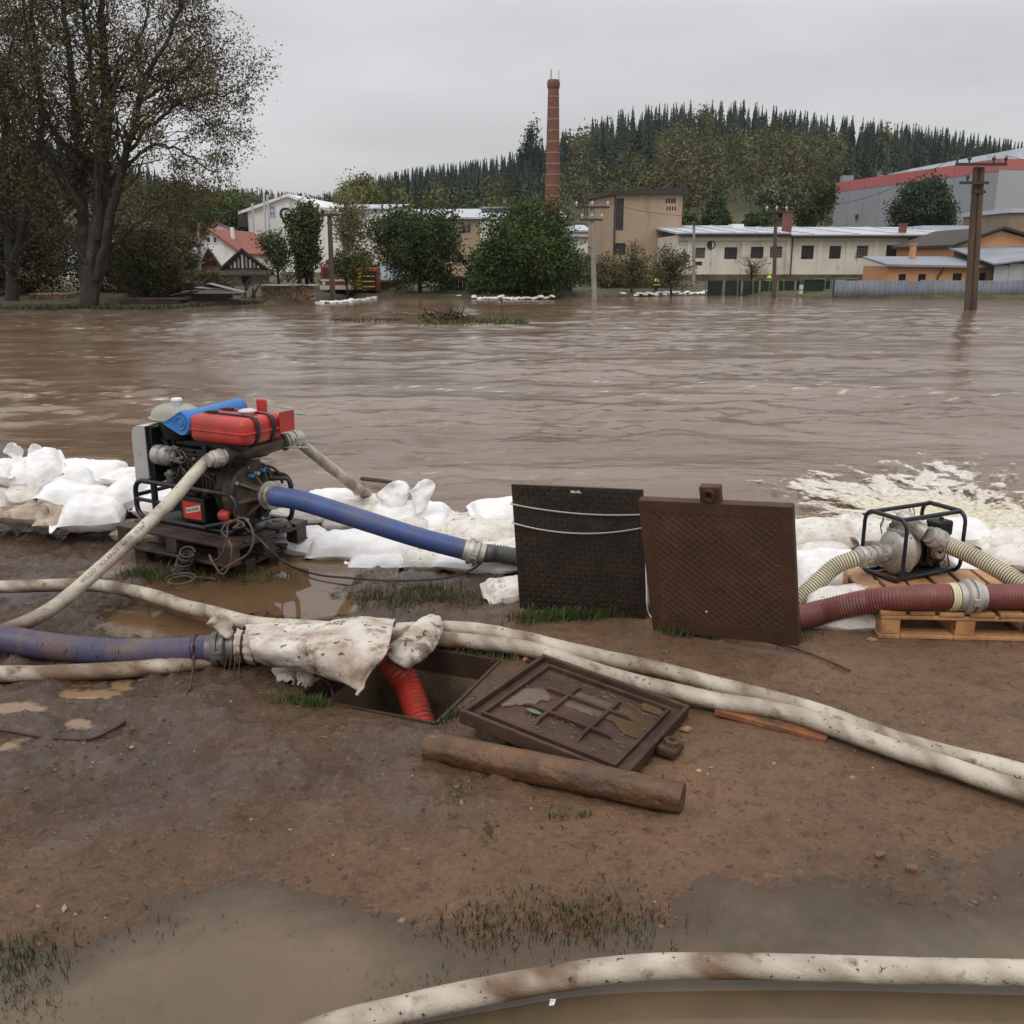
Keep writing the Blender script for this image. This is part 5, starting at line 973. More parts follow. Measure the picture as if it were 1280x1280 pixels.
person('firefighter in dark kit with yellow helmet behind the far sandbags', 465, 374, 357, 51.5, dk, dk, hy, .3, band=silv)
person('person in a yellow helmet bending over sandbags below the beige block', 820, 367, 350, 55, dk, dk, hy, -.5, .3, band=hv)
person('person in hi-vis top at the fence by the wooden pole', 960, 372, 345.5, 55, hv, dk, hv, .2)

def pillow(w, d, h, seed, nu=22, nv=16, wr=1.0, pinch=.1, sag=0.0):
    """a filled bag lying flat: two sheets meeting in a seam"""
    rs = np.random.RandomState(seed); u = np.linspace(-1, 1, nu); v = np.linspace(-1, 1, nv); U, Vv = np.meshgrid(u, v, indexing='ij'); b = B(); ex, ey = rs.uniform(2.4, 3.4), rs.uniform(2.2, 3.0)
    prof = (np.clip(1 - np.abs(U) ** ex, 0, 1) ** .42) * (np.clip(1 - np.abs(Vv) ** ey, 0, 1) ** .42)
    x = U * w / 2 * (1 - pinch * .5 * Vv ** 2); y = Vv * d / 2 * (1 - pinch * U ** 2 * (1 - np.abs(U)) * 3); off = rs.rand(3) * 40
    P0 = np.stack([x, y, 0 * x], -1); ed = 1 - prof
    for sg in (1, -1):
        z = sg * h / 2 * prof; P = np.stack([x, y, z], -1); q = P + off + [0, 0, sg * 5]
        n1 = fbm(q, 4.5, 1, 2); n2 = np.abs(pn(q * [1, 1.6, 1], 13, 5)); n3 = pn(np.stack([U * 1.2 + off[0], Vv * 7 * (1 + .2 * n1), 0 * U], -1), 2.2, 7)
        z = z + sg * wr * h * prof ** .5 * (.17 * n1 - .07 * n2 + .15 * n3 * np.abs(U) ** 1.3) + h * .16 * (pn(P0 + off, 3.2, 9)) * ed
        xx = x + wr * .03 * pn(q * [1, 1, .5], 7, 11) * w; yy = y + wr * .03 * pn(q * [1, 1, .5], 6, 12) * w
        g = np.stack([xx, yy, z], -1)
        if sg < 0: g[0], g[-1], g[:, 0], g[:, -1] = top[0], top[-1], top[:, 0], top[:, -1]; g = g[::-1]
        else: top = g.copy()
        b.grid(g)
    for e_, sg in ((0, -1), (-1, 1)):
        if rs.rand() < .75:
            ed_ = top[e_]; k_ = np.linspace(0, 1, len(ed_)); lw = rs.uniform(.025, .055) * min(1, w * 2.5); rows = [ed_ + np.array([sg * lw * t_, 0, 0]) + np.stack([0 * k_, -.06 * t_ * ed_[:, 1], h * .09 * t_ * np.sin(k_ * 11 + off[0]) + h * .22 * t_ * rs.uniform(-.9, .15)], -1) for t_ in (0, .4, .8, 1)]; b.grid(np.array(rows))
    V = np.vstack(b.v); V[:, 2] = np.maximum(V[:, 2], -h * .3); V[:, 2] += h * .42; b.v = [V]; return b
rs = np.random.RandomState(77); protos = []
ORD = 'first second third fourth fifth sixth seventh eighth ninth tenth eleventh twelfth thirteenth fourteenth'.split()
def far_row(pts, n, group, marks, look):
    P = np.array([PY(p[0], p[1], p[2]) for p in pts]); Q, _ = crom(P, n); cnt = {}; px = 640 + F * Q[:, 0] / (Q[:, 1] * math.cos(TH))
    for k in range(n):
        p = Q[k] + [0, rs.uniform(-.12, .12), rs.choice([0, 0, .09])]; p[2] = max(p[2], RIV + .03) - .07
        if len(protos) < 5:
            o = put('sandbag', pillow(.46, .34, .2, 300 + len(protos), 12, 9, 1.0), M['bag'], org=(0, 0, 0)); protos.append(o); o.location = Vector(p.tolist())
        else:
            o = protos[rs.randint(5)].copy(); COL.objects.link(o); o.location = Vector(p.tolist())
        o.scale = (.85, .8, .7); o.rotation_euler = (rs.uniform(-.2, .2), rs.uniform(-.2, .2), rs.uniform(0, 6)); o['category'] = 'sandbag'; o['group'] = group
        m_ = max([q for q in marks if q[0] <= px[k]], default=marks[0]); cnt[m_] = cnt.get(m_, 0) + 1; o['label'] = f"{look}, {ORD[min(13, cnt[m_] - 1)]} to the right of {m_[1]}"
far_row([(720, 371, 52), (765, 369, 52.5), (800, 369, 53), (840, 367.5, 54), (882, 366, 55.5)], 46, 'sandbags below the beige block', [(600, 'the round tree'), (743, 'the concrete pole'), (790, 'the thin young tree'), (820, 'the person in the yellow helmet'), (838, 'the fuller young tree'), (867, 'the slim pole')], 'far white sandbag')
far_row([(396, 380.5, 44), (425, 378, 45.5), (455, 375.5, 48), (475, 374, 50), (500, 373.5, 51)], 42, 'sandbags before the fire engine', [(300, 'the firewood stack'), (416, 'the brown pole'), (443, 'the chevron trailer'), (465, 'the firefighter'), (487, 'the shed door')], 'far white sandbag')
far_row([(520, 372.5, 50.5), (560, 372.5, 50), (600, 372.5, 49.5), (640, 372.5, 49), (690, 372.5, 49)], 26, 'sandbags under the round tree', [(500, 'the garden shed'), (548, 'the wide dark tree trunk'), (600, 'the squeezed green bush'), (662, 'the round tree trunk')], 'shaded waterline sandbag')
pa, pb = PY(548, 370, 52)[0], PY(716, 370, 52)[0]; f = thing('board_fence', 'dark board fence in the shade of the round tree', 'fence', ((pa + pb) / 2, 52.6, 0))
for k in range(34):
    x = pa + (pb - pa) * k / 34; put('fence_board', bx([x + .01, 52.6, -.1], [x + (pb - pa) / 34 - .01, 52.63, .85 + .05 * RS.rand()]), M['trim'], f, smooth=False)
for z in (.2, .7): put('rail', bx([pa, 52.635, z], [pb, 52.69, z + .08]), M['trim'], f, smooth=False)
# debris and reeds out in the flood
g = G(560, 402, RIV); f = thing('driftwood_heap', 'brown heap of driftwood and roots stranded on the grass strip', 'driftwood', g); b = B(); rs = np.random.RandomState(5)
for k in range(70):
    p = g + [rs.randn() * .28, rs.randn() * .2, abs(rs.randn()) * .12]; d = rs.normal(size=3) * .3; d[2] = abs(d[2]) * .6; limb(b, p, p + d, .03, .01, rs, .2, 4, 5)
tag(put('branch_tangle', b, M['twig'], f), kind='stuff'); b = B()
C = g + rs.normal(size=(60, 3)) * [.3, .2, .06] + [0, 0, .02]; b.quads(C, .14, np.array([.05, .035, .025]), rs); tag(put('mud_clods', b, M['leaf'], f, smooth=False), kind='stuff')
def blades(n, xy, z, h, col, rs, w=.004, lean=.5):
    b = B(); m_ = len(xy); t = rs.rand(m_) * 6.28; hh = h * rs.uniform(.5, 1.3, m_); ln = lean * rs.rand(m_) * hh; tw = rs.rand(m_) * 6.28
    bx_, by_ = np.cos(tw) * w, np.sin(tw) * w; P = np.column_stack([xy, np.broadcast_to(z, m_)])
    d = np.stack([np.cos(t) * ln, np.sin(t) * ln, hh], 1); s1 = np.stack([bx_, by_, 0 * bx_], 1)
    V = np.stack([P - s1, P + s1, P + d * [.35, .35, .6] + s1 * .7, P + d * [.35, .35, .6] - s1 * .7, P + d], 1).reshape(-1, 3); i = np.arange(m_) * 5
    c = np.repeat(np.asarray(col) * (.6 + .8 * rs.rand(m_, 1)), 5, 0) if np.ndim(col) == 1 else np.repeat(col, 5, 0)
    b.add(V, np.stack([i, i + 1, i + 2, i + 3], 1), np.stack([i + 3, i + 2, i + 4], 1), col=c); return b
def strip(px0, px1, py, n, h, y_sc, col, seed):
    rs = np.random.RandomState(seed); a, c = G(px0, py, RIV), G(px1, py, RIV); xy = np.column_stack([rs.uniform(a[0], c[0], n), a[1] + rs.randn(n) * y_sc]); return blades(n, xy, RIV - .02, h, col, rs, .02, .8)
b = strip(528, 660, 402.5, 2600, .12, .55, (.12, .125, .045), 1); b2 = strip(415, 500, 400, 500, .08, .4, (.09, .085, .04), 2)
tag(put('flooded_grass', b, M['grass'], org=(0, 0, 0), smooth=False), kind='stuff'); tag(put('flooded_grass', b2, M['grass'], org=(0, 0, 0), smooth=False), kind='stuff')
tag(put('bank_grass', blades(0, np.column_stack([(lambda u: u * (np.interp(u, BK[:, 0] / BK[:, 1], BK[:, 1]) + .8))(np.linspace(-.62, -.25, 7000)), 0 * np.arange(7000)]) + np.column_stack([0 * np.arange(7000), np.interp(np.linspace(-.62, -.25, 7000), BK[:, 0] / BK[:, 1], BK[:, 1]) + .3 + 2.2 * np.random.RandomState(4).rand(7000)]), -.04, .15, (.085, .078, .036), np.random.RandomState(3), .03, .7), M['grass'], org=(0, 0, 0), smooth=False), kind='stuff')
f = thing('bent_rods', 'thin rusty rods sticking out of the flood before the round tree', 'rods', G(622, 390, RIV))
for (a, c) in ((612, 611), (617, 616), (626, 627), (629, 628)): put('rod', B().cyl(PY(a, 396, 33), PY(c, 375, 33), .014, k=5), M['redtimber'], f)
put('rod', B().cyl(PY(611, 376.5, 33), PY(629, 375.5, 33), .012, k=5), M['redtimber'], f)

# ------------------------------------------------------------------ sandbags on the near bank
def frame_xf(b, R, o):
    for i in range(len(b.v)): b.v[i] = b.v[i] @ np.asarray(R).T + o
    return b
def petal(c, w, h, seed, lean=(0, 0, 1), face=0.0):
    """open mouth of a bag standing up as a stiff crumpled flap"""
    rs = np.random.RandomState(seed); n, m_ = 16, 14; t = np.linspace(0, 1, n)[:, None]; u = np.linspace(-1, 1, m_)[None]
    o = rs.rand(3) * 30; k1, k2 = rs.uniform(.8, 1.25, 2); wl = w * (.16 + .84 * np.sin(np.clip(t * 1.25 * k1, 0, 1.55)) ** .9) * (1 - .45 * sstep(.78, 1.0, t)); wr_ = w * (.16 + .84 * np.sin(np.clip(t * 1.4 * k2, 0, 1.6)) ** .7) * (1 - .3 * sstep(.85, 1.0, t)); x = np.where(u < 0, u * wl, u * wr_) / 2; y = .2 * w * (u ** 2 - .3) * (1 - t * .3) + .12 * h * np.sin(t * 3 + o[0])
    z = h * t * (1 + .14 * u * rs.uniform(-1, 1)) - .16 * h * (np.abs(u) ** 2.5) * sstep(.4, 1, t); P = np.stack([x + 0 * z, y + 0 * z, z + 0 * x], -1)
    P[..., 1] += w * .22 * fbm(P / max(w, .03) + o, 1.6, 3, 4, .55); P[..., 0] += w * .10 * fbm(P / max(w, .03) + o, 1.9, 5, 3); P[..., 0] += lean[0] * t * h; P[..., 1] += lean[1] * t * h
    cf, sf = math.cos(face), math.sin(face); P = np.stack([P[..., 0] * cf - P[..., 1] * sf, P[..., 0] * sf + P[..., 1] * cf, P[..., 2]], -1)
    return B().grid(P + c)
def bag(label, box, y, m='bag', rz=0.0, rx=0.0, ry=0.0, group='sandbags on the near bank', flaps=(), fat=.72, d=.34, seed=None, wr=1.0, tie=None):
    seed = seed or int(abs(box[0] * 7 + box[1] * 13)) + 5; rs = np.random.RandomState(seed)
    c = PY((box[0] + box[2]) / 2, (box[1] + box[3]) / 2, y); dep = y * math.cos(TH) - (c[2] - CZ) * math.sin(TH); w = (box[2] - box[0]) * dep / F * 1.06; h = max(.10, (box[3] - box[1]) * dep / F * fat * 1.12 + .012)
    o = put('sandbag', pillow(w, d, h, seed, 40, 28, wr), M[m], org=(0, 0, h * .42), angle=0); o.location = Vector(c.tolist()); o.rotation_euler = (rx + rs.uniform(-.08, .08), ry + rs.uniform(-.06, .06), rz + rs.uniform(-.1, .1))
    gap = c[2] - h * .3 - gz(c[0], c[1])
    if gap < .06: o.location.z -= gap + .012
    tag(o, label, 'sandbag', group); o.name = 'sandbag'
    bpy.context.view_layer.update(); inv = o.matrix_world.inverted()
    for k, (fx, fy0, fy1, fw, ln) in enumerate(flaps):
        p0 = PY(fx, fy0, y); hh = (PY(fx, fy1, y) - p0)[2]; b = petal(p0, fw * dep / F, hh, seed + k, (ln, 0, 1)); V = np.vstack(b.v); b.v = [np.array([inv @ Vector(v) for v in V])]
        f = put('bag_mouth', b, M[m], org=(0, 0, 0), angle=0, solid=.003); f.parent = o
    return o
for a in [
    ('plump clean white sandbag in front, next to the left corner of the dark pallet', (82, 618, 154, 668), 6.02, 'bag', .1, .1),
    ('long white sandbag slanting down behind the plump front bag', (60, 598, 144, 650), 6.24, 'bag', .1, .1, .22),
    ('white sandbag pressed against the radiator end of the red pump', (134, 598, 182, 642), 6.22, 'bag', 0, 0, -.15),
    ('large round white sandbag in the upper left row', (52, 573, 122, 620), 6.42, 'bag', 0, .2, .1),
    ('small white sandbag wedged in the upper row between two larger ones', (106, 576, 152, 606), 6.5, 'bag', .2),
    ('flat white sandbag just left of the radiator panel', (144, 582, 182, 608), 6.46, 'bag', -.2),
    ('white sandbag with its gathered end pointing right, near the left frame edge', (32, 566, 76, 608), 6.38, 'bag', .3, .4, -.45),
    ('white sandbag cut by the left frame edge in the upper row', (-26, 571, 20, 612), 6.36, 'bag', .2),
    ('muddy beige sandbag lying lowest at the left, half in the mud', (6, 624, 70, 658), 6.08, 'bagmud'),
    ('small muddy sandbag peeping out under the long slanting bag', (52, 638, 94, 658), 6.04, 'bagmud', .2),
    ('greyed sandbag in the middle of the left stack', (12, 602, 60, 634), 6.28, 'bagdirty'),
    ('spattered sandbag at the left frame edge, lower row', (-34, 606, 14, 658), 6.15, 'bagdirty', .2),
    ('muddy sandbag tucked under the round white one', (54, 616, 94, 652), 6.17, 'bagmud'),
    ('sandbag in the back row behind the left stack', (20, 604, 100, 650), 6.6, 'bagmud'),
    ('second sandbag in the back row, toward the red pump', (92, 604, 180, 650), 6.6, 'bagmud'),
    ('beige sandbag behind the left end of the dark pallet', (148, 636, 212, 672), 6.08, 'bagmud'),
    ('white sandbag seen through the black frame under the radiator', (176, 606, 250, 656), 6.2, 'bag'),
    ('white sandbag seen behind the battery and pump frame', (236, 610, 318, 662), 6.2, 'bagdirty'),
    ('spattered sandbag just right of the pump frame', (326, 634, 384, 664), 6.05, 'bagdirty', 0, .1),
    ('white sandbag at the right corner of the dark pallet', (350, 648, 409, 690), 5.78, 'bag', 0, .1, .1),
    ('small spattered sandbag under the start of the blue hose', (372, 630, 414, 654), 6.08, 'bagdirty'),
    ('long creased white sandbag beneath the middle of the blue hose', (392, 646, 516, 693), 5.72, 'bag', .05, .15, .05),
    ('flat white sandbag lowest in the puddle below the long creased one', (440, 678, 513, 701), 5.56, 'bag'),
    ('white sandbag with dark print right of the flat lowest one', (506, 683, 556, 707), 5.5, 'bagdirty'),
    ('long flat sandbag under the silver coupling of the blue hose', (548, 692, 652, 720), 5.42, 'bag', -.1),
    ('white sandbag where the discharge hose crosses the dyke', (388, 610, 442, 638), 6.36, 'bag', .2),
    ('mud spattered sandbag by the wet end of the discharge hose', (430, 619, 476, 645), 6.3, 'bagdirty'),
    ('white sandbag above the blue hose between two standing mouths', (466, 640, 534, 680), 5.95, 'bagdirty', 0, .1),
    ('heavily spattered sandbag right of the standing mouths', (518, 648, 594, 686), 5.86, 'bagdirty', .1, .1),
    ('big creased sandbag next to the black plate', (556, 634, 654, 688), 5.86, 'bagdirty', -.1, .15, -.1),
    ('dirty sandbag filling the gap under the wet end of the discharge hose', (404, 628, 470, 662), 6.1, 'bagdirty', .2, .1),
    ('white sandbag behind the standing mouths at the water edge', (476, 630, 560, 668), 6.3, 'bag', -.1, .1),
    ('spattered sandbag between the blue hose and the big creased bag', (540, 660, 612, 692), 5.74, 'bagdirty', .1, .1),
    ('white sandbag low behind the blue hose, left of its coupling', (470, 660, 548, 692), 5.78, 'bag', 0, .1),
    ('dirty sandbag low beside the right end of the dark pallet', (360, 628, 420, 668), 6.15, 'bagdirty', .1),
    ('crumpled white sandbag topmost beside the black plate', (594, 623, 654, 652), 6.15, 'bag', .2, .2),
    ('sandbag behind the big creased one', (556, 629, 610, 658), 6.22, 'bagdirty'),
    ('spattered sandbag behind the grey hose end', (588, 668, 662, 702), 5.62, 'bagdirty'),
    ('sandbag behind the black plate', (650, 640, 756, 690), 6.0, 'bag'), ('sandbag behind the joint of the two standing plates', (746, 640, 862, 690), 6.0, 'bagdirty'), ('sandbag behind the rusty plate', (852, 642, 975, 692), 5.95, 'bag'),
    ('long white sandbag right of the rusty plate, upper row', (980, 651, 1066, 702), 5.76, 'bagdirty', 0, .1),
    ('spattered sandbag seen through the left end of the small pump frame', (1060, 652, 1114, 698), 5.72, 'bagdirty', .2),
    ('white sandbag below the cream hose beside the rusty plate', (990, 698, 1078, 756), 4.98, 'bag', .1, .2),
    ('crumpled mud flecked sandbag at the front under the burgundy hose', (1010, 744, 1091, 803), 4.42, 'bagdirty', -.1, .2),
    ('white sandbag at the right frame edge beyond the cream hose', (1214, 662, 1316, 702), 5.66, 'bagdirty'),
    ('creased dirty sandbag at the right frame edge below the others', (1240, 695, 1316, 730), 5.3, 'bagdirty'),
    ('white sandbag behind the small pump engine', (1148, 660, 1228, 704), 5.76, 'bag'),
    ('small sandbag at the back right foot of the small pump', (1184, 699, 1224, 726), 5.3, 'bag'),
    ('sandbag behind the aluminium pump body', (1098, 666, 1168, 708), 5.66, 'bagdirty'),
    ('dirty sandbag low behind the rusty plate edge', (996, 688, 1064, 722), 5.36, 'bagdirty')]:
    bag(a[0], a[1], a[2], a[3], *(a[4:7]))
bag('white sandbag with two stiff open mouths standing up at the far left', (10, 572, 58, 611), 6.4, 'bag', 0, .2, flaps=((22, 584, 554, 26, -.25), (38, 582, 555, 24, .25)))
bag('white sandbag with a wide mouth standing up beside the discharge hose', (466, 628, 520, 656), 6.14, 'bag', 0, .2, flaps=((492, 644, 602, 46, 0.0),))
bag('white sandbag with a twisted mouth standing up, right of the wide one', (498, 634, 556, 668), 6.08, 'bag', .1, .2, flaps=((524, 642, 601, 36, .12),))
bag('spattered sandbag with a pale peak standing up by the small pump frame', (1044, 656, 1086, 690), 5.8, 'bagdirty', 0, .2, flaps=((1066, 676, 642, 30, .1),))
bag('small empty crumpled sandbag at the foot of the black plate', (610, 714, 658, 757), 4.86, 'bagdirty', .4, .3, 0, 'sandbags on the near bank', (), .6, .2, None, 2.2)

# ------------------------------------------------------------------ pallets
def pallet(label, org, R, Lx, Ly, h, m, seed, along='x', group=None, nb=5):
    """deck boards along 'along'; org is the lower front left corner"""
    rs = np.random.RandomState(seed); f = thing('wooden_pallet', label, 'pallet', org + np.asarray(R) @ np.array([Lx / 2, Ly / 2, 0]), group); t = h * .15; bl = h - 3 * t
    def part(nm, lo, hi, j=.004):
        lo, hi = np.array(lo, float), np.array(hi, float); d = rs.uniform(-j, j, 3) * [1, 1, .3]; put(nm, B().box(lo + d, hi + d, R, org), m, f, smooth=False, bevel=.004)
    A, C = (Lx, Ly) if along == 'x' else (Ly, Lx)
    sw = (lambda a: a) if along == 'x' else (lambda a: (a[1], a[0], a[2]))
    w = C / nb * .86
    for k in range(nb): y0 = (C - w) * k / (nb - 1); part('deck_board', sw((0, y0, h - t)), sw((A, y0 + w, h)))
    for k in range(3):
        x0 = (A - .1) * k / 2; part('stringer_board', sw((x0 + .004, .006, h - 2 * t)), sw((x0 + .096, C - .006, h - t - .001)), .002)
        for q in range(3): y0 = (C - .1) * q / 2; part('block', sw((x0 + .008, y0 + .006, t + .001)), sw((x0 + .094, y0 + .094, h - 2 * t - .001)), .003)
    for q in range(3): y0 = (C - .1) * q / 2; part('bottom_board', sw((.003, y0, 0)), sw((A - .003, y0 + .1, t)), .003)
    if along == 'y':
        for x0 in (.0, A - .1): part('bottom_board', sw((x0 + .002, .101, 0.001)), sw((x0 + .098, C / 2 - .051, t)), .001); part('bottom_board', sw((x0 + .002, C / 2 + .051, 0.001)), sw((x0 + .098, C - .101, t)), .001)
    return f
ZD = .165; L0 = G(144, 656, ZD); _a = G(282, 683, ZD) - L0; e1 = _a / np.linalg.norm(_a); e2 = np.array([-e1[1], e1[0], 0]); RE = np.column_stack([e1, e2, [0, 0, 1]])
def E(u, v, z): return L0 + e1 * u + e2 * v + np.array([0, 0, z])
def EP(px, py, v):
    r = ray(px, py); return O3 + r * (((L0 + e2 * v - O3) @ e2) / (r @ e2))
def LB_(b): return frame_xf(b, RE, L0)
pallet('dark wet pallet carrying the red tanked pump', E(0, 0, -.13), RE, .93, .66, .13, M['darkwood'], 1, 'x')
_r2 = Matrix.Rotation(.12, 3, 'Z'); pallet('second dark pallet half sunk in the puddle under the first', E(.07, .05, -.262), np.array(_r2) @ RE, .84, .56, .128, M['darkwood'], 2, 'x')
PR = np.array(Matrix.Rotation(-.06, 3, 'Z')); PO = np.array([1.700, 4.16, 0.0])
pallet('new orange brown pallet under the small framed pump', PO + [0, 0, .004], PR, .78, .66, .136, M['newwood'], 3, 'y', nb=6)

# ------------------------------------------------------------------ big pump with the red tank
pump = thing('motor_pump', 'large fire pump with red fuel tank, blue air filter and black tube frame', 'pump', E(.45, .35, 0)); DK = M['engine']
def lp(name, b, m, bevel=0, parent=None, smooth=True, angle=40, **k): return put(name, LB_(b), m, parent or pump, smooth=smooth, angle=angle, bevel=bevel, **k)
def rloop(pts, r=.016, closed=True, n=120):
    P = np.array(pts + ([pts[0], pts[1]] if closed else []), float); Q = []
    return P
def rrect(fn, a0, b0, a1, b1, rad, n=7):
    """rounded rectangle path through fn(a, b)"""
    P = []
    for (ca, cb, t0) in ((a1 - rad, b1 - rad, 0), (a0 + rad, b1 - rad, 90), (a0 + rad, b0 + rad, 180), (a1 - rad, b0 + rad, 270)):
        for t in np.linspace(t0, t0 + 90, n): P.append(fn(ca + rad * math.cos(math.radians(t)), cb + rad * math.sin(math.radians(t))))
    return P + [P[0]]
for v, u1, z1 in ((.17, .84, .245), (.54, .92, .30)):
    fr = lp('frame_hoop', B().sweep(rrect(lambda a, c: (a, v, c), 0, .018, u1, z1, .07), .0155, 10, cap=False), M['frame'])
for u, z in ((.1, .017), (.75, .017), (.0, .15), (.1, .245)): lp('frame_bar', B().cyl([u, .18, z], [u, .53, z + (.05 if z > .2 else 0)], .013, k=10), M['frame'])
lp('frame_bar', B().cyl([.0, .165, .13], [.32, .165, .125], .012, k=10), M['frame']); lp('frame_bar', B().cyl([.17, .168, .02], [.17, .168, .24], .02, k=10), M['frame'])
lp('brace', B().cyl([.6, .16, .03], [.82, .16, .09], .016, k=10), M['black'])
lp('base_plate', B().box([.05, .2, .004], [.86, .52, .02]), M['frame'], .003)
# radiator end: bent steel cowl around a dark core
out = [(-.015, .235), (-.015, .50), (-.010, .535), (.006, .562), (.035, .574), (.105, .578)]; P = np.array(out)
g = [[(a, v, z) for a, z in out] for v in (.2, .52)]; lp('radiator_cowl', B().grid(g), M['steel'], solid=.006, angle=60)
lp('cowl_side', B().prism([[a, 0, z] for a, z in out] + [[.105, 0, .235]], np.array([0, .193, 0]), np.array([0, .006, 0])), M['steel'], smooth=False)
lp('radiator_core', B().box([.105, .215, .23], [.135, .51, .565]), M['black'], .004, smooth=False)
for k in range(9): lp('fan_blade', B().box([-.004, -.02, .03], [.004, .02, .13], np.array(Matrix.Rotation(k * .698, 3, 'X')) @ np.array(Matrix.Rotation(.4, 3, 'Z')), [.15, .36, .40]), M['black'], smooth=False)
# engine block and the fittings on its visible side
lp('engine_block', B().box([.18, .28, .05], [.70, .47, .34]).box([.22, .27, .342], [.66, .46, .46]).box([.25, .285, .462], [.62, .44, .50]), DK, .012, smooth=False)
for k in range(4): lp('cylinder_head', B().box([.25 + .1 * k, .262, .36], [.325 + .1 * k, .27, .45]), M['darkcast'], .004, smooth=False); lp('head_bolt', B().lathe([(0, .012), (.012, .012), (.014, 0)], [.335 + .1 * k, .262, .40], (0, -1, 0), 6), M['steel'])
lp('sump', B().box([.24, .3, .02], [.64, .45, .048]), DK, .01, smooth=False)
lp('alternator', B().lathe([(0, 0), (0, .045), (.012, .06), (.07, .062), (.075, .056), (.085, .056), (.09, .062), (.13, .055), (.145, .03), (.16, .02), (.17, 0)], [.135, .235, .405], (1, 0, 0), 24), M['alu'])
lp('pulley', B().lathe([(0, 0), (0, .05), (.008, .05), (.015, .038), (.022, .05), (.03, .05), (.03, 0)], [.16, .36, .27], (1, 0, 0), 24), M['darkcast'])
lp('filter_bowl', B().lathe([(0, 0), (0, .022), (.06, .026), (.062, .034), (.074, .034), (.076, .02), (.09, .015), (.09, 0)], [.285, .2, .24], (0, 0, 1), 20), M['pvc'])
gb = B().box([.50, .25, .20], [.68, .31, .33])
for k in range(6): gb.box([.505 + .03 * k, .238, .205], [.517 + .03 * k, .249, .325])
lp('gear_case', gb, M['darkcast'], .006, smooth=False); lp('bell_housing', B().lathe([(0, .11), (.0, .15), (.03, .165), (.09, .15), (.1, .12), (.1, 0)], [.63, .36, .225], (1, 0, 0), 28), M['darkcast'])
lp('starter', B().lathe([(0, 0), (0, .035), (.11, .038), (.12, .03), (.13, 0)], [.36, .225, .2], (1, 0, 0), 18), DK); lp('oil_filter', B().lathe([(0, 0), (0, .03), (.01, .036), (.08, .036), (.085, .02)], [.70, .185, .11], (1, 0, 0), 20), M['red'])
rs = np.random.RandomState(31)
for k in range(15):
    a = np.array([rs.uniform(.25, .62), rs.uniform(.2, .25), rs.uniform(.32, .47)]); c = np.array([rs.uniform(.22, .66), rs.uniform(.2, .25), rs.uniform(.26, .47)]); m1 = (a + c) / 2 + [rs.randn() * .04, -.02, -.05 * rs.rand()]
    Q, _ = crom([a, m1, c], 16); lp('cable', B().sweep(Q, .0035 + .003 * rs.rand(), 6), M['darkcord'] if k % 3 else M['black'])
for k in range(3):
    t = np.linspace(0, 6.1, 26); Q = np.stack([.30 + .05 * k + .045 * np.cos(t + k), .195 + 0 * t - .004 * k, .425 + .036 * np.sin(t + k)], 1); lp('wire_loop', B().sweep(Q, .0035, 6), mat('grey_wire', srgb(110, 112, 120)) if k == 0 else M['pvc'])
for k in range(12):
    p = np.array([rs.uniform(.22, .66), .262, rs.uniform(.1, .48)]); r = rs.uniform(.008, .02); lp('fitting', B().lathe([(0, 0), (0, r), (.02, r), (.022, r * .6), (.035, r * .6), (.035, 0)], p, (0, -1, 0), 10), [M['darkcast'], M['alu'], DK, M['darkcast']][k % 4])
for k in range(4): lp('exhaust_stub', B().sweep([[.28 + .1 * k, .46, .42], [.28 + .1 * k, .5, .42], [.30 + .1 * k, .52, .40]], .018, 10), M['rust'])
lp('manifold', B().cyl([.26, .52, .4], [.68, .52, .4], .026, k=12), M['rust'])
# header dome, blue air filter, red tank
dm = [(0, .135), (.012, .14), (.016, .128), (.05, .122), (.075, .10), (.09, .07), (.098, .03), (.10, 0)]
def oval(prof, c, rx, ry, n=36, tilt=0.0):
    t = np.linspace(0, 2 * np.pi, n, endpoint=False); return B().grid([np.stack([c[0] + np.cos(t) * r * rx, c[1] + np.sin(t) * r * ry, c[2] + z + tilt * np.cos(t) * r], 1) for z, r in prof], wrap=True)
dome = lp('header_tank', oval(dm, (.235, .33, .612), 1.36, 1.0), M['domegrey']); lp('dome_support', B().lathe([(0, .09), (.105, .12)], [.245, .33, .505], (0, 0, 1), 20), M['black'])
lp('filler_cap', B().lathe([(0, .02), (.02, .02), (.022, .034), (.034, .034), (.04, .022), (.042, 0)], [.27, .31, .707], (0, 0, 1), 16), M['whitecap'], parent=dome)
bc = B(); nA = 40; t = np.linspace(0, 2 * np.pi, nA, endpoint=False); rr = .072 * np.ones(nA); x = np.cos(t) * rr; z = np.sin(t) * rr; k = x < -.01; x = np.where(k, x * (1 + 1.15 * np.clip(-np.cos(t), 0, 1) ** 1.6), x); z = np.where(k, z * (1 - .55 * np.clip(-np.cos(t), 0, 1) ** 1.6) - .012 * np.clip(-np.cos(t), 0, 1), z)
fc = (.46, .155, .63)
bc.grid([np.stack([fc[0] + x * s_f, np.full(nA, fc[1] + v), fc[2] + z * s_f], 1) for v, s_f in ((0.004, 1e-3), (.004, .80), (.001, .93), (.010, 1.0), (.06, 1.0), (.066, .97))], wrap=True)
filt = lp('air_filter', bc, M['bluep']); lp('filter_barrel', B().cyl([.46, .22, .634], [.50, .60, .668], .062, .060, 30), M['bluep'], parent=filt)
lp('filter_ring', B().lathe([(.0, .036), (.004, .042), (.007, .038), (.003, .033), (.003, .02), (.008, .018), (.009, 0)], [.462, .160, .63], (0, -1, 0), 28), M['bluep'], parent=filt)
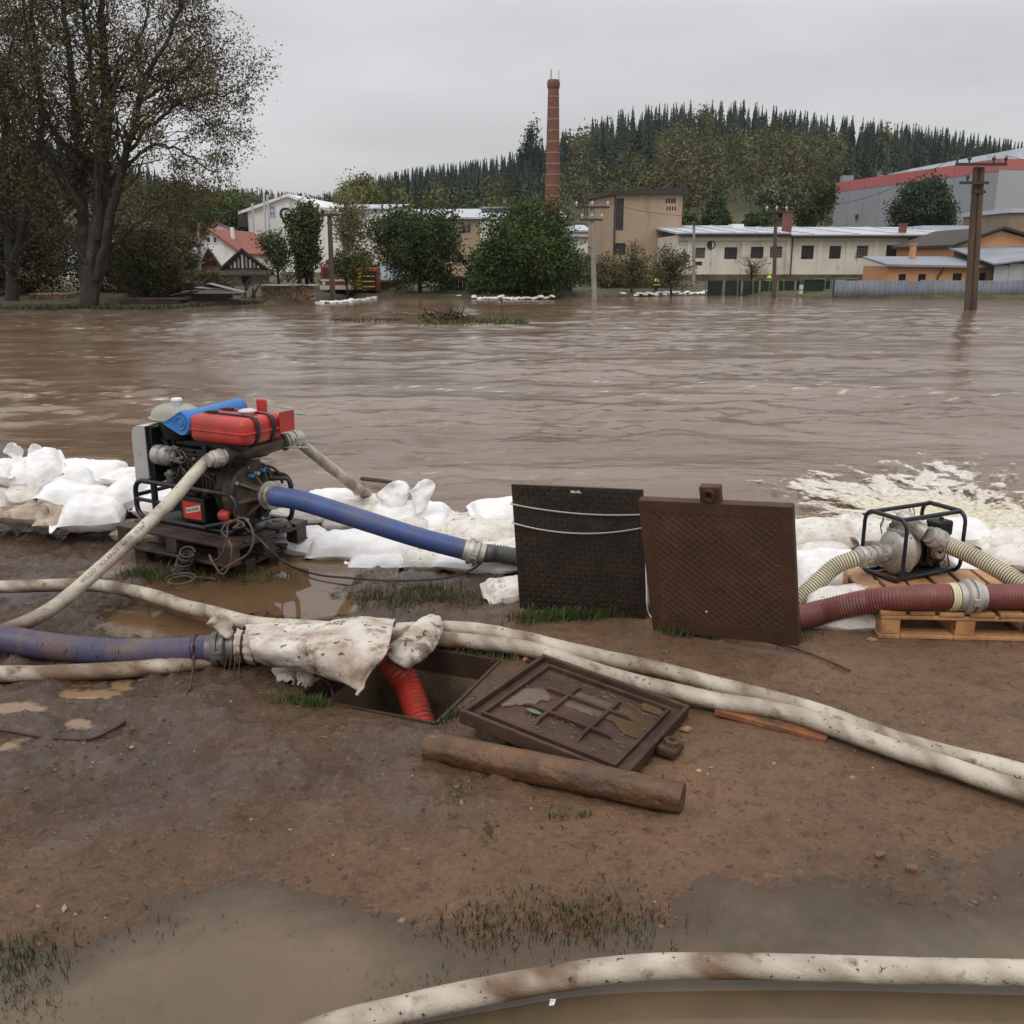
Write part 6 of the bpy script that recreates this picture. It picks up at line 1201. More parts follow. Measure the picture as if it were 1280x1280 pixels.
tank = lp('fuel_tank', B().hexa([[.505, .165, .525], [.945, .165, .53], [.935, .50, .53], [.50, .50, .525]], [[.505, .165, .685], [.945, .165, .682], [.935, .50, .687], [.50, .50, .687]]), M['red'], (.045, 5))
sm = lp('tank_seam', B().box([.498, .159, .598], [.952, .506, .607]), M['red'], (.004, 2), parent=tank, smooth=False)
for v in (.27, .395):
    lp('strap', B().grid([[[u, v - .014, z], [u, v + .014, z]] for u, z in ((.54, .691), (.73, .692), (.90, .690), (.935, .68), (.952, .65), (.956, .585), (.942, .55), (.91, .526))]), M['black'], parent=tank, solid=.004, angle=0)
    for k in range(3): lp('strap_buckle', B().box([.58 + .02 * k, v - .02, .692], [.592 + .02 * k, v + .02, .701]), M['darkmetal'], parent=tank, smooth=False)
lp('tank_cap', B().lathe([(0, .036), (.012, .036), (.014, .052), (.022, .054), (.032, .03), (.034, 0)], [.81, .34, .685], (0, 0, 1), 24), mat('cap_white_red', srgb(206, 186, 184), rough=.3), parent=tank)
lp('tank_cradle', B().box([.56, .2, .505], [.90, .24, .527]).box([.56, .42, .505], [.90, .46, .527]).box([.86, .42, .47], [.89, .46, .504]).box([.57, .42, .38], [.6, .46, .504]).box([.57, .2, .46], [.6, .24, .504]), M['engine'], .003, smooth=False)
lp('guard_plate', B().box([.952, .44, .575], [.960, .56, .695]).box([.90, .548, .64], [.951, .556, .68]), M['red'], .002, smooth=False); lp('raised_tab', B().box([.70, .52, .665], [.78, .535, .745]), M['red'], (.014, 3), smooth=False)
# pump volute, spoked cover, suction neck
vz = .222; ax = (1, 0, 0); vc = (.755, .345, vz)
lp('volute', B().lathe([(-.03, .10), (-.03, .16), (-.01, .186), (.05, .19), (.065, .182), (.068, .16), (.07, .148)], vc, ax, 40), M['darkcast'])
lp('pump_cover', B().lathe([(.05, .15), (.058, .14), (.062, .10), (.075, .065), (.12, .058), (.155, .056), (.158, .074), (.172, .074), (.174, .055), (.20, .055), (.2, 0)], vc, ax, 40), M['grime'])
for k in range(8):
    a = k * math.pi / 4 + .2; R_ = np.array(Matrix.Rotation(a, 3, 'X')); c = np.array(vc); lp('cover_rib', frame_xf(B().prism([[.060, -.006, .055], [.15, -.006, .055], [.075, -.006, .148], [.055, -.006, .148]], np.zeros(3), np.array([0, .012, 0])), R_, c), M['grime'], smooth=False)
for k in range(8):
    a = k * math.pi / 4 + .55; p = np.array(vc) + [.066, .166 * math.sin(a), .166 * math.cos(a)]; lp('bolt', B().lathe([(0, .011), (.012, .011), (.013, .0)], p, ax, 6), M['steel'])
lp('clamp_ring', B().lathe([(.168, .06), (.168, .082), (.185, .084), (.19, .07), (.205, .07), (.208, .082), (.222, .08), (.224, .058)], vc, ax, 32), M['alu'])
for k in range(3): lp('cover_tap', B().cyl([.83 + .015 * k, .30 + .03 * k, .335 + .012 * k], [.86 + .015 * k, .30 + .03 * k, .335 + .014 * k], .011, k=10), M['bluep'] if k != 1 else M['alu'])
lp('drain_hose', B().sweep(crom([[.84, .36, .36], [.88, .40, .38], [.92, .44, .34], [.93, .46, .27]], 20)[0], .008, 8), M['black']); lp('drain_pipe', B().cyl([.86, .42, .30], [.98, .46, .305], .014, k=10), M['darkcast'])
# discharge tee with two gate valves and levers
lp('riser', B().sweep([[.80, .345, .36], [.81, .345, .42], [.825, .34, .47]], [.055, .05, .05], 20), M['darkcast'])
T0, T1 = np.array([.785, .175, .468]), np.array([.905, .53, .505]); td = (T1 - T0) / np.linalg.norm(T1 - T0); lp('discharge_tee', B().lathe([(0, .034), (.0, .05), (.02, .05), (.022, .036), (.1, .042), (.12, .055), (.24, .055), (.26, .046), (.35, .04), (.36, .052), (.375, .052), (.385, .034)], T0, td, 26), M['darkcast'])
for (c, d) in ((T0 + td * .17 + [0, -.03, -.05], (1, .06, .07)), (T1 + td * .0 + [.02, -.02, -.03], (1, .1, .06))):
    d = np.array(d) / np.linalg.norm(d); lp('valve_stem', B().cyl(c, c + [0, 0, .05], .012, k=10), M['alu']); n_ = np.array([-d[1], d[0], 0]); w_ = n_ * .014; lp('lever', B().hexa([c - w_ - d * .03, c + d * .16 - w_ * .7, c + d * .16 + w_ * .7, c + w_ - d * .03], [c - w_ - d * .03 + [0, 0, .006], c + d * .16 - w_ * .7 + [0, 0, .006], c + d * .16 + w_ * .7 + [0, 0, .006], c + w_ - d * .03 + [0, 0, .006]]), M['steel'], smooth=False)
def couple(p, d, r, parent, m='alu', k=26, s=1.0):
    """storz style hose coupling centred at p, pointing along d"""
    d = np.asarray(d, float) / np.linalg.norm(d); pr = [(-.06, 0), (-.06, r * 1.02), (-.035, r * 1.04), (-.033, r * 1.24), (-.02, r * 1.3), (-.008, r * 1.3), (-.006, r * 1.14), (.006, r * 1.14), (.008, r * 1.34), (.022, r * 1.34), (.03, r * 1.2), (.032, r * 1.06), (.06, r * 1.04), (.06, 0)]
    c = put('coupling', B().lathe([(a * s, q) for a, q in pr], p, d, k), M[m], parent); u = np.cross(d, [0, 0, 1]); u /= np.linalg.norm(u)
    for sg in (1, -1): put('lug', B().box([-.012, r * 1.2, -.018], [.02, r * 1.46, .018], np.column_stack([d, u * sg, np.cross(d, u * sg)]), p), M[m], c, bevel=.004, smooth=False)
    return c
# battery with its printed label
bat = lp('battery', B().box([.36, .19, .035], [.56, .32, .165]), M['black'], .006, smooth=False); lp('battery_lid', B().box([.355, .185, .166], [.565, .325, .186]), M['black'], .004, parent=bat, smooth=False)
lp('battery_label', B().box([.385, .1865, .055], [.535, .1885, .155]), M['redlabel'], parent=bat, smooth=False)
wb = np.array([[.41, .1845, .082], [.53, .1845, .112], [.53, .1845, .146], [.41, .1845, .116]]); lp('label_band', B().hexa(wb, wb + [0, .001, 0]), M['whitelabel'], parent=bat, smooth=False)
def _bn(v):
    a = .245; x = .47 + v[:, 0] * math.cos(a) - v[:, 1] * math.sin(a); z = .114 + v[:, 0] * math.sin(a) + v[:, 1] * math.cos(a); return np.column_stack([x, 0 * x + .1835, z]) @ RE.T + L0
letters('label_text', 'BANNER', .029, _bn, M['ink'], pump, 0, True)

# ------------------------------------------------------------------ hoses
M['rib'] = mat('ribbed_hose', (1, 1, 1), rough=.42, vcol=True, dirt=[(srgb(104, 84, 68), 9, .6, .76)])
def hose(name, label, pts, r, m, pitch=None, amp=.05, cols=None, k=20, parent=None, squash=1.0, mud=None, wob=0.0, seed=0, group=None):
    P = np.array(pts, float); _, Ln = crom(P, 10); n = int(Ln / (pitch / 4 if pitch else .022)) + 6; Q, _ = crom(P, n); s = np.linspace(0, Ln, n)
    R = np.full(n, r) if np.isscalar(r) else np.interp(np.linspace(0, 1, n), np.linspace(0, 1, len(r)), r)
    if wob: Q = Q + wob * np.stack([pn(Q + seed, 3, 1), pn(Q + seed, 3, 2), .4 * pn(Q + seed, 3, 3)], 1); R = R * (1 + .05 * pn(Q + seed, 9, 4))
    col = None
    if pitch:
        ph = np.sin(2 * np.pi * s / pitch); R = R * (1 + amp * np.clip(ph * 1.4, -1, 1))
        if cols: t = sstep(-.25, .35, ph)[:, None]; col = np.repeat(t * np.array(cols[0]) + (1 - t) * np.array(cols[1]), k, 0); col = np.vstack([col, col[:1], col[-1:]])
    if mud is not None:
        a_ = np.interp(np.linspace(0, 1, n), np.linspace(0, 1, len(mud)), mud)[:, None]; th = np.linspace(0, 2 * np.pi, k, endpoint=False)[None]; RP_ = np.stack([np.repeat(Q[:, :1], k, 1) + .04 * np.cos(th), np.repeat(Q[:, 1:2], k, 1) + .04 * np.sin(th), 0 * th + Q[:, 2:3]], -1)
        q_ = np.clip(a_ * 1.05 + .14 + .72 * fbm(RP_ + seed, 5, 77, 4, .6) + .22 * np.clip(-np.cos(th), -.3, 1), 0, 1)[..., None]; c3 = (1 - q_) * np.array(srgb(196, 187, 171)) + q_ * np.array(srgb(110, 85, 64)); col = c3.reshape(-1, 3); col = np.vstack([col, col[:1], col[-1:]])
    b = B().sweep(Q, R, k, col=col, flat=.87 if m == 'hose' else squash)
    f = parent
    if f is None: f = thing(name, label, 'hose', (Q[:, 0].mean(), Q[:, 1].mean(), max(0, Q[:, 2].min() - np.max(r))), group)
    put('hose_body', b, M['rib'] if cols else M['hosemud'] if mud is not None else M[m], f, angle=0 if not pitch else 60); return f, Q
def g3(px, py, z): return G(px, py, z)
pL = L0 + RE @ T0; pR = L0 + RE @ T1; tdw = RE @ td
cl_ = couple(pL - tdw * .05, tdw, .038, pump); couple(pR + tdw * .055, tdw, .038, pump)
hA = [pL - tdw * .06, g3(262, 573, .60), g3(245, 590, .565), g3(215, 625, .44), g3(170, 669, .30), g3(120, 715, .17), g3(70, 757, .065), g3(20, 783, .03), g3(-60, 806, .03), g3(-330, 850, .03)]
fA, QA = hose('discharge_hose', 'white flat hose running from the red tanked pump down to the mud on the left', hA, [.035, .038, .041, .041, .041, .041, .041, .042, .042], 'hose', wob=.004, mud=[.1, .1, .15, .3, .55, .85, .95])
hB = [pR + tdw * .06, EP(360, 549, .60), EP(378, 556, .66), g3(420, 590, .42), g3(448, 611, .24), g3(470, 625, .02), g3(480, 630, -.16)]
fB, QB = hose('discharge_hose', 'white hose arching from the red tanked pump over the dyke into the river', hB, [.036, .038, .038, .038, .04, .042, .042], 'hose', wob=.004, mud=[.1, .15, .2, .25, .5, .9])
for k in range(3):
    p = QB[int(len(QB) * .64) + k * 3]; put('knotted_cloth', petal(p + [-.02, -.03, -.17], .16 - .02 * k, .19, 400 + k, (-.1 + .2 * k, -.1)), M['sack'], fB, angle=0, solid=.004)
sn = L0 + RE @ (np.array(vc) + [.2, 0, 0])
hBl = [sn, sn + e1 * .05 + [0, 0, -.002], g3(380, 627, .365), g3(450, 649, .295), g3(520, 671, .2), g3(588, 689, .115)]
fS, QS = hose('suction_hose', 'bright blue ribbed suction hose between the red tanked pump and the grey hose', hBl, .058, 'blue', .013, .022)
dS = QS[-1] - QS[-8]; couple(QS[-1] + dS / np.linalg.norm(dS) * .02, dS, .058, fS); d0 = QS[6] - QS[0]
hG = [QS[-1] + dS / np.linalg.norm(dS) * .05, g3(620, 692, .085), g3(655, 698, .07), g3(720, 708, .06), g3(790, 716, .05), g3(850, 724, -.05)]
hose('suction_hose', 'short grey ribbed hose disappearing behind the black plate', hG, .05, 'grey_hose', .016, .07)
hP = [g3(-520, 738, .085), g3(-260, 765, .085), g3(-120, 780, .085), g3(-50, 792, .08), g3(0, 798, .075), g3(60, 808, .07), g3(130, 815, .07), g3(200, 815, .075), g3(268, 811, .085)]
fP, QP = hose('suction_hose', 'purple blue ribbed hose coming in from the left edge to the sack covered joint', hP, .06, 'purple', .0125, .035)
dP = QP[-1] - QP[-9]; dP /= np.linalg.norm(dP); couple(QP[-1] + dP * .03, dP, .06, fP, 'pvc')
put('strap_tail', B().sweep(crom([QP[-22] + [0, -.06, .05], QP[-22] + [0, -.075, -.01], g3(238, 858, .02), g3(228, 876, .012), g3(255, 880, .012)], 30)[0], .005, 6), M['maroon'], fP); put('cable_tie', B().lathe([(-.006, .062), (-.006, .067), (.006, .067), (.006, .062)], QP[-26], QP[-24] - QP[-26], 24), M['maroon'], fP)
RT = srgb(206, 70, 52), srgb(150, 40, 32)
hR = [QP[-1] + dP * .06, g3(310, 806, .10), g3(360, 806, .12), g3(420, 804, .15), g3(462, 806, .15), g3(490, 830, .07), g3(510, 860, -.03), np.array([-.335, 3.50, -.22]), np.array([-.32, 3.47, -.5])]
fR, QR = hose('drain_hose', 'red corrugated hose bending out of the sack down into the open shaft', hR, .056, 'red_hose', .021, .07)
hC = [g3(-480, 752, .035), g3(-250, 742, .035), g3(-70, 734, .035), g3(0, 733, .035), g3(60, 732, .035), g3(130, 733, .035), g3(180, 742, .03), g3(240, 760, .03), g3(310, 777, .03), g3(400, 786, .03), g3(480, 787, .035), g3(555, 786, .045), g3(625, 793, .055), g3(719, 815, .05), g3(812, 834, .05), g3(900, 857, .05), g3(991, 881, .05), g3(1122, 925, .05), g3(1280, 968, .05), g3(1450, 1016, .05)]
fC, QC = hose('layflat_hose', 'upper of the two long pale hoses crossing the mud to the lower right', hC, [.034, .036, .038, .039, .04, .04, .04, .038, .037, .036], 'hose', wob=.012, seed=3, mud=[.75, .7, .6, .5, .3, .2, .16, .2, .2, .25, .2, .15])
hD = [g3(-520, 872, .035), g3(-280, 856, .035), g3(-70, 845, .035), g3(0, 843, .035), g3(60, 842, .035), g3(150, 838, .035), g3(240, 829, .035), g3(310, 818, .035), g3(400, 806, .035), g3(480, 800, .035), g3(556, 800, .04), g3(625, 807, .045), g3(687, 818, .045), g3(750, 841, .045), g3(812, 857, .045), g3(900, 877, .045), g3(991, 893, .045), g3(1122, 938, .045), g3(1254, 981, .045), g3(1400, 1026, .045)]
fD, QD = hose('layflat_hose', 'lower of the two long pale hoses, browner, lying nearest the tilted lid', hD, [.036, .038, .04, .04, .041, .041, .04, .039, .038, .036], 'hose', wob=.010, seed=8, mud=[.95, .95, .85, .7, .6, .6, .45, .25, .2, .25, .2, .2])
hE = [g3(300, 1330, .03), g3(390, 1292, .03), g3(470, 1268, .03), g3(600, 1240, .035), g3(700, 1222, .035), g3(800, 1211, .04), g3(920, 1208, .04), g3(1060, 1211, .035), g3(1180, 1215, .035), g3(1300, 1217, .035), g3(1420, 1216, .03)]
fE, QE = hose('layflat_hose', 'single pale hose lying in the puddle nearest the viewer', hE, .0335, 'hose', wob=.005, seed=5, mud=[.45, .35, .3, .3, .35, .25, .3])
put('white_scrap', B().add(g3(686, 1257, .035) + np.array([[0, 0, 0], [.012, -.002, .004], [.016, .004, .014], [.003, .002, .016]]), [[0, 1, 2, 3]]), M['whitecap'], fE, smooth=False, solid=.002)
def print_on(Q, i0, text, size, ang, parent, r, flip=False):
    """lettering wrapped round a hose, starting at sample i0"""
    S = np.r_[0, np.cumsum(np.linalg.norm(np.diff(Q, axis=0), axis=1))]
    def fn(v):
        out = np.zeros_like(v)
        for i, p in enumerate(v):
            s = S[i0] + (p[0] if not flip else -p[0]); c = np.array([np.interp(s, S, Q[:, k]) for k in range(3)]); c2 = np.array([np.interp(s + .01, S, Q[:, k]) for k in range(3)]); t = (c2 - c) / np.linalg.norm(c2 - c) * (-1 if flip else 1)
            u = np.array([0, 0, 1.0]); u -= (u @ t) * t; u /= np.linalg.norm(u); w = np.cross(t, u); a = ang + p[1] / r; out[i] = c + (r * 1.06) * (np.cos(a) * u - np.sin(a) * -w * -1)
        return out
    letters('hose_print', text, size, fn, M['fadedink'], parent, 0, False, False)
_S = np.linspace(0, 1, len(QA)); iA = lambda px, py: int(np.argmin(np.linalg.norm(QA - g3(px, py, .17 + (720 - py) * .0026), axis=1)))
print_on(QA, iA(104, 730), 'WILDO - SOLARAN - NS 75  10 bar', .030, -.95, fA, .041, True)
# sack over the joint of the purple and the red hose
def sheet(net, n, m_, wr, seed, fq=6.0):
    net = np.array(net, float); R_ = np.stack([crom(net[i], m_)[0] for i in range(net.shape[0])]); S = np.stack([crom(R_[:, j], n)[0] for j in range(m_)], 1)
    du = np.gradient(S, axis=0); dv = np.gradient(S, axis=1); nn = np.cross(du, dv); nn /= np.linalg.norm(nn, axis=2)[..., None] + 1e-9
    S = S + nn * (wr * fbm(S, fq, seed, 4, .55) + wr * .8 * np.abs(pn(S * [1, 1, 2.2], fq * 2.4, seed + 4)))[..., None]; return S, nn
def dsurf(px, py, z): return G(px, py, z)
net = [[dsurf(300, 790, .02), dsurf(306, 783, .15), dsurf(312, 803, .19), dsurf(318, 822, .13), dsurf(330, 832, .05)],
       [dsurf(350, 792, .02), dsurf(352, 781, .18), dsurf(356, 806, .21), dsurf(362, 830, .14), dsurf(372, 838, .07)],
       [dsurf(405, 790, .03), dsurf(404, 778, .20), dsurf(408, 808, .23), dsurf(412, 844, .13), dsurf(416, 850, .08)],
       [dsurf(450, 785, .06), dsurf(452, 770, .22), dsurf(452, 806, .24), dsurf(444, 858, .11), dsurf(440, 862, .08)],
       [dsurf(494, 784, .10), dsurf(492, 772, .22), dsurf(482, 812, .235), dsurf(462, 842, .15), dsurf(444, 868, .09)]]
sk = thing('sack', 'large dirty woven sack tied over the joint of the purple and red hoses', 'sack', G(400, 830, 0)); S1, N1 = sheet(net, 80, 76, .011, 3, 3.4); put('sack_cloth', B().grid(S1), M['sack'], sk, angle=0, solid=.0025)
put('seam_cord', B().sweep(S1[10:78, 43] + N1[10:78, 43] * .003, .0025, 5), M['maroon'], sk); put('rolled_hem', B().sweep(S1[-1, 6:] + N1[-1, 6:] * .002, .006, 8), M['sack'], sk)
c0 = QP[-1] + dP * .10; t = np.linspace(0, 2 * np.pi, 40)
put('neck_gather', B().grid([np.stack([c0[0] + dP[0] * a + 0 * t, c0[1] + dP[1] * a + (r_ + .006 * np.sin(t * 11)) * np.sin(t) * .9, c0[2] + .005 + (r_ + .006 * np.sin(t * 9)) * np.cos(t)], 1) for a, r_ in ((0.0, .074), (.012, .064), (.03, .062), (.05, .072), (.08, .08))], wrap=False), M['sack'], sk, angle=0, solid=.004)
put('tie_cord', B().sweep(np.stack([c0[0] + .03 * dP[0] + 0 * t, c0[1] + .066 * np.sin(t) * .95, c0[2] + .005 + .068 * np.cos(t)], 1), .005, 8), M['maroon'], sk)
put('free_corner', petal(c0 + [-.03, -.02, .05], .10, .11, 901, (-.45, -.1)), M['sack'], sk, angle=0, solid=.004)
for k in range(4): put('cord_end', B().sweep(crom([c0 + [.02 * k - .03, -.066, -.01], c0 + [.02 * k - .035, -.085, -.05], c0 + [.03 * k - .05, -.09 - .02 * k, -.09]], 10)[0], .0025, 5), M['twig'], sk)
def on_sheet(S, N_, i, j, su, sv):
    def fn(v):
        a = np.clip(i + v[:, 0] * su[0] + v[:, 1] * sv[0], 0, S.shape[0] - 2); c = np.clip(j + v[:, 0] * su[1] + v[:, 1] * sv[1], 0, S.shape[1] - 2); ia, ic = a.astype(int), c.astype(int); fa, fcq = (a - ia)[:, None], (c - ic)[:, None]
        P = S[ia, ic] * (1 - fa) * (1 - fcq) + S[ia + 1, ic] * fa * (1 - fcq) + S[ia, ic + 1] * (1 - fa) * fcq + S[ia + 1, ic + 1] * fa * fcq; q = N_[ia, ic]; sg = np.where((q @ np.array([0, -1, .6])) > 0, 1, -1)[:, None]; return P + q * sg * .0045
    return fn
letters('sack_print', 'd.CF', .045, on_sheet(S1, N1, 48, 34, (120, 12), (12, -165)), M['pvc'], sk, 0, False)
net2 = [[dsurf(478, 812, .13), dsurf(498, 796, .17), dsurf(525, 775, .14), dsurf(530, 772, .11)],
        [dsurf(490, 826, .12), dsurf(512, 805, .17), dsurf(533, 783, .16), dsurf(545, 772, .12)],
        [dsurf(505, 833, .10), dsurf(525, 818, .145), dsurf(538, 800, .145), dsurf(549, 774, .12)],
        [dsurf(512, 832, .08), dsurf(532, 818, .11), dsurf(544, 808, .12), dsurf(550, 790, .10)]]
sk2 = thing('sack', 'smaller crumpled sack with black lettering hanging beside the red hose', 'sack', G(520, 815, 0)); S2, N2 = sheet(net2, 60, 60, .014, 9, 5); put('sack_cloth', B().grid(S2), M['sack'], sk2, angle=0, solid=.004)
letters('sack_print', 'h.c', .075, on_sheet(S2, N2, 32, 24, (40, 140), (-160, 54)), M['ink'], sk2, 0, True)
put('folded_edge', petal(dsurf(545, 808, .05), .11, .12, 77, (-.25, .1)), M['sack'], sk2, angle=0, solid=.005)
sk3 = thing('rag', 'wet torn strip of sacking lying under the big sack at the shaft edge', 'rag', G(365, 850, 0))
for k in range(4): put('rag_fold', frame_xf(petal(np.zeros(3), .12, .10, 500 + k), np.array(Matrix.Rotation(-1.25, 3, 'X') @ Matrix.Rotation(.4 * k, 3, 'Z')), g3(352 + 12 * k, 850 + 3 * k, .015)), M['sack'], sk3, angle=0, solid=.004)

# ------------------------------------------------------------------ open shaft, lying lid, log, plank, standing plates
sh = thing('manhole_shaft', 'open square concrete shaft in the mud with a thin steel edge', 'manhole', (*((PIT[0] + PIT[2]) / 2), -1.4)); cen = (PIT[0] + PIT[2]) / 2
for a in range(4):
    p, q = PIT[a], PIT[(a + 1) % 4]; e = (q - p) / np.linalg.norm(q - p); n_ = np.array([e[1], -e[0]])   # outward
    put('shaft_wall', B().hexa([[*(p + n_ * .0), -1.4], [*q, -1.4], [*(q + n_ * .1), -1.4], [*(p + n_ * .1), -1.4]], [[*p, -.1], [*q, -.1], [*(q + n_ * .1), -.1], [*(p + n_ * .1), -.1]]), M['concrete'], sh, smooth=False)
    put('frame_edge', B().hexa([[*(p - n_ * .004), -.098], [*(q - n_ * .004), -.098], [*(q + n_ * .008), -.098], [*(p + n_ * .008), -.098]], [[*(p - n_ * .004), .008], [*(q - n_ * .004), .008], [*(q + n_ * .008), .008], [*(p + n_ * .008), .008]]), M['iron'], sh, smooth=False)
put('shaft_water', B().add([[*p, -.62] for p in PIT], [[0, 1, 2, 3]]), mat('shaft_water', srgb(70, 52, 38), rough=.05), sh, smooth=False)
f = thing('wooden_board', 'short dark board leaning inside the right corner of the shaft', 'board', (*PIT[1], -.3)); put('board_body', B().hexa([[-.31, 3.39, -.5], [-.18, 3.40, -.5], [-.18, 3.42, -.5], [-.31, 3.41, -.5]], [[-.26, 3.36, .0], [-.14, 3.55, .0], [-.15, 3.57, .0], [-.28, 3.38, .0]]), M['darkwood'], f, smooth=False)
KC = [G(567, 882, .16), G(687, 821, .12), G(873, 884, .05), G(770, 966, .07)]           # lid corners: left, far, right, near
ko = sum(KC) / 4; kx = (KC[3] - KC[0] + KC[2] - KC[1]); kx /= np.linalg.norm(kx); ky = (KC[1] - KC[0] + KC[2] - KC[3]); ky -= (ky @ kx) * kx; ky /= np.linalg.norm(ky); RK = np.column_stack([kx, ky, np.cross(kx, ky)]); hs = .322
lid = thing('manhole_cover', 'upturned cast iron manhole lid with crossing ribs propped on the shaft edge', 'manhole cover', ko + RK @ np.array([0, 0, -.05]))
def kl(name, b, m, **k): return put(name, frame_xf(b, RK, ko), M[m] if isinstance(m, str) else m, lid, **k)
kl('lid_plate', B().box([-hs + .002, -hs + .002, -.05], [hs - .002, hs - .002, -.026]), 'iron', smooth=False)
for sx in ((-hs, -hs, hs, -hs + .018), (-hs, hs - .018, hs, hs), (-hs, -hs + .0181, -hs + .018, hs - .0181), (hs - .018, -hs + .0181, hs, hs - .0181)): kl('rim', B().box([sx[0], sx[1], -.052], [sx[2], sx[3], 0]), 'iron', smooth=False, bevel=.004)
hi = hs - .055
for sx in ((-hi, -hi, hi, -hi + .012), (-hi, hi - .012, hi, hi), (-hi, -hi + .0121, -hi + .012, hi - .0121), (hi - .012, -hi + .0121, hi, hi - .0121)): kl('inner_rim', B().box([sx[0], sx[1], -.0255], [sx[2], sx[3], -.008]), 'iron', smooth=False, bevel=.003)
for s_q in (-.085, .085):
    for ax_ in (0, 1):
        pts = [(-.20, -.0255), (-.16, -.010), (.16, -.010), (.20, -.0255)]
        V = [[a, s_q - .007 * (1 if ax_ else 1.02), z] if ax_ == 0 else [s_q - .007, a, z + .0006] for a, z in pts]; kl('rib', B().prism(V, np.zeros(3), np.array([0, .014, 0]) if ax_ == 0 else np.array([.014, 0, 0])), 'iron', smooth=False, bevel=.002)
kl('lug', B().box([hs + .001, -.04, -.05], [hs + .075, .06, -.012]), 'iron', smooth=False, bevel=.012); kl('lug_eye', B().lathe([(0, .016), (0, .03), (.014, .028), (.016, .014), (0, .012)], [hs + .04, .01, -.012], (0, 0, 1), 20), 'iron')
X, Y = np.meshgrid(np.arange(-hi, hi, .008), np.arange(-hi, hi, .008)); D = .6 * fbm(xyz(X, Y), 3.2, 33, 3) + .9 * X - .5 * Y - .12; n, mm = X.shape; i = np.arange(n - 1)[:, None]; j = np.arange(mm - 1)[None]; q = np.stack([i * mm + j, i * mm + j + 1, (i + 1) * mm + j + 1, (i + 1) * mm + j], -1).reshape(-1, 4); q = q[(D > 0).ravel()[q].all(1)]
b = B(); b.add(np.stack([X, Y, 0 * X - .0225], -1), q); kl('rain_water', b, mat('lid_water', srgb(98, 80, 60), srgb(82, 66, 50), 6, rough=.1, spec=.35), angle=0)
rs = np.random.RandomState(2); b = B()
for k in range(150):
    p = np.array([rs.uniform(-hi, hi), rs.uniform(-hi, hi), -.024]); a = rs.rand() * 6.28; l = rs.uniform(.006, .03); b.cyl(p, p + [l * math.cos(a), l * math.sin(a), .003], .0014, k=4, col=np.array(srgb(150, 124, 96)) * rs.uniform(.3, 1))
tag(kl('litter', b, 'cobble', smooth=False), kind='stuff'); kl('green_leaf', B().grid([[[-.16 + .018 * a, -.12 + .014 * c * math.sin(a * .7 + .3), -.018 + .004 * c * c] for c in (-1, 0, 1)] for a in range(5)]), mat('green_leaf', srgb(96, 116, 74), rough=.5), solid=.001)
kl('mud_smear', B().grid([[[-.1 + .02 * a, .02 + .02 * c, -.0245 + .002 * pn(np.array([[a * .3, c * .3, 1.]]), 2, 1)[0]] for c in range(8)] for a in range(10)]), mat('smear', srgb(92, 74, 58), rough=.3))
# log
a, c = G(534, 932, .05), G(852, 998, .05); t = np.linspace(0, 1, 40)[:, None]; P = a + (c - a) * t; b = B(); d = (c - a) / np.linalg.norm(c - a); u = np.array([0, 0, 1.0]); w = np.cross(d, u); th = np.linspace(0, 2 * np.pi, 36, endpoint=False); rows = []
for k in range(40):
    ring = np.cos(th)[:, None] * u + np.sin(th)[:, None] * w; R_ = .051 * (1.06 - .1 * abs(k / 39 - .35)) + .004 * pn(xyz(np.cos(th) * 2, np.sin(th) * 2, k * .09), 1.0, 2) + .0022 * pn(xyz(np.cos(th) * 7, np.sin(th) * 7, k * .2), 1, 5); rows.append(P[k] + ring * R_[:, None])
rows = [P[0] + (rows[0] - P[0]) * .02 + d * .004, P[0] + (rows[0] - P[0]) * .8 + d * .0, P[0] + (rows[0] - P[0]) * .97 + d * .004] + rows[1:-1] + [P[-1] + (rows[-1] - P[-1]) * .97 + d * .004, P[-1] + (rows[-1] - P[-1]) * .7 + d * .006, P[-1] + (rows[-1] - P[-1]) * .02 + d * .004]
lg = thing('log', 'peeled brown log lying in the mud in front of the tilted lid', 'log', (a + c) / 2 - [0, 0, .05]); put('log_body', b.grid(rows, wrap=True), M['log'], lg, angle=50)
# orange plank under the two hoses, bits of wood and stones
a, c = G(893, 889, .02), G(1032, 926, .01); d = (c - a) / np.linalg.norm(c - a); w = np.array([-d[1], d[0], 0]); f = thing('plank', 'thin orange plank lying under the two pale hoses', 'plank', (a + c) / 2 - [0, 0, .02]); put('plank_body', B().hexa([a - [0, 0, .018], c - [0, 0, .01], c + w * .07 - [0, 0, .01], a + w * .08 - [0, 0, .018]], [a + [0, 0, .008], c + [0, 0, .006], c + w * .07 + [0, 0, .006], a + w * .08 + [0, 0, .01]]), M['orangewood'], f, smooth=False, bevel=.003)
def stone(label, px, py, r, seed, m='stone'):
    rs = np.random.RandomState(seed); bm = bmesh.new(); bmesh.ops.create_icosphere(bm, subdivisions=3, radius=1); V = np.array([v.co[:] for v in bm.verts]); T = np.array([[v.index for v in fa.verts] for fa in bm.faces]); bm.free()
    V = V * (1 + .35 * fbm(V + seed, .9, 1, 3)[:, None]) * np.array([1, .75, .55]) * r; p = G(px, py, r * .3); o = put('stone', B().add(V + p, t=T), M[m], angle=35); return tag(o, label, 'stone')
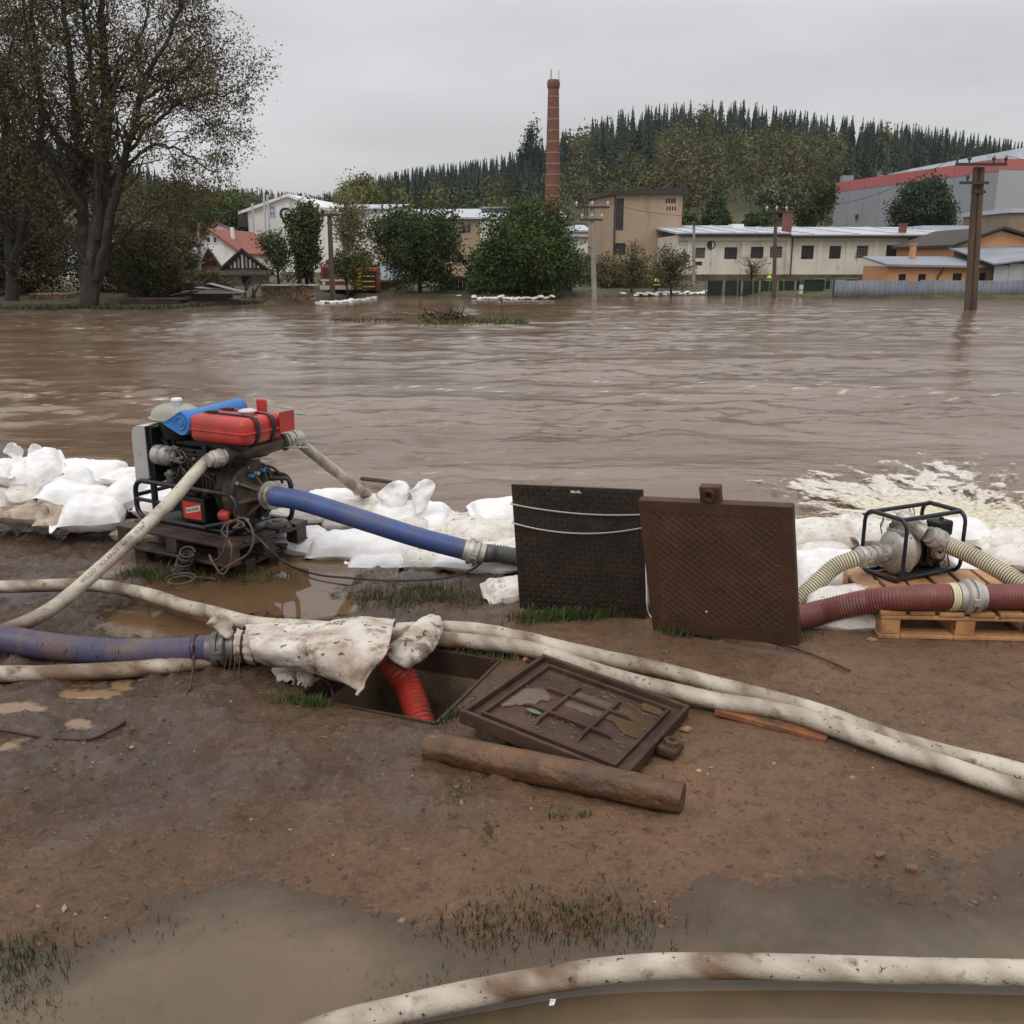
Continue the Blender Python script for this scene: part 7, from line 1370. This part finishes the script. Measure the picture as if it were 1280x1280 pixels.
stone('angular brown stone by the lug of the tilted lid', 858, 912, .022, 1); stone('small stone at the foot of the rusty plate', 903, 801, .022, 3); stone('reddish stone half sunk in the mud right of the log', 1100, 1068, .016, 5, 'chip'); stone('flat reddish chip in the mud on the right', 1140, 1084, .018, 7, 'chip'); stone('pale pebble in the mud beside the burgundy hose', 1022, 865, .008, 9); stone('grey stone beside the front sandbag and the new pallet', 1090, 800, .022, 11)
# standing plates
def plate_frame(p, a, lean, roll):
    e = np.array([math.cos(a), math.sin(a), 0]); n_ = np.array([e[1], -e[0], 0]); up = np.array([0, 0, 1.0]) - n_ * lean; up /= np.linalg.norm(up)
    e_, u_ = e * math.cos(roll) + up * math.sin(roll), -e * math.sin(roll) + up * math.cos(roll); return np.array(p, float), e_, np.cross(u_, e_), u_
p, e, n_, up = plate_frame((.038, 4.62, 0), -.33, -.10, .035); w_ = .652; R_ = np.column_stack([e, n_, up]); hgt = .649
pl = thing('tread_plate', 'blackened tread plate lid standing on edge with two wires round it', 'manhole cover', p + e * w_ / 2)
def sp_(par, name, b, m, R_, o, **k): return put(name, frame_xf(b, R_, o), m, par, **k)
sp_(pl, 'plate', B().box([0, 0, -.02], [w_, .012, hgt]), M['blackiron'], R_, p, smooth=False, bevel=.002)
b = B(); st = .027
for i in range(1, int(w_ / st)):
    for j in range(0, int(hgt / st)):
        a = .8 if (i + j) % 2 else -.8; x, z = i * st, j * st + .012; r2 = np.array(Matrix.Rotation(a, 3, 'Y')); b4 = np.array([[-.0135, 0, 0], [0, 0, -.0058], [.0135, 0, 0], [0, 0, .0058]]) @ r2.T + [x, -.0003, z]; t4 = np.array([[-.009, -.006, 0], [0, -.006, -.0026], [.009, -.006, 0], [0, -.006, .0026]]) @ r2.T + [x, 0, z]; b.hexa(b4, t4)
tag(sp_(pl, 'tread_pattern', b, M['blackiron'], R_, p, smooth=False), kind='stuff')
for z in (.13, .545): sp_(pl, 'lift_hole', B().lathe([(0, .0), (0, .012), (-.003, .013), (-.004, .009)], [w_ * .48, -.004, z], (0, 1, 0), 14), M['ink'], R_, p)
sp_(pl, 'pale_tag', B().box([w_ * .46, -.002, hgt - .03], [w_ * .54, -.0005, hgt - .018]), M['whitelabel'], R_, p, smooth=False)
for (za, sag) in ((.50, .045), (.455, .085)):
    t = np.linspace(0, 1, 30); Q = np.stack([-.004 + t * (w_ + .006), np.full(30, -.009), za + .05 * (1 - t) * (1 if sag < .06 else .3) + .015 * t * 2 - sag * 4 * t * (1 - t) * .5 - (.02 if sag > .06 else 0)], 1); Q = np.vstack([[-.006, .016, Q[0, 2]], Q, [w_ + .004, .016, Q[-1, 2]]]); sp_(pl, 'wire', B().sweep(Q, .0042, 6), M['wire'], R_, p)
p, e, n_, up = plate_frame((.662, 4.25, .04), -.475, -.21, .072); w_ = .676; R_ = np.column_stack([e, n_, up]); hgt = .643
rl = thing('rusty_plate', 'rust brown cast lid with diamond grid standing on edge, lug on top', 'manhole cover', p + e * w_ / 2); T_ = .05
sp_(rl, 'plate', B().box([0, .003, -.03], [w_, T_, hgt]), M['rust'], R_, p, smooth=False, bevel=.005)
for bx4 in ((0, -.03, w_, .045), (0, hgt - .055, w_, hgt), (0, .0452, .048, hgt - .0552), (w_ - .055, .0452, w_, hgt - .0552)): sp_(rl, 'border', B().box([bx4[0], .0005, bx4[1]], [bx4[2], .0035, bx4[3]]), M['rust'], R_, p, smooth=False, bevel=.003)
b = B(); x0, x1, z0, z1 = .057, w_ - .057, .047, hgt - .057
for sl in (.82, -.82):
    for c in np.arange(-.9, 1.4, .0335):
        pts = []
        for x in (x0, x1):
            z = c + sl * (x - (x0 if sl > 0 else x0)); pts.append([x, z])
        (xa, za), (xb, zb) = pts
        def clip(xa, za, xb, zb):
            t0, t1 = 0, 1
            for lo, hi_, s0, dd in ((z0, z1, za, zb - za),):
                ta, tb = (lo - s0) / dd, (hi_ - s0) / dd; ta, tb = min(ta, tb), max(ta, tb); t0, t1 = max(t0, ta), min(t1, tb)
            return (t0, t1) if t1 - t0 > .02 else None
        k = clip(xa, za + (.6 if sl < 0 else 0), xb, zb + (.6 if sl < 0 else 0)); off = .6 if sl < 0 else 0
        if k: A_, C_ = np.array([xa + (xb - xa) * k[0], 0, za + off + (zb - za) * k[0]]), np.array([xa + (xb - xa) * k[1], 0, za + off + (zb - za) * k[1]]); b.sweep([A_ + [0, .0035, 0], C_ + [0, .0035, 0]], .0033, 4, flat=1)
tag(sp_(rl, 'grid_ribs', b, M['rust'], R_, p, smooth=False), kind='stuff')
sp_(rl, 'lug', B().box([w_ * .42, .004, hgt - .02], [w_ * .42 + .09, T_ - .002, hgt + .075]), M['rust'], R_, p, smooth=False, bevel=.005); sp_(rl, 'lug_eye', B().lathe([(.0, .0), (.0, .014), (-.012, .016), (-.014, .026), (.0, .028)], [w_ * .42 + .045, .004, hgt + .038], (0, 1, 0), 18), M['iron'], R_, p)
sp_(rl, 'white_spot', B().lathe([(0, .006), (-.001, .004), (-.0015, 0)], [w_ * .4, .0, .10], (0, 1, 0), 8), M['whitelabel'], R_, p)

# ------------------------------------------------------------------ small pump on the new pallet
FR = np.array([1.93, 4.515, .142]); r1 = np.array([.9, .436, 0]); r1 /= np.linalg.norm(r1); r2_ = np.array([-r1[1], r1[0], 0]); RR = np.column_stack([r1 * .85, r2_ * .87, [0, 0, 1.05]])
sp2 = thing('small_pump', 'small petrol water pump with aluminium body in a dark blue tube frame', 'pump', FR + r1 * .24 + r2_ * .15)
def rp(name, b, m, bevel=0, parent=None, smooth=True, **k): return put(name, frame_xf(b, RR, FR), M[m] if isinstance(m, str) else m, parent or sp2, smooth=smooth, bevel=bevel, **k)
def RP(u, v, z): return FR + RR @ np.array([u, v, z])
for u in (0, .48): rp('frame_hoop', B().sweep(rrect(lambda a, c: (u, a, c), 0, .012, .31, .312, .055), .0115, 12, cap=False), 'frameblue')
for v, z in ((.045, .309), (.265, .309), (.05, .014), (.26, .014)): rp('frame_bar', B().cyl([.002, v, z], [.478, v, z], .0112, k=12), 'frameblue')
rp('base_plate', B().box([.08, .05, .022], [.44, .26, .03]), 'black', .003, smooth=False)
rp('pump_body', B().lathe([(-.05, .0), (-.05, .05), (-.045, .085), (-.02, .108), (.02, .115), (.03, .125), (.042, .125), (.045, .108), (.1, .10), (.13, .08), (.13, 0)], [.10, .155, .122], (1, 0, 0), 36), 'alu')
for k in range(8): a = k * .785; rp('body_bolt', B().lathe([(0, .008), (-.01, .008), (-.011, 0)], [.13, .155 + .117 * math.sin(a), .122 + .117 * math.cos(a)], (1, 0, 0), 6), 'steel')
rp('body_rib', B().prism([[.065, .15, .06], [.075, .15, .21], [.10, .15, .24], [.17, .15, .24], [.17, .15, .04]], np.zeros(3), np.array([0, .014, 0])), 'alu', smooth=False, bevel=.002)
rp('outlet_flange', B().box([.075, .085, .212], [.185, .215, .238]), 'alu', .008, smooth=False); rp('outlet_elbow', B().sweep(crom([[.13, .15, .235], [.128, .15, .272], [.142, .128, .278], [.175, .085, .248], [.2, .045, .224]], 16)[0], [.05] * 5 + [.046] * 5 + [.04] * 6, 22), 'alu')
rp('filler_plug', B().lathe([(0, .022), (.016, .022), (.018, .01), (.03, .01), (.03, 0)], [.10, .19, .238], (0, 0, 1), 12), 'pvc')
rp('suction_pipe', B().lathe([(0, .045), (.0, .058), (.014, .058), (.016, .04), (.10, .038)], [.055, .155, .122], (-1, -.02, .01), 24), 'alu')
rp('engine_body', B().box([.25, .09, .04], [.40, .24, .17]).box([.27, .06, .06], [.36, .088, .15]).box([.26, .1, .172], [.38, .23, .2]), 'engine', .01, smooth=False)
for k in range(6): rp('cooling_fin', B().box([.265 + .016 * k, .045, .07], [.271 + .016 * k, .059, .16]), 'darkcast', smooth=False)
rp('cylinder_barrel', B().lathe([(0, .03), (0, .045), (.01, .045), (.012, .034), (.022, .034), (.024, .046), (.034, .046), (.036, .034), (.046, .034), (.048, .046), (.058, .046), (.06, .02)], [.315, .075, .125], (0, -1, .25), 18), 'alu')
rp('throttle_arm', B().box([.27, .03, .19], [.40, .036, .2]), 'steel', smooth=False); rp('fuel_tap', B().lathe([(0, .012), (.03, .012), (.032, .006), (.05, .006), (.05, 0)], [.43, .055, .15], (0, -1, 0), 12), 'alu')
rp('recoil_cover', B().lathe([(0, 0), (0, .05), (.02, .085), (.06, .09), (.065, .07)], [.465, .16, .105], (-1, 0, 0), 24), mat('dark_red_plastic', srgb(92, 34, 32), rough=.4)); rp('carburettor', B().box([.30, .045, .15], [.35, .085, .2]).box([.36, .04, .12], [.40, .08, .165]), 'alu', .006, smooth=False)
rp('air_box', B().box([.345, .06, .185], [.465, .17, .262]), 'black', (.014, 3), smooth=False); rp('air_box_knob', B().lathe([(0, .014), (.012, .012), (.014, 0)], [.41, .11, .262], (0, 0, 1), 12), 'black', )
rp('fuel_tank', B().box([.24, .13, .205], [.335, .25, .255]), mat('pale_tank', srgb(190, 182, 160), rough=.4), (.018, 3), smooth=False); rp('muffler', B().box([.30, .245, .1], [.42, .285, .19]), 'rust', .012, smooth=False)
rs = np.random.RandomState(8)
for k in range(9):
    a = np.array([rs.uniform(.24, .42), rs.uniform(.03, .08), rs.uniform(.06, .2)]); c = a + rs.normal(size=3) * [.06, .015, .05]; Q, _ = crom([a, (a + c) / 2 + [0, -.02, -.02], c], 10); rp('cable', B().sweep(Q, .003, 6), 'darkcord' if k % 2 else 'pvc')
for (u, v) in ((.30, .265), (.33, .262), (.05, .24), (.09, .28)): Q, _ = crom([[u, v, .312], [u + .012, v - .012, .27], [u - .008, v - .015, .235], [u + .01, v - .012, .20]], 12); rp('tied_string', B().sweep(Q, .003, 5), 'twig')
rp('stop_lever', B().cyl([.40, .05, .15], [.425, .03, .04], .004, k=6), 'black')
sL = RP(-.05, .153, .123); couple(sL, r1, .04, sp2)
CRM = srgb(208, 200, 172), srgb(108, 98, 74)
dL = -r1; hl = [sL + dL * .05, sL + dL * .11 + [-.02, 0, -.005], sL + dL * .16 + [-.08, .02, -.05], np.array([1.46, 4.52, .10]), np.array([1.35, 4.50, .035]), np.array([1.22, 4.55, .0]), np.array([1.05, 4.62, -.1])]
cA = sL + dL * .085; fh, Qh = hose('suction_hose', 'cream spiral hose from the small pump down behind the rusty plate', hl, .041, 'cream', .0135, .055, CRM); couple(Qh[10], Qh[16] - Qh[4], .04, fh)
oR = RP(.205, .036, .218); dO = np.array([.92, -.02, -.3]); dO /= np.linalg.norm(dO); hr = [oR + dO * .05, g3(1180, 679, .33), g3(1212, 693, .305), g3(1250, 713, .265), g3(1292, 738, .215), g3(1360, 760, .2), g3(1460, 775, .16)]
fh, Qh = hose('discharge_hose', 'cream spiral hose leaving the top of the small pump to the right', hr, .042, 'cream', .0135, .055, CRM); couple(Qh[4], Qh[14] - Qh[0], .042, fh)
hb = [g3(1500, 750, .20), g3(1390, 748, .20), g3(1290, 746, .20), g3(1205, 746, .203), g3(1140, 747, .20), g3(1085, 752, .155), g3(1035, 763, .09), np.array([1.33, 4.29, .05]), np.array([1.18, 4.36, .03]), np.array([.98, 4.55, -.02])]
fb, Qb = hose('suction_hose', 'thick burgundy ribbed hose lying across the new pallet with a silver coupling', hb, .058, 'burg', .0145, .04)
i = int(np.argmin(np.linalg.norm(Qb - g3(1212, 746, .203), axis=1))); couple(Qb[i], Qb[i + 5] - Qb[i - 5], .062, fb, s=1.0); i2 = int(np.argmin(np.linalg.norm(Qb - g3(1192, 746, .203), axis=1)))
for k in range(3): put('clamp_band', B().lathe([(-.005, .058), (-.005, .0655), (.005, .0655), (.005, .058)], Qb[i2] + (Qb[i2 + 4] - Qb[i2 - 4]) / np.linalg.norm(Qb[i2 + 4] - Qb[i2 - 4]) * (.012 * k), Qb[i2 + 4] - Qb[i2 - 4], 28), M['cream'], fb)

# ------------------------------------------------------------------ cords, sticks, cap
cap = thing('coupling_plug', 'round grey coupling cap lying on the right corner of the dark pallet', 'cap', E(.85, .46, 0)); put('cap_body', LB_(B().lathe([(0, 0), (0.0, .075), (.012, .08), (.02, .08), (.022, .066), (.03, .062), (.032, .03), (.04, .028), (.04, 0)], [.87, .46, .003], (0, 0, 1), 30)), M['pvc'], cap)
for k in range(2): put('cap_lug', LB_(B().box([.87 + (.066 if k else -.09), .445, .004], [.87 + (.09 if k else -.066), .475, .022])), M['pvc'], cap, smooth=False)
def cord(label, pts, r, m='cord', n=120, cat='cord', wob=.004, name='cord'):
    Q, _ = crom(pts, n); Q = Q + wob * np.stack([pn(Q, 6, 1), pn(Q, 6, 2), 0 * Q[:, 0]], 1); return tag(put(name, B().sweep(Q, r, 7), M[m]), label, cat)
cord('grey brown rope hanging in loops from the pump frame over the dark pallet', [EP(298, 645, .12), EP(298, 655, .1), EP(292, 660, .05), EP(305, 658, .02), EP(300, 652, .03), EP(286, 652, .0), EP(277, 664, -.03), EP(284, 672, -.03), EP(290, 685, -.05), EP(288, 705, -.06), EP(278, 718, -.08), EP(268, 706, -.08), EP(262, 694, -.06), EP(266, 702, -.06), EP(278, 692, -.05), EP(284, 672, -.04), EP(286, 655, -.02), EP(306, 648, .0), EP(317, 668, -.02), EP(312, 690, -.04), EP(295, 702, -.06), EP(272, 716, -.06), EP(270, 726, -.04)], .006, n=260)
cord('dark rope trailing from the pump across the puddle to the grey hose', [EP(300, 655, .05), EP(320, 670, -.02), EP(340, 690, -.06), g3(360, 706, -.03), g3(392, 717, -.035), g3(430, 722, -.03), g3(500, 726, -.02), g3(560, 722, -.005), g3(590, 712, .0), g3(600, 704, .04)], .006, 'darkcord')
t = np.linspace(0, 1, 420); c0, c1 = EP(236, 690, -.03), EP(218, 726, -.06); Q = c0 + (c1 - c0) * t[:, None] + np.stack([(.036 + .012 * np.sin(t * 41)) * np.cos(t * 88), -.02 * np.cos(t * 88 + 1), (.020 + .008 * np.sin(t * 63)) * np.sin(t * 88)], 1)
f = thing('coiled_rope', 'dark muddy rope wound in a long coil hanging below the dark pallet', 'rope', c1 - [0, 0, .06]); put('rope_coil', B().sweep(Q, .009, 7), M['darkcord'], f); t = np.linspace(0, 9.5, 70); p = g3(227, 729, -.03); put('rope_loop', B().sweep(np.stack([p[0] + (.055 + .003 * t) * np.cos(t), p[1] + (.075 + .002 * t) * np.sin(t), p[2] + .012 + .002 * t], 1), .006, 7), M['cord'], f)
put('rope_end', B().sweep(crom([g3(238, 722, -.03), g3(250, 722, -.035), g3(268, 724, -.04), g3(276, 730, -.05)], 30)[0], .006, 7), M['cord'], f)
cord('dark cable lying across the churned mud at the left edge', [g3(-60, 908, .012), g3(0, 913, .012), g3(60, 922, .014), g3(110, 924, .012), g3(140, 912, .012), g3(165, 898, .012), g3(200, 892, .008)], .007, 'maroon')
cord('thin maroon cord hanging from the sack into the shaft', [g3(365, 842, .03), g3(395, 845, .04), g3(412, 855, .02), g3(417, 872, -.02), np.array([-.66, 3.55, -.25])], .005, 'maroon', 60)
cord('long thin stick lying in the mud before the rusty plate', [g3(906, 794, .015), g3(950, 800, .012), g3(1000, 812, .012), g3(1040, 828, .01), g3(1062, 838, .008)], .0055, 'twig', 50, 'stick', .006, 'stick')
cord('pale wire curling at the foot of the two standing plates', [g3(806, 700, .2), g3(808, 740, .08), g3(812, 768, .02), g3(830, 782, .012), g3(860, 790, .012), g3(890, 786, .012), g3(915, 792, .012)], .004, 'wire', 80, 'wire', .004, 'loose_wire')
cord('dark stick floating at the water edge behind the sandbags', [g3(452, 598, RIV + .02), g3(470, 600, RIV + .03), g3(490, 603, RIV + .02)], .018, 'twig', 20, 'stick', .02, 'stick')
cord('short stick sticking up by the far edge of the lid and hoses', [g3(664, 832, .0), g3(660, 826, .04), g3(656, 824, .06)], .010, 'orangewood', 10, 'stick', 0, 'stick')

# ------------------------------------------------------------------ grass, crumbs and litter on the mud
rs = np.random.RandomState(12)
GRN, OLG, DRY = np.array((.062, .105, .024)), np.array((.075, .085, .032)), np.array((.16, .125, .07))
def tuft(cl_, seed, dens=1.0, h=.05, col=GRN, w=.0022):
    r = np.random.RandomState(seed); XY = []
    for (px, py, rx, ry, n) in cl_:
        c = G(px, py, 0); k = int(n * dens); XY.append(c[:2] + r.normal(size=(k, 2)) * [rx, ry])
    XY = np.vstack(XY); sd = polysd(XY[:, 0], XY[:, 1], PIT); XY = XY[sd < -.015]; z = height(XY[:, 0], XY[:, 1])[0] - .004; z = z * 1.0
    cc = col * (.55 + .9 * r.rand(len(XY), 1)); k = r.rand(len(XY)) < .22; cc[k] = DRY * (.6 + .6 * r.rand(k.sum(), 1)); return blades(0, XY, z, h, np.maximum(cc, .005), r, w, .9)
TF = [([(660 + 16 * k, 768, .05, .03, 210) for k in range(10)] + [(845 + 18 * k, 793 + k * .6, .05, .03, 110) for k in range(9)], .055, GRN), ([(470 + 14 * k, 735 + 6 * math.sin(k), .09, .07, 190) for k in range(9)], .04, OLG), ([(170 + 17 * k, 708 + 2 * k, .05, .05, 120) for k in range(5)] + [(300 + 16 * k, 712, .06, .05, 130) for k in range(4)], .06, GRN), ([(380, 880, .06, .012, 260), (395, 883, .04, .01, 120)], .035, GRN * 1.15), ([(560 + 20 * k, 812 + k * 1.5, .06, .04, 150) for k in range(6)], .04, OLG), ([(560, 898, .05, .04, 140), (600, 905, .06, .03, 60)], .04, GRN * .7), ([(20, 1200, .06, .05, 260), (20, 1252, .07, .05, 260), (70, 1262, .1, .05, 160)], .035, GRN * .75), ([(590 + 26 * k, 1150 + 14 * math.sin(k * 1.7), .07, .05, 80) for k in range(9)] + [(450, 1250, .15, .05, 160), (520, 1225, .1, .04, 120), (230, 1160, .1, .05, 60), (380, 1190, .1, .05, 50)], .028, OLG * .8), ([(612, 1040, .012, .03, 30), (700, 1022, .02, .01, 26), (575, 992, .02, .02, 20), (730, 1020, .015, .01, 24)], .03, GRN), ([(145, 576, .12, .3, 500)], .12, OLG)]
for k, (c_, h, col) in enumerate(TF): tag(put('grass', tuft(c_, 200 + k, 1, h, col), M['grass'], org=(0, 0, 0), smooth=False), kind='stuff')
def crumbs():
    b = B(); n = 15000; y = 2.0 * np.exp(rs.rand(n) * math.log(6.2 / 2.0)); x = rs.uniform(-.62, .66, n) * (y + .4); sd = polysd(x, y, PIT); P = xyz(x, y); k = (sd < -.03) & (rs.rand(n) < .12 + .3 * (x < .2) + .8 * (pn(P, 2.2, 6) > .22)); x, y = x[k], y[k]; z = height(x, y)[0]; n = len(x)
    r = .002 + .009 * rs.rand(n) ** 4; oc = np.array([[1, 0, 0], [-1, 0, 0], [0, 1, 0], [0, -1, 0], [0, 0, .8], [0, 0, -.6]]); T = np.array([[0, 2, 4], [2, 1, 4], [1, 3, 4], [3, 0, 4], [2, 0, 5], [1, 2, 5], [3, 1, 5], [0, 3, 5]])
    V = oc[None] * r[:, None, None] * (.6 + .8 * rs.rand(n, 6, 1)); V = V + np.stack([x, y, z + r * .05], 1)[:, None]; c = np.array(srgb(104, 80, 60))[None] * (.45 + .65 * rs.rand(n, 1)); q = rs.rand(n) < .05; c[q] = np.array(srgb(168, 146, 124)) * (.6 + .5 * rs.rand(q.sum(), 1)); q = rs.rand(n) < .06; c[q] = np.array(srgb(140, 84, 60)) * (.6 + .5 * rs.rand(q.sum(), 1))
    b.add(V.reshape(-1, 3), t=(T[None] + 6 * np.arange(n)[:, None, None]).reshape(-1, 3), col=np.repeat(c, 6, 0)); return b
tag(put('mud_crumbs', crumbs(), M['cobble'], org=(0, 0, 0), smooth=False), kind='stuff')
b = B(); n = 1500; y = 2.05 * np.exp(rs.rand(n) * math.log(6.0 / 2.05)); x = rs.uniform(-.58, .6, n) * (y + .4); sd = polysd(x, y, PIT); k = sd < -.05; x, y = x[k], y[k]; z = height(x, y)[0]
for i in range(len(x)):
    a = rs.rand() * 6.28; l = .008 + .035 * rs.rand() ** 2; p = np.array([x[i], y[i], z[i] + .002]); b.sweep([p, p + [l * .5 * math.cos(a), l * .5 * math.sin(a), .003], p + [l * math.cos(a + .3), l * math.sin(a + .3), .0]], .0009 + .0009 * rs.rand(), 3, col=np.array(srgb(120, 96, 72)) * rs.uniform(.25, 1.1))
tag(put('straw_litter', b, M['cobble'], org=(0, 0, 0), smooth=False), kind='stuff')
b = B(); lf = [(1004 // 2, 1150), (198, 1256), (655, 1150), (785, 1052), (490, 1212), (80, 1135), (510, 1046), (577, 1003), (537, 999), (1178, 940), (720, 1022), (905, 1050)]
C = np.array([G(*p, .006) for p in lf]); b.quads(C, .012, np.array(srgb(176, 152, 104)) * (.5 + .6 * rs.rand(len(C), 1)), rs, flat=0); tag(put('fallen_leaves', b, M['grass'], org=(0, 0, 0), smooth=False), kind='stuff')

# ------------------------------------------------------------------ damp air
hz = B().box([-920, -12, -3.2], [920, 770, 150]); m = bpy.data.materials.new('damp_air'); m.use_nodes = True; N, L = m.node_tree.nodes, m.node_tree.links; N.clear()
v = N.new('ShaderNodeVolumePrincipled'); v.inputs['Color'].default_value = (.86, .9, .96, 1); v.inputs['Density'].default_value = .00016; v.inputs['Anisotropy'].default_value = .2
o = N.new('ShaderNodeOutputMaterial'); L.new(v.outputs[0], o.inputs['Volume']); tag(put('haze', hz, m, org=(0, 0, 0), smooth=False), kind='stuff')
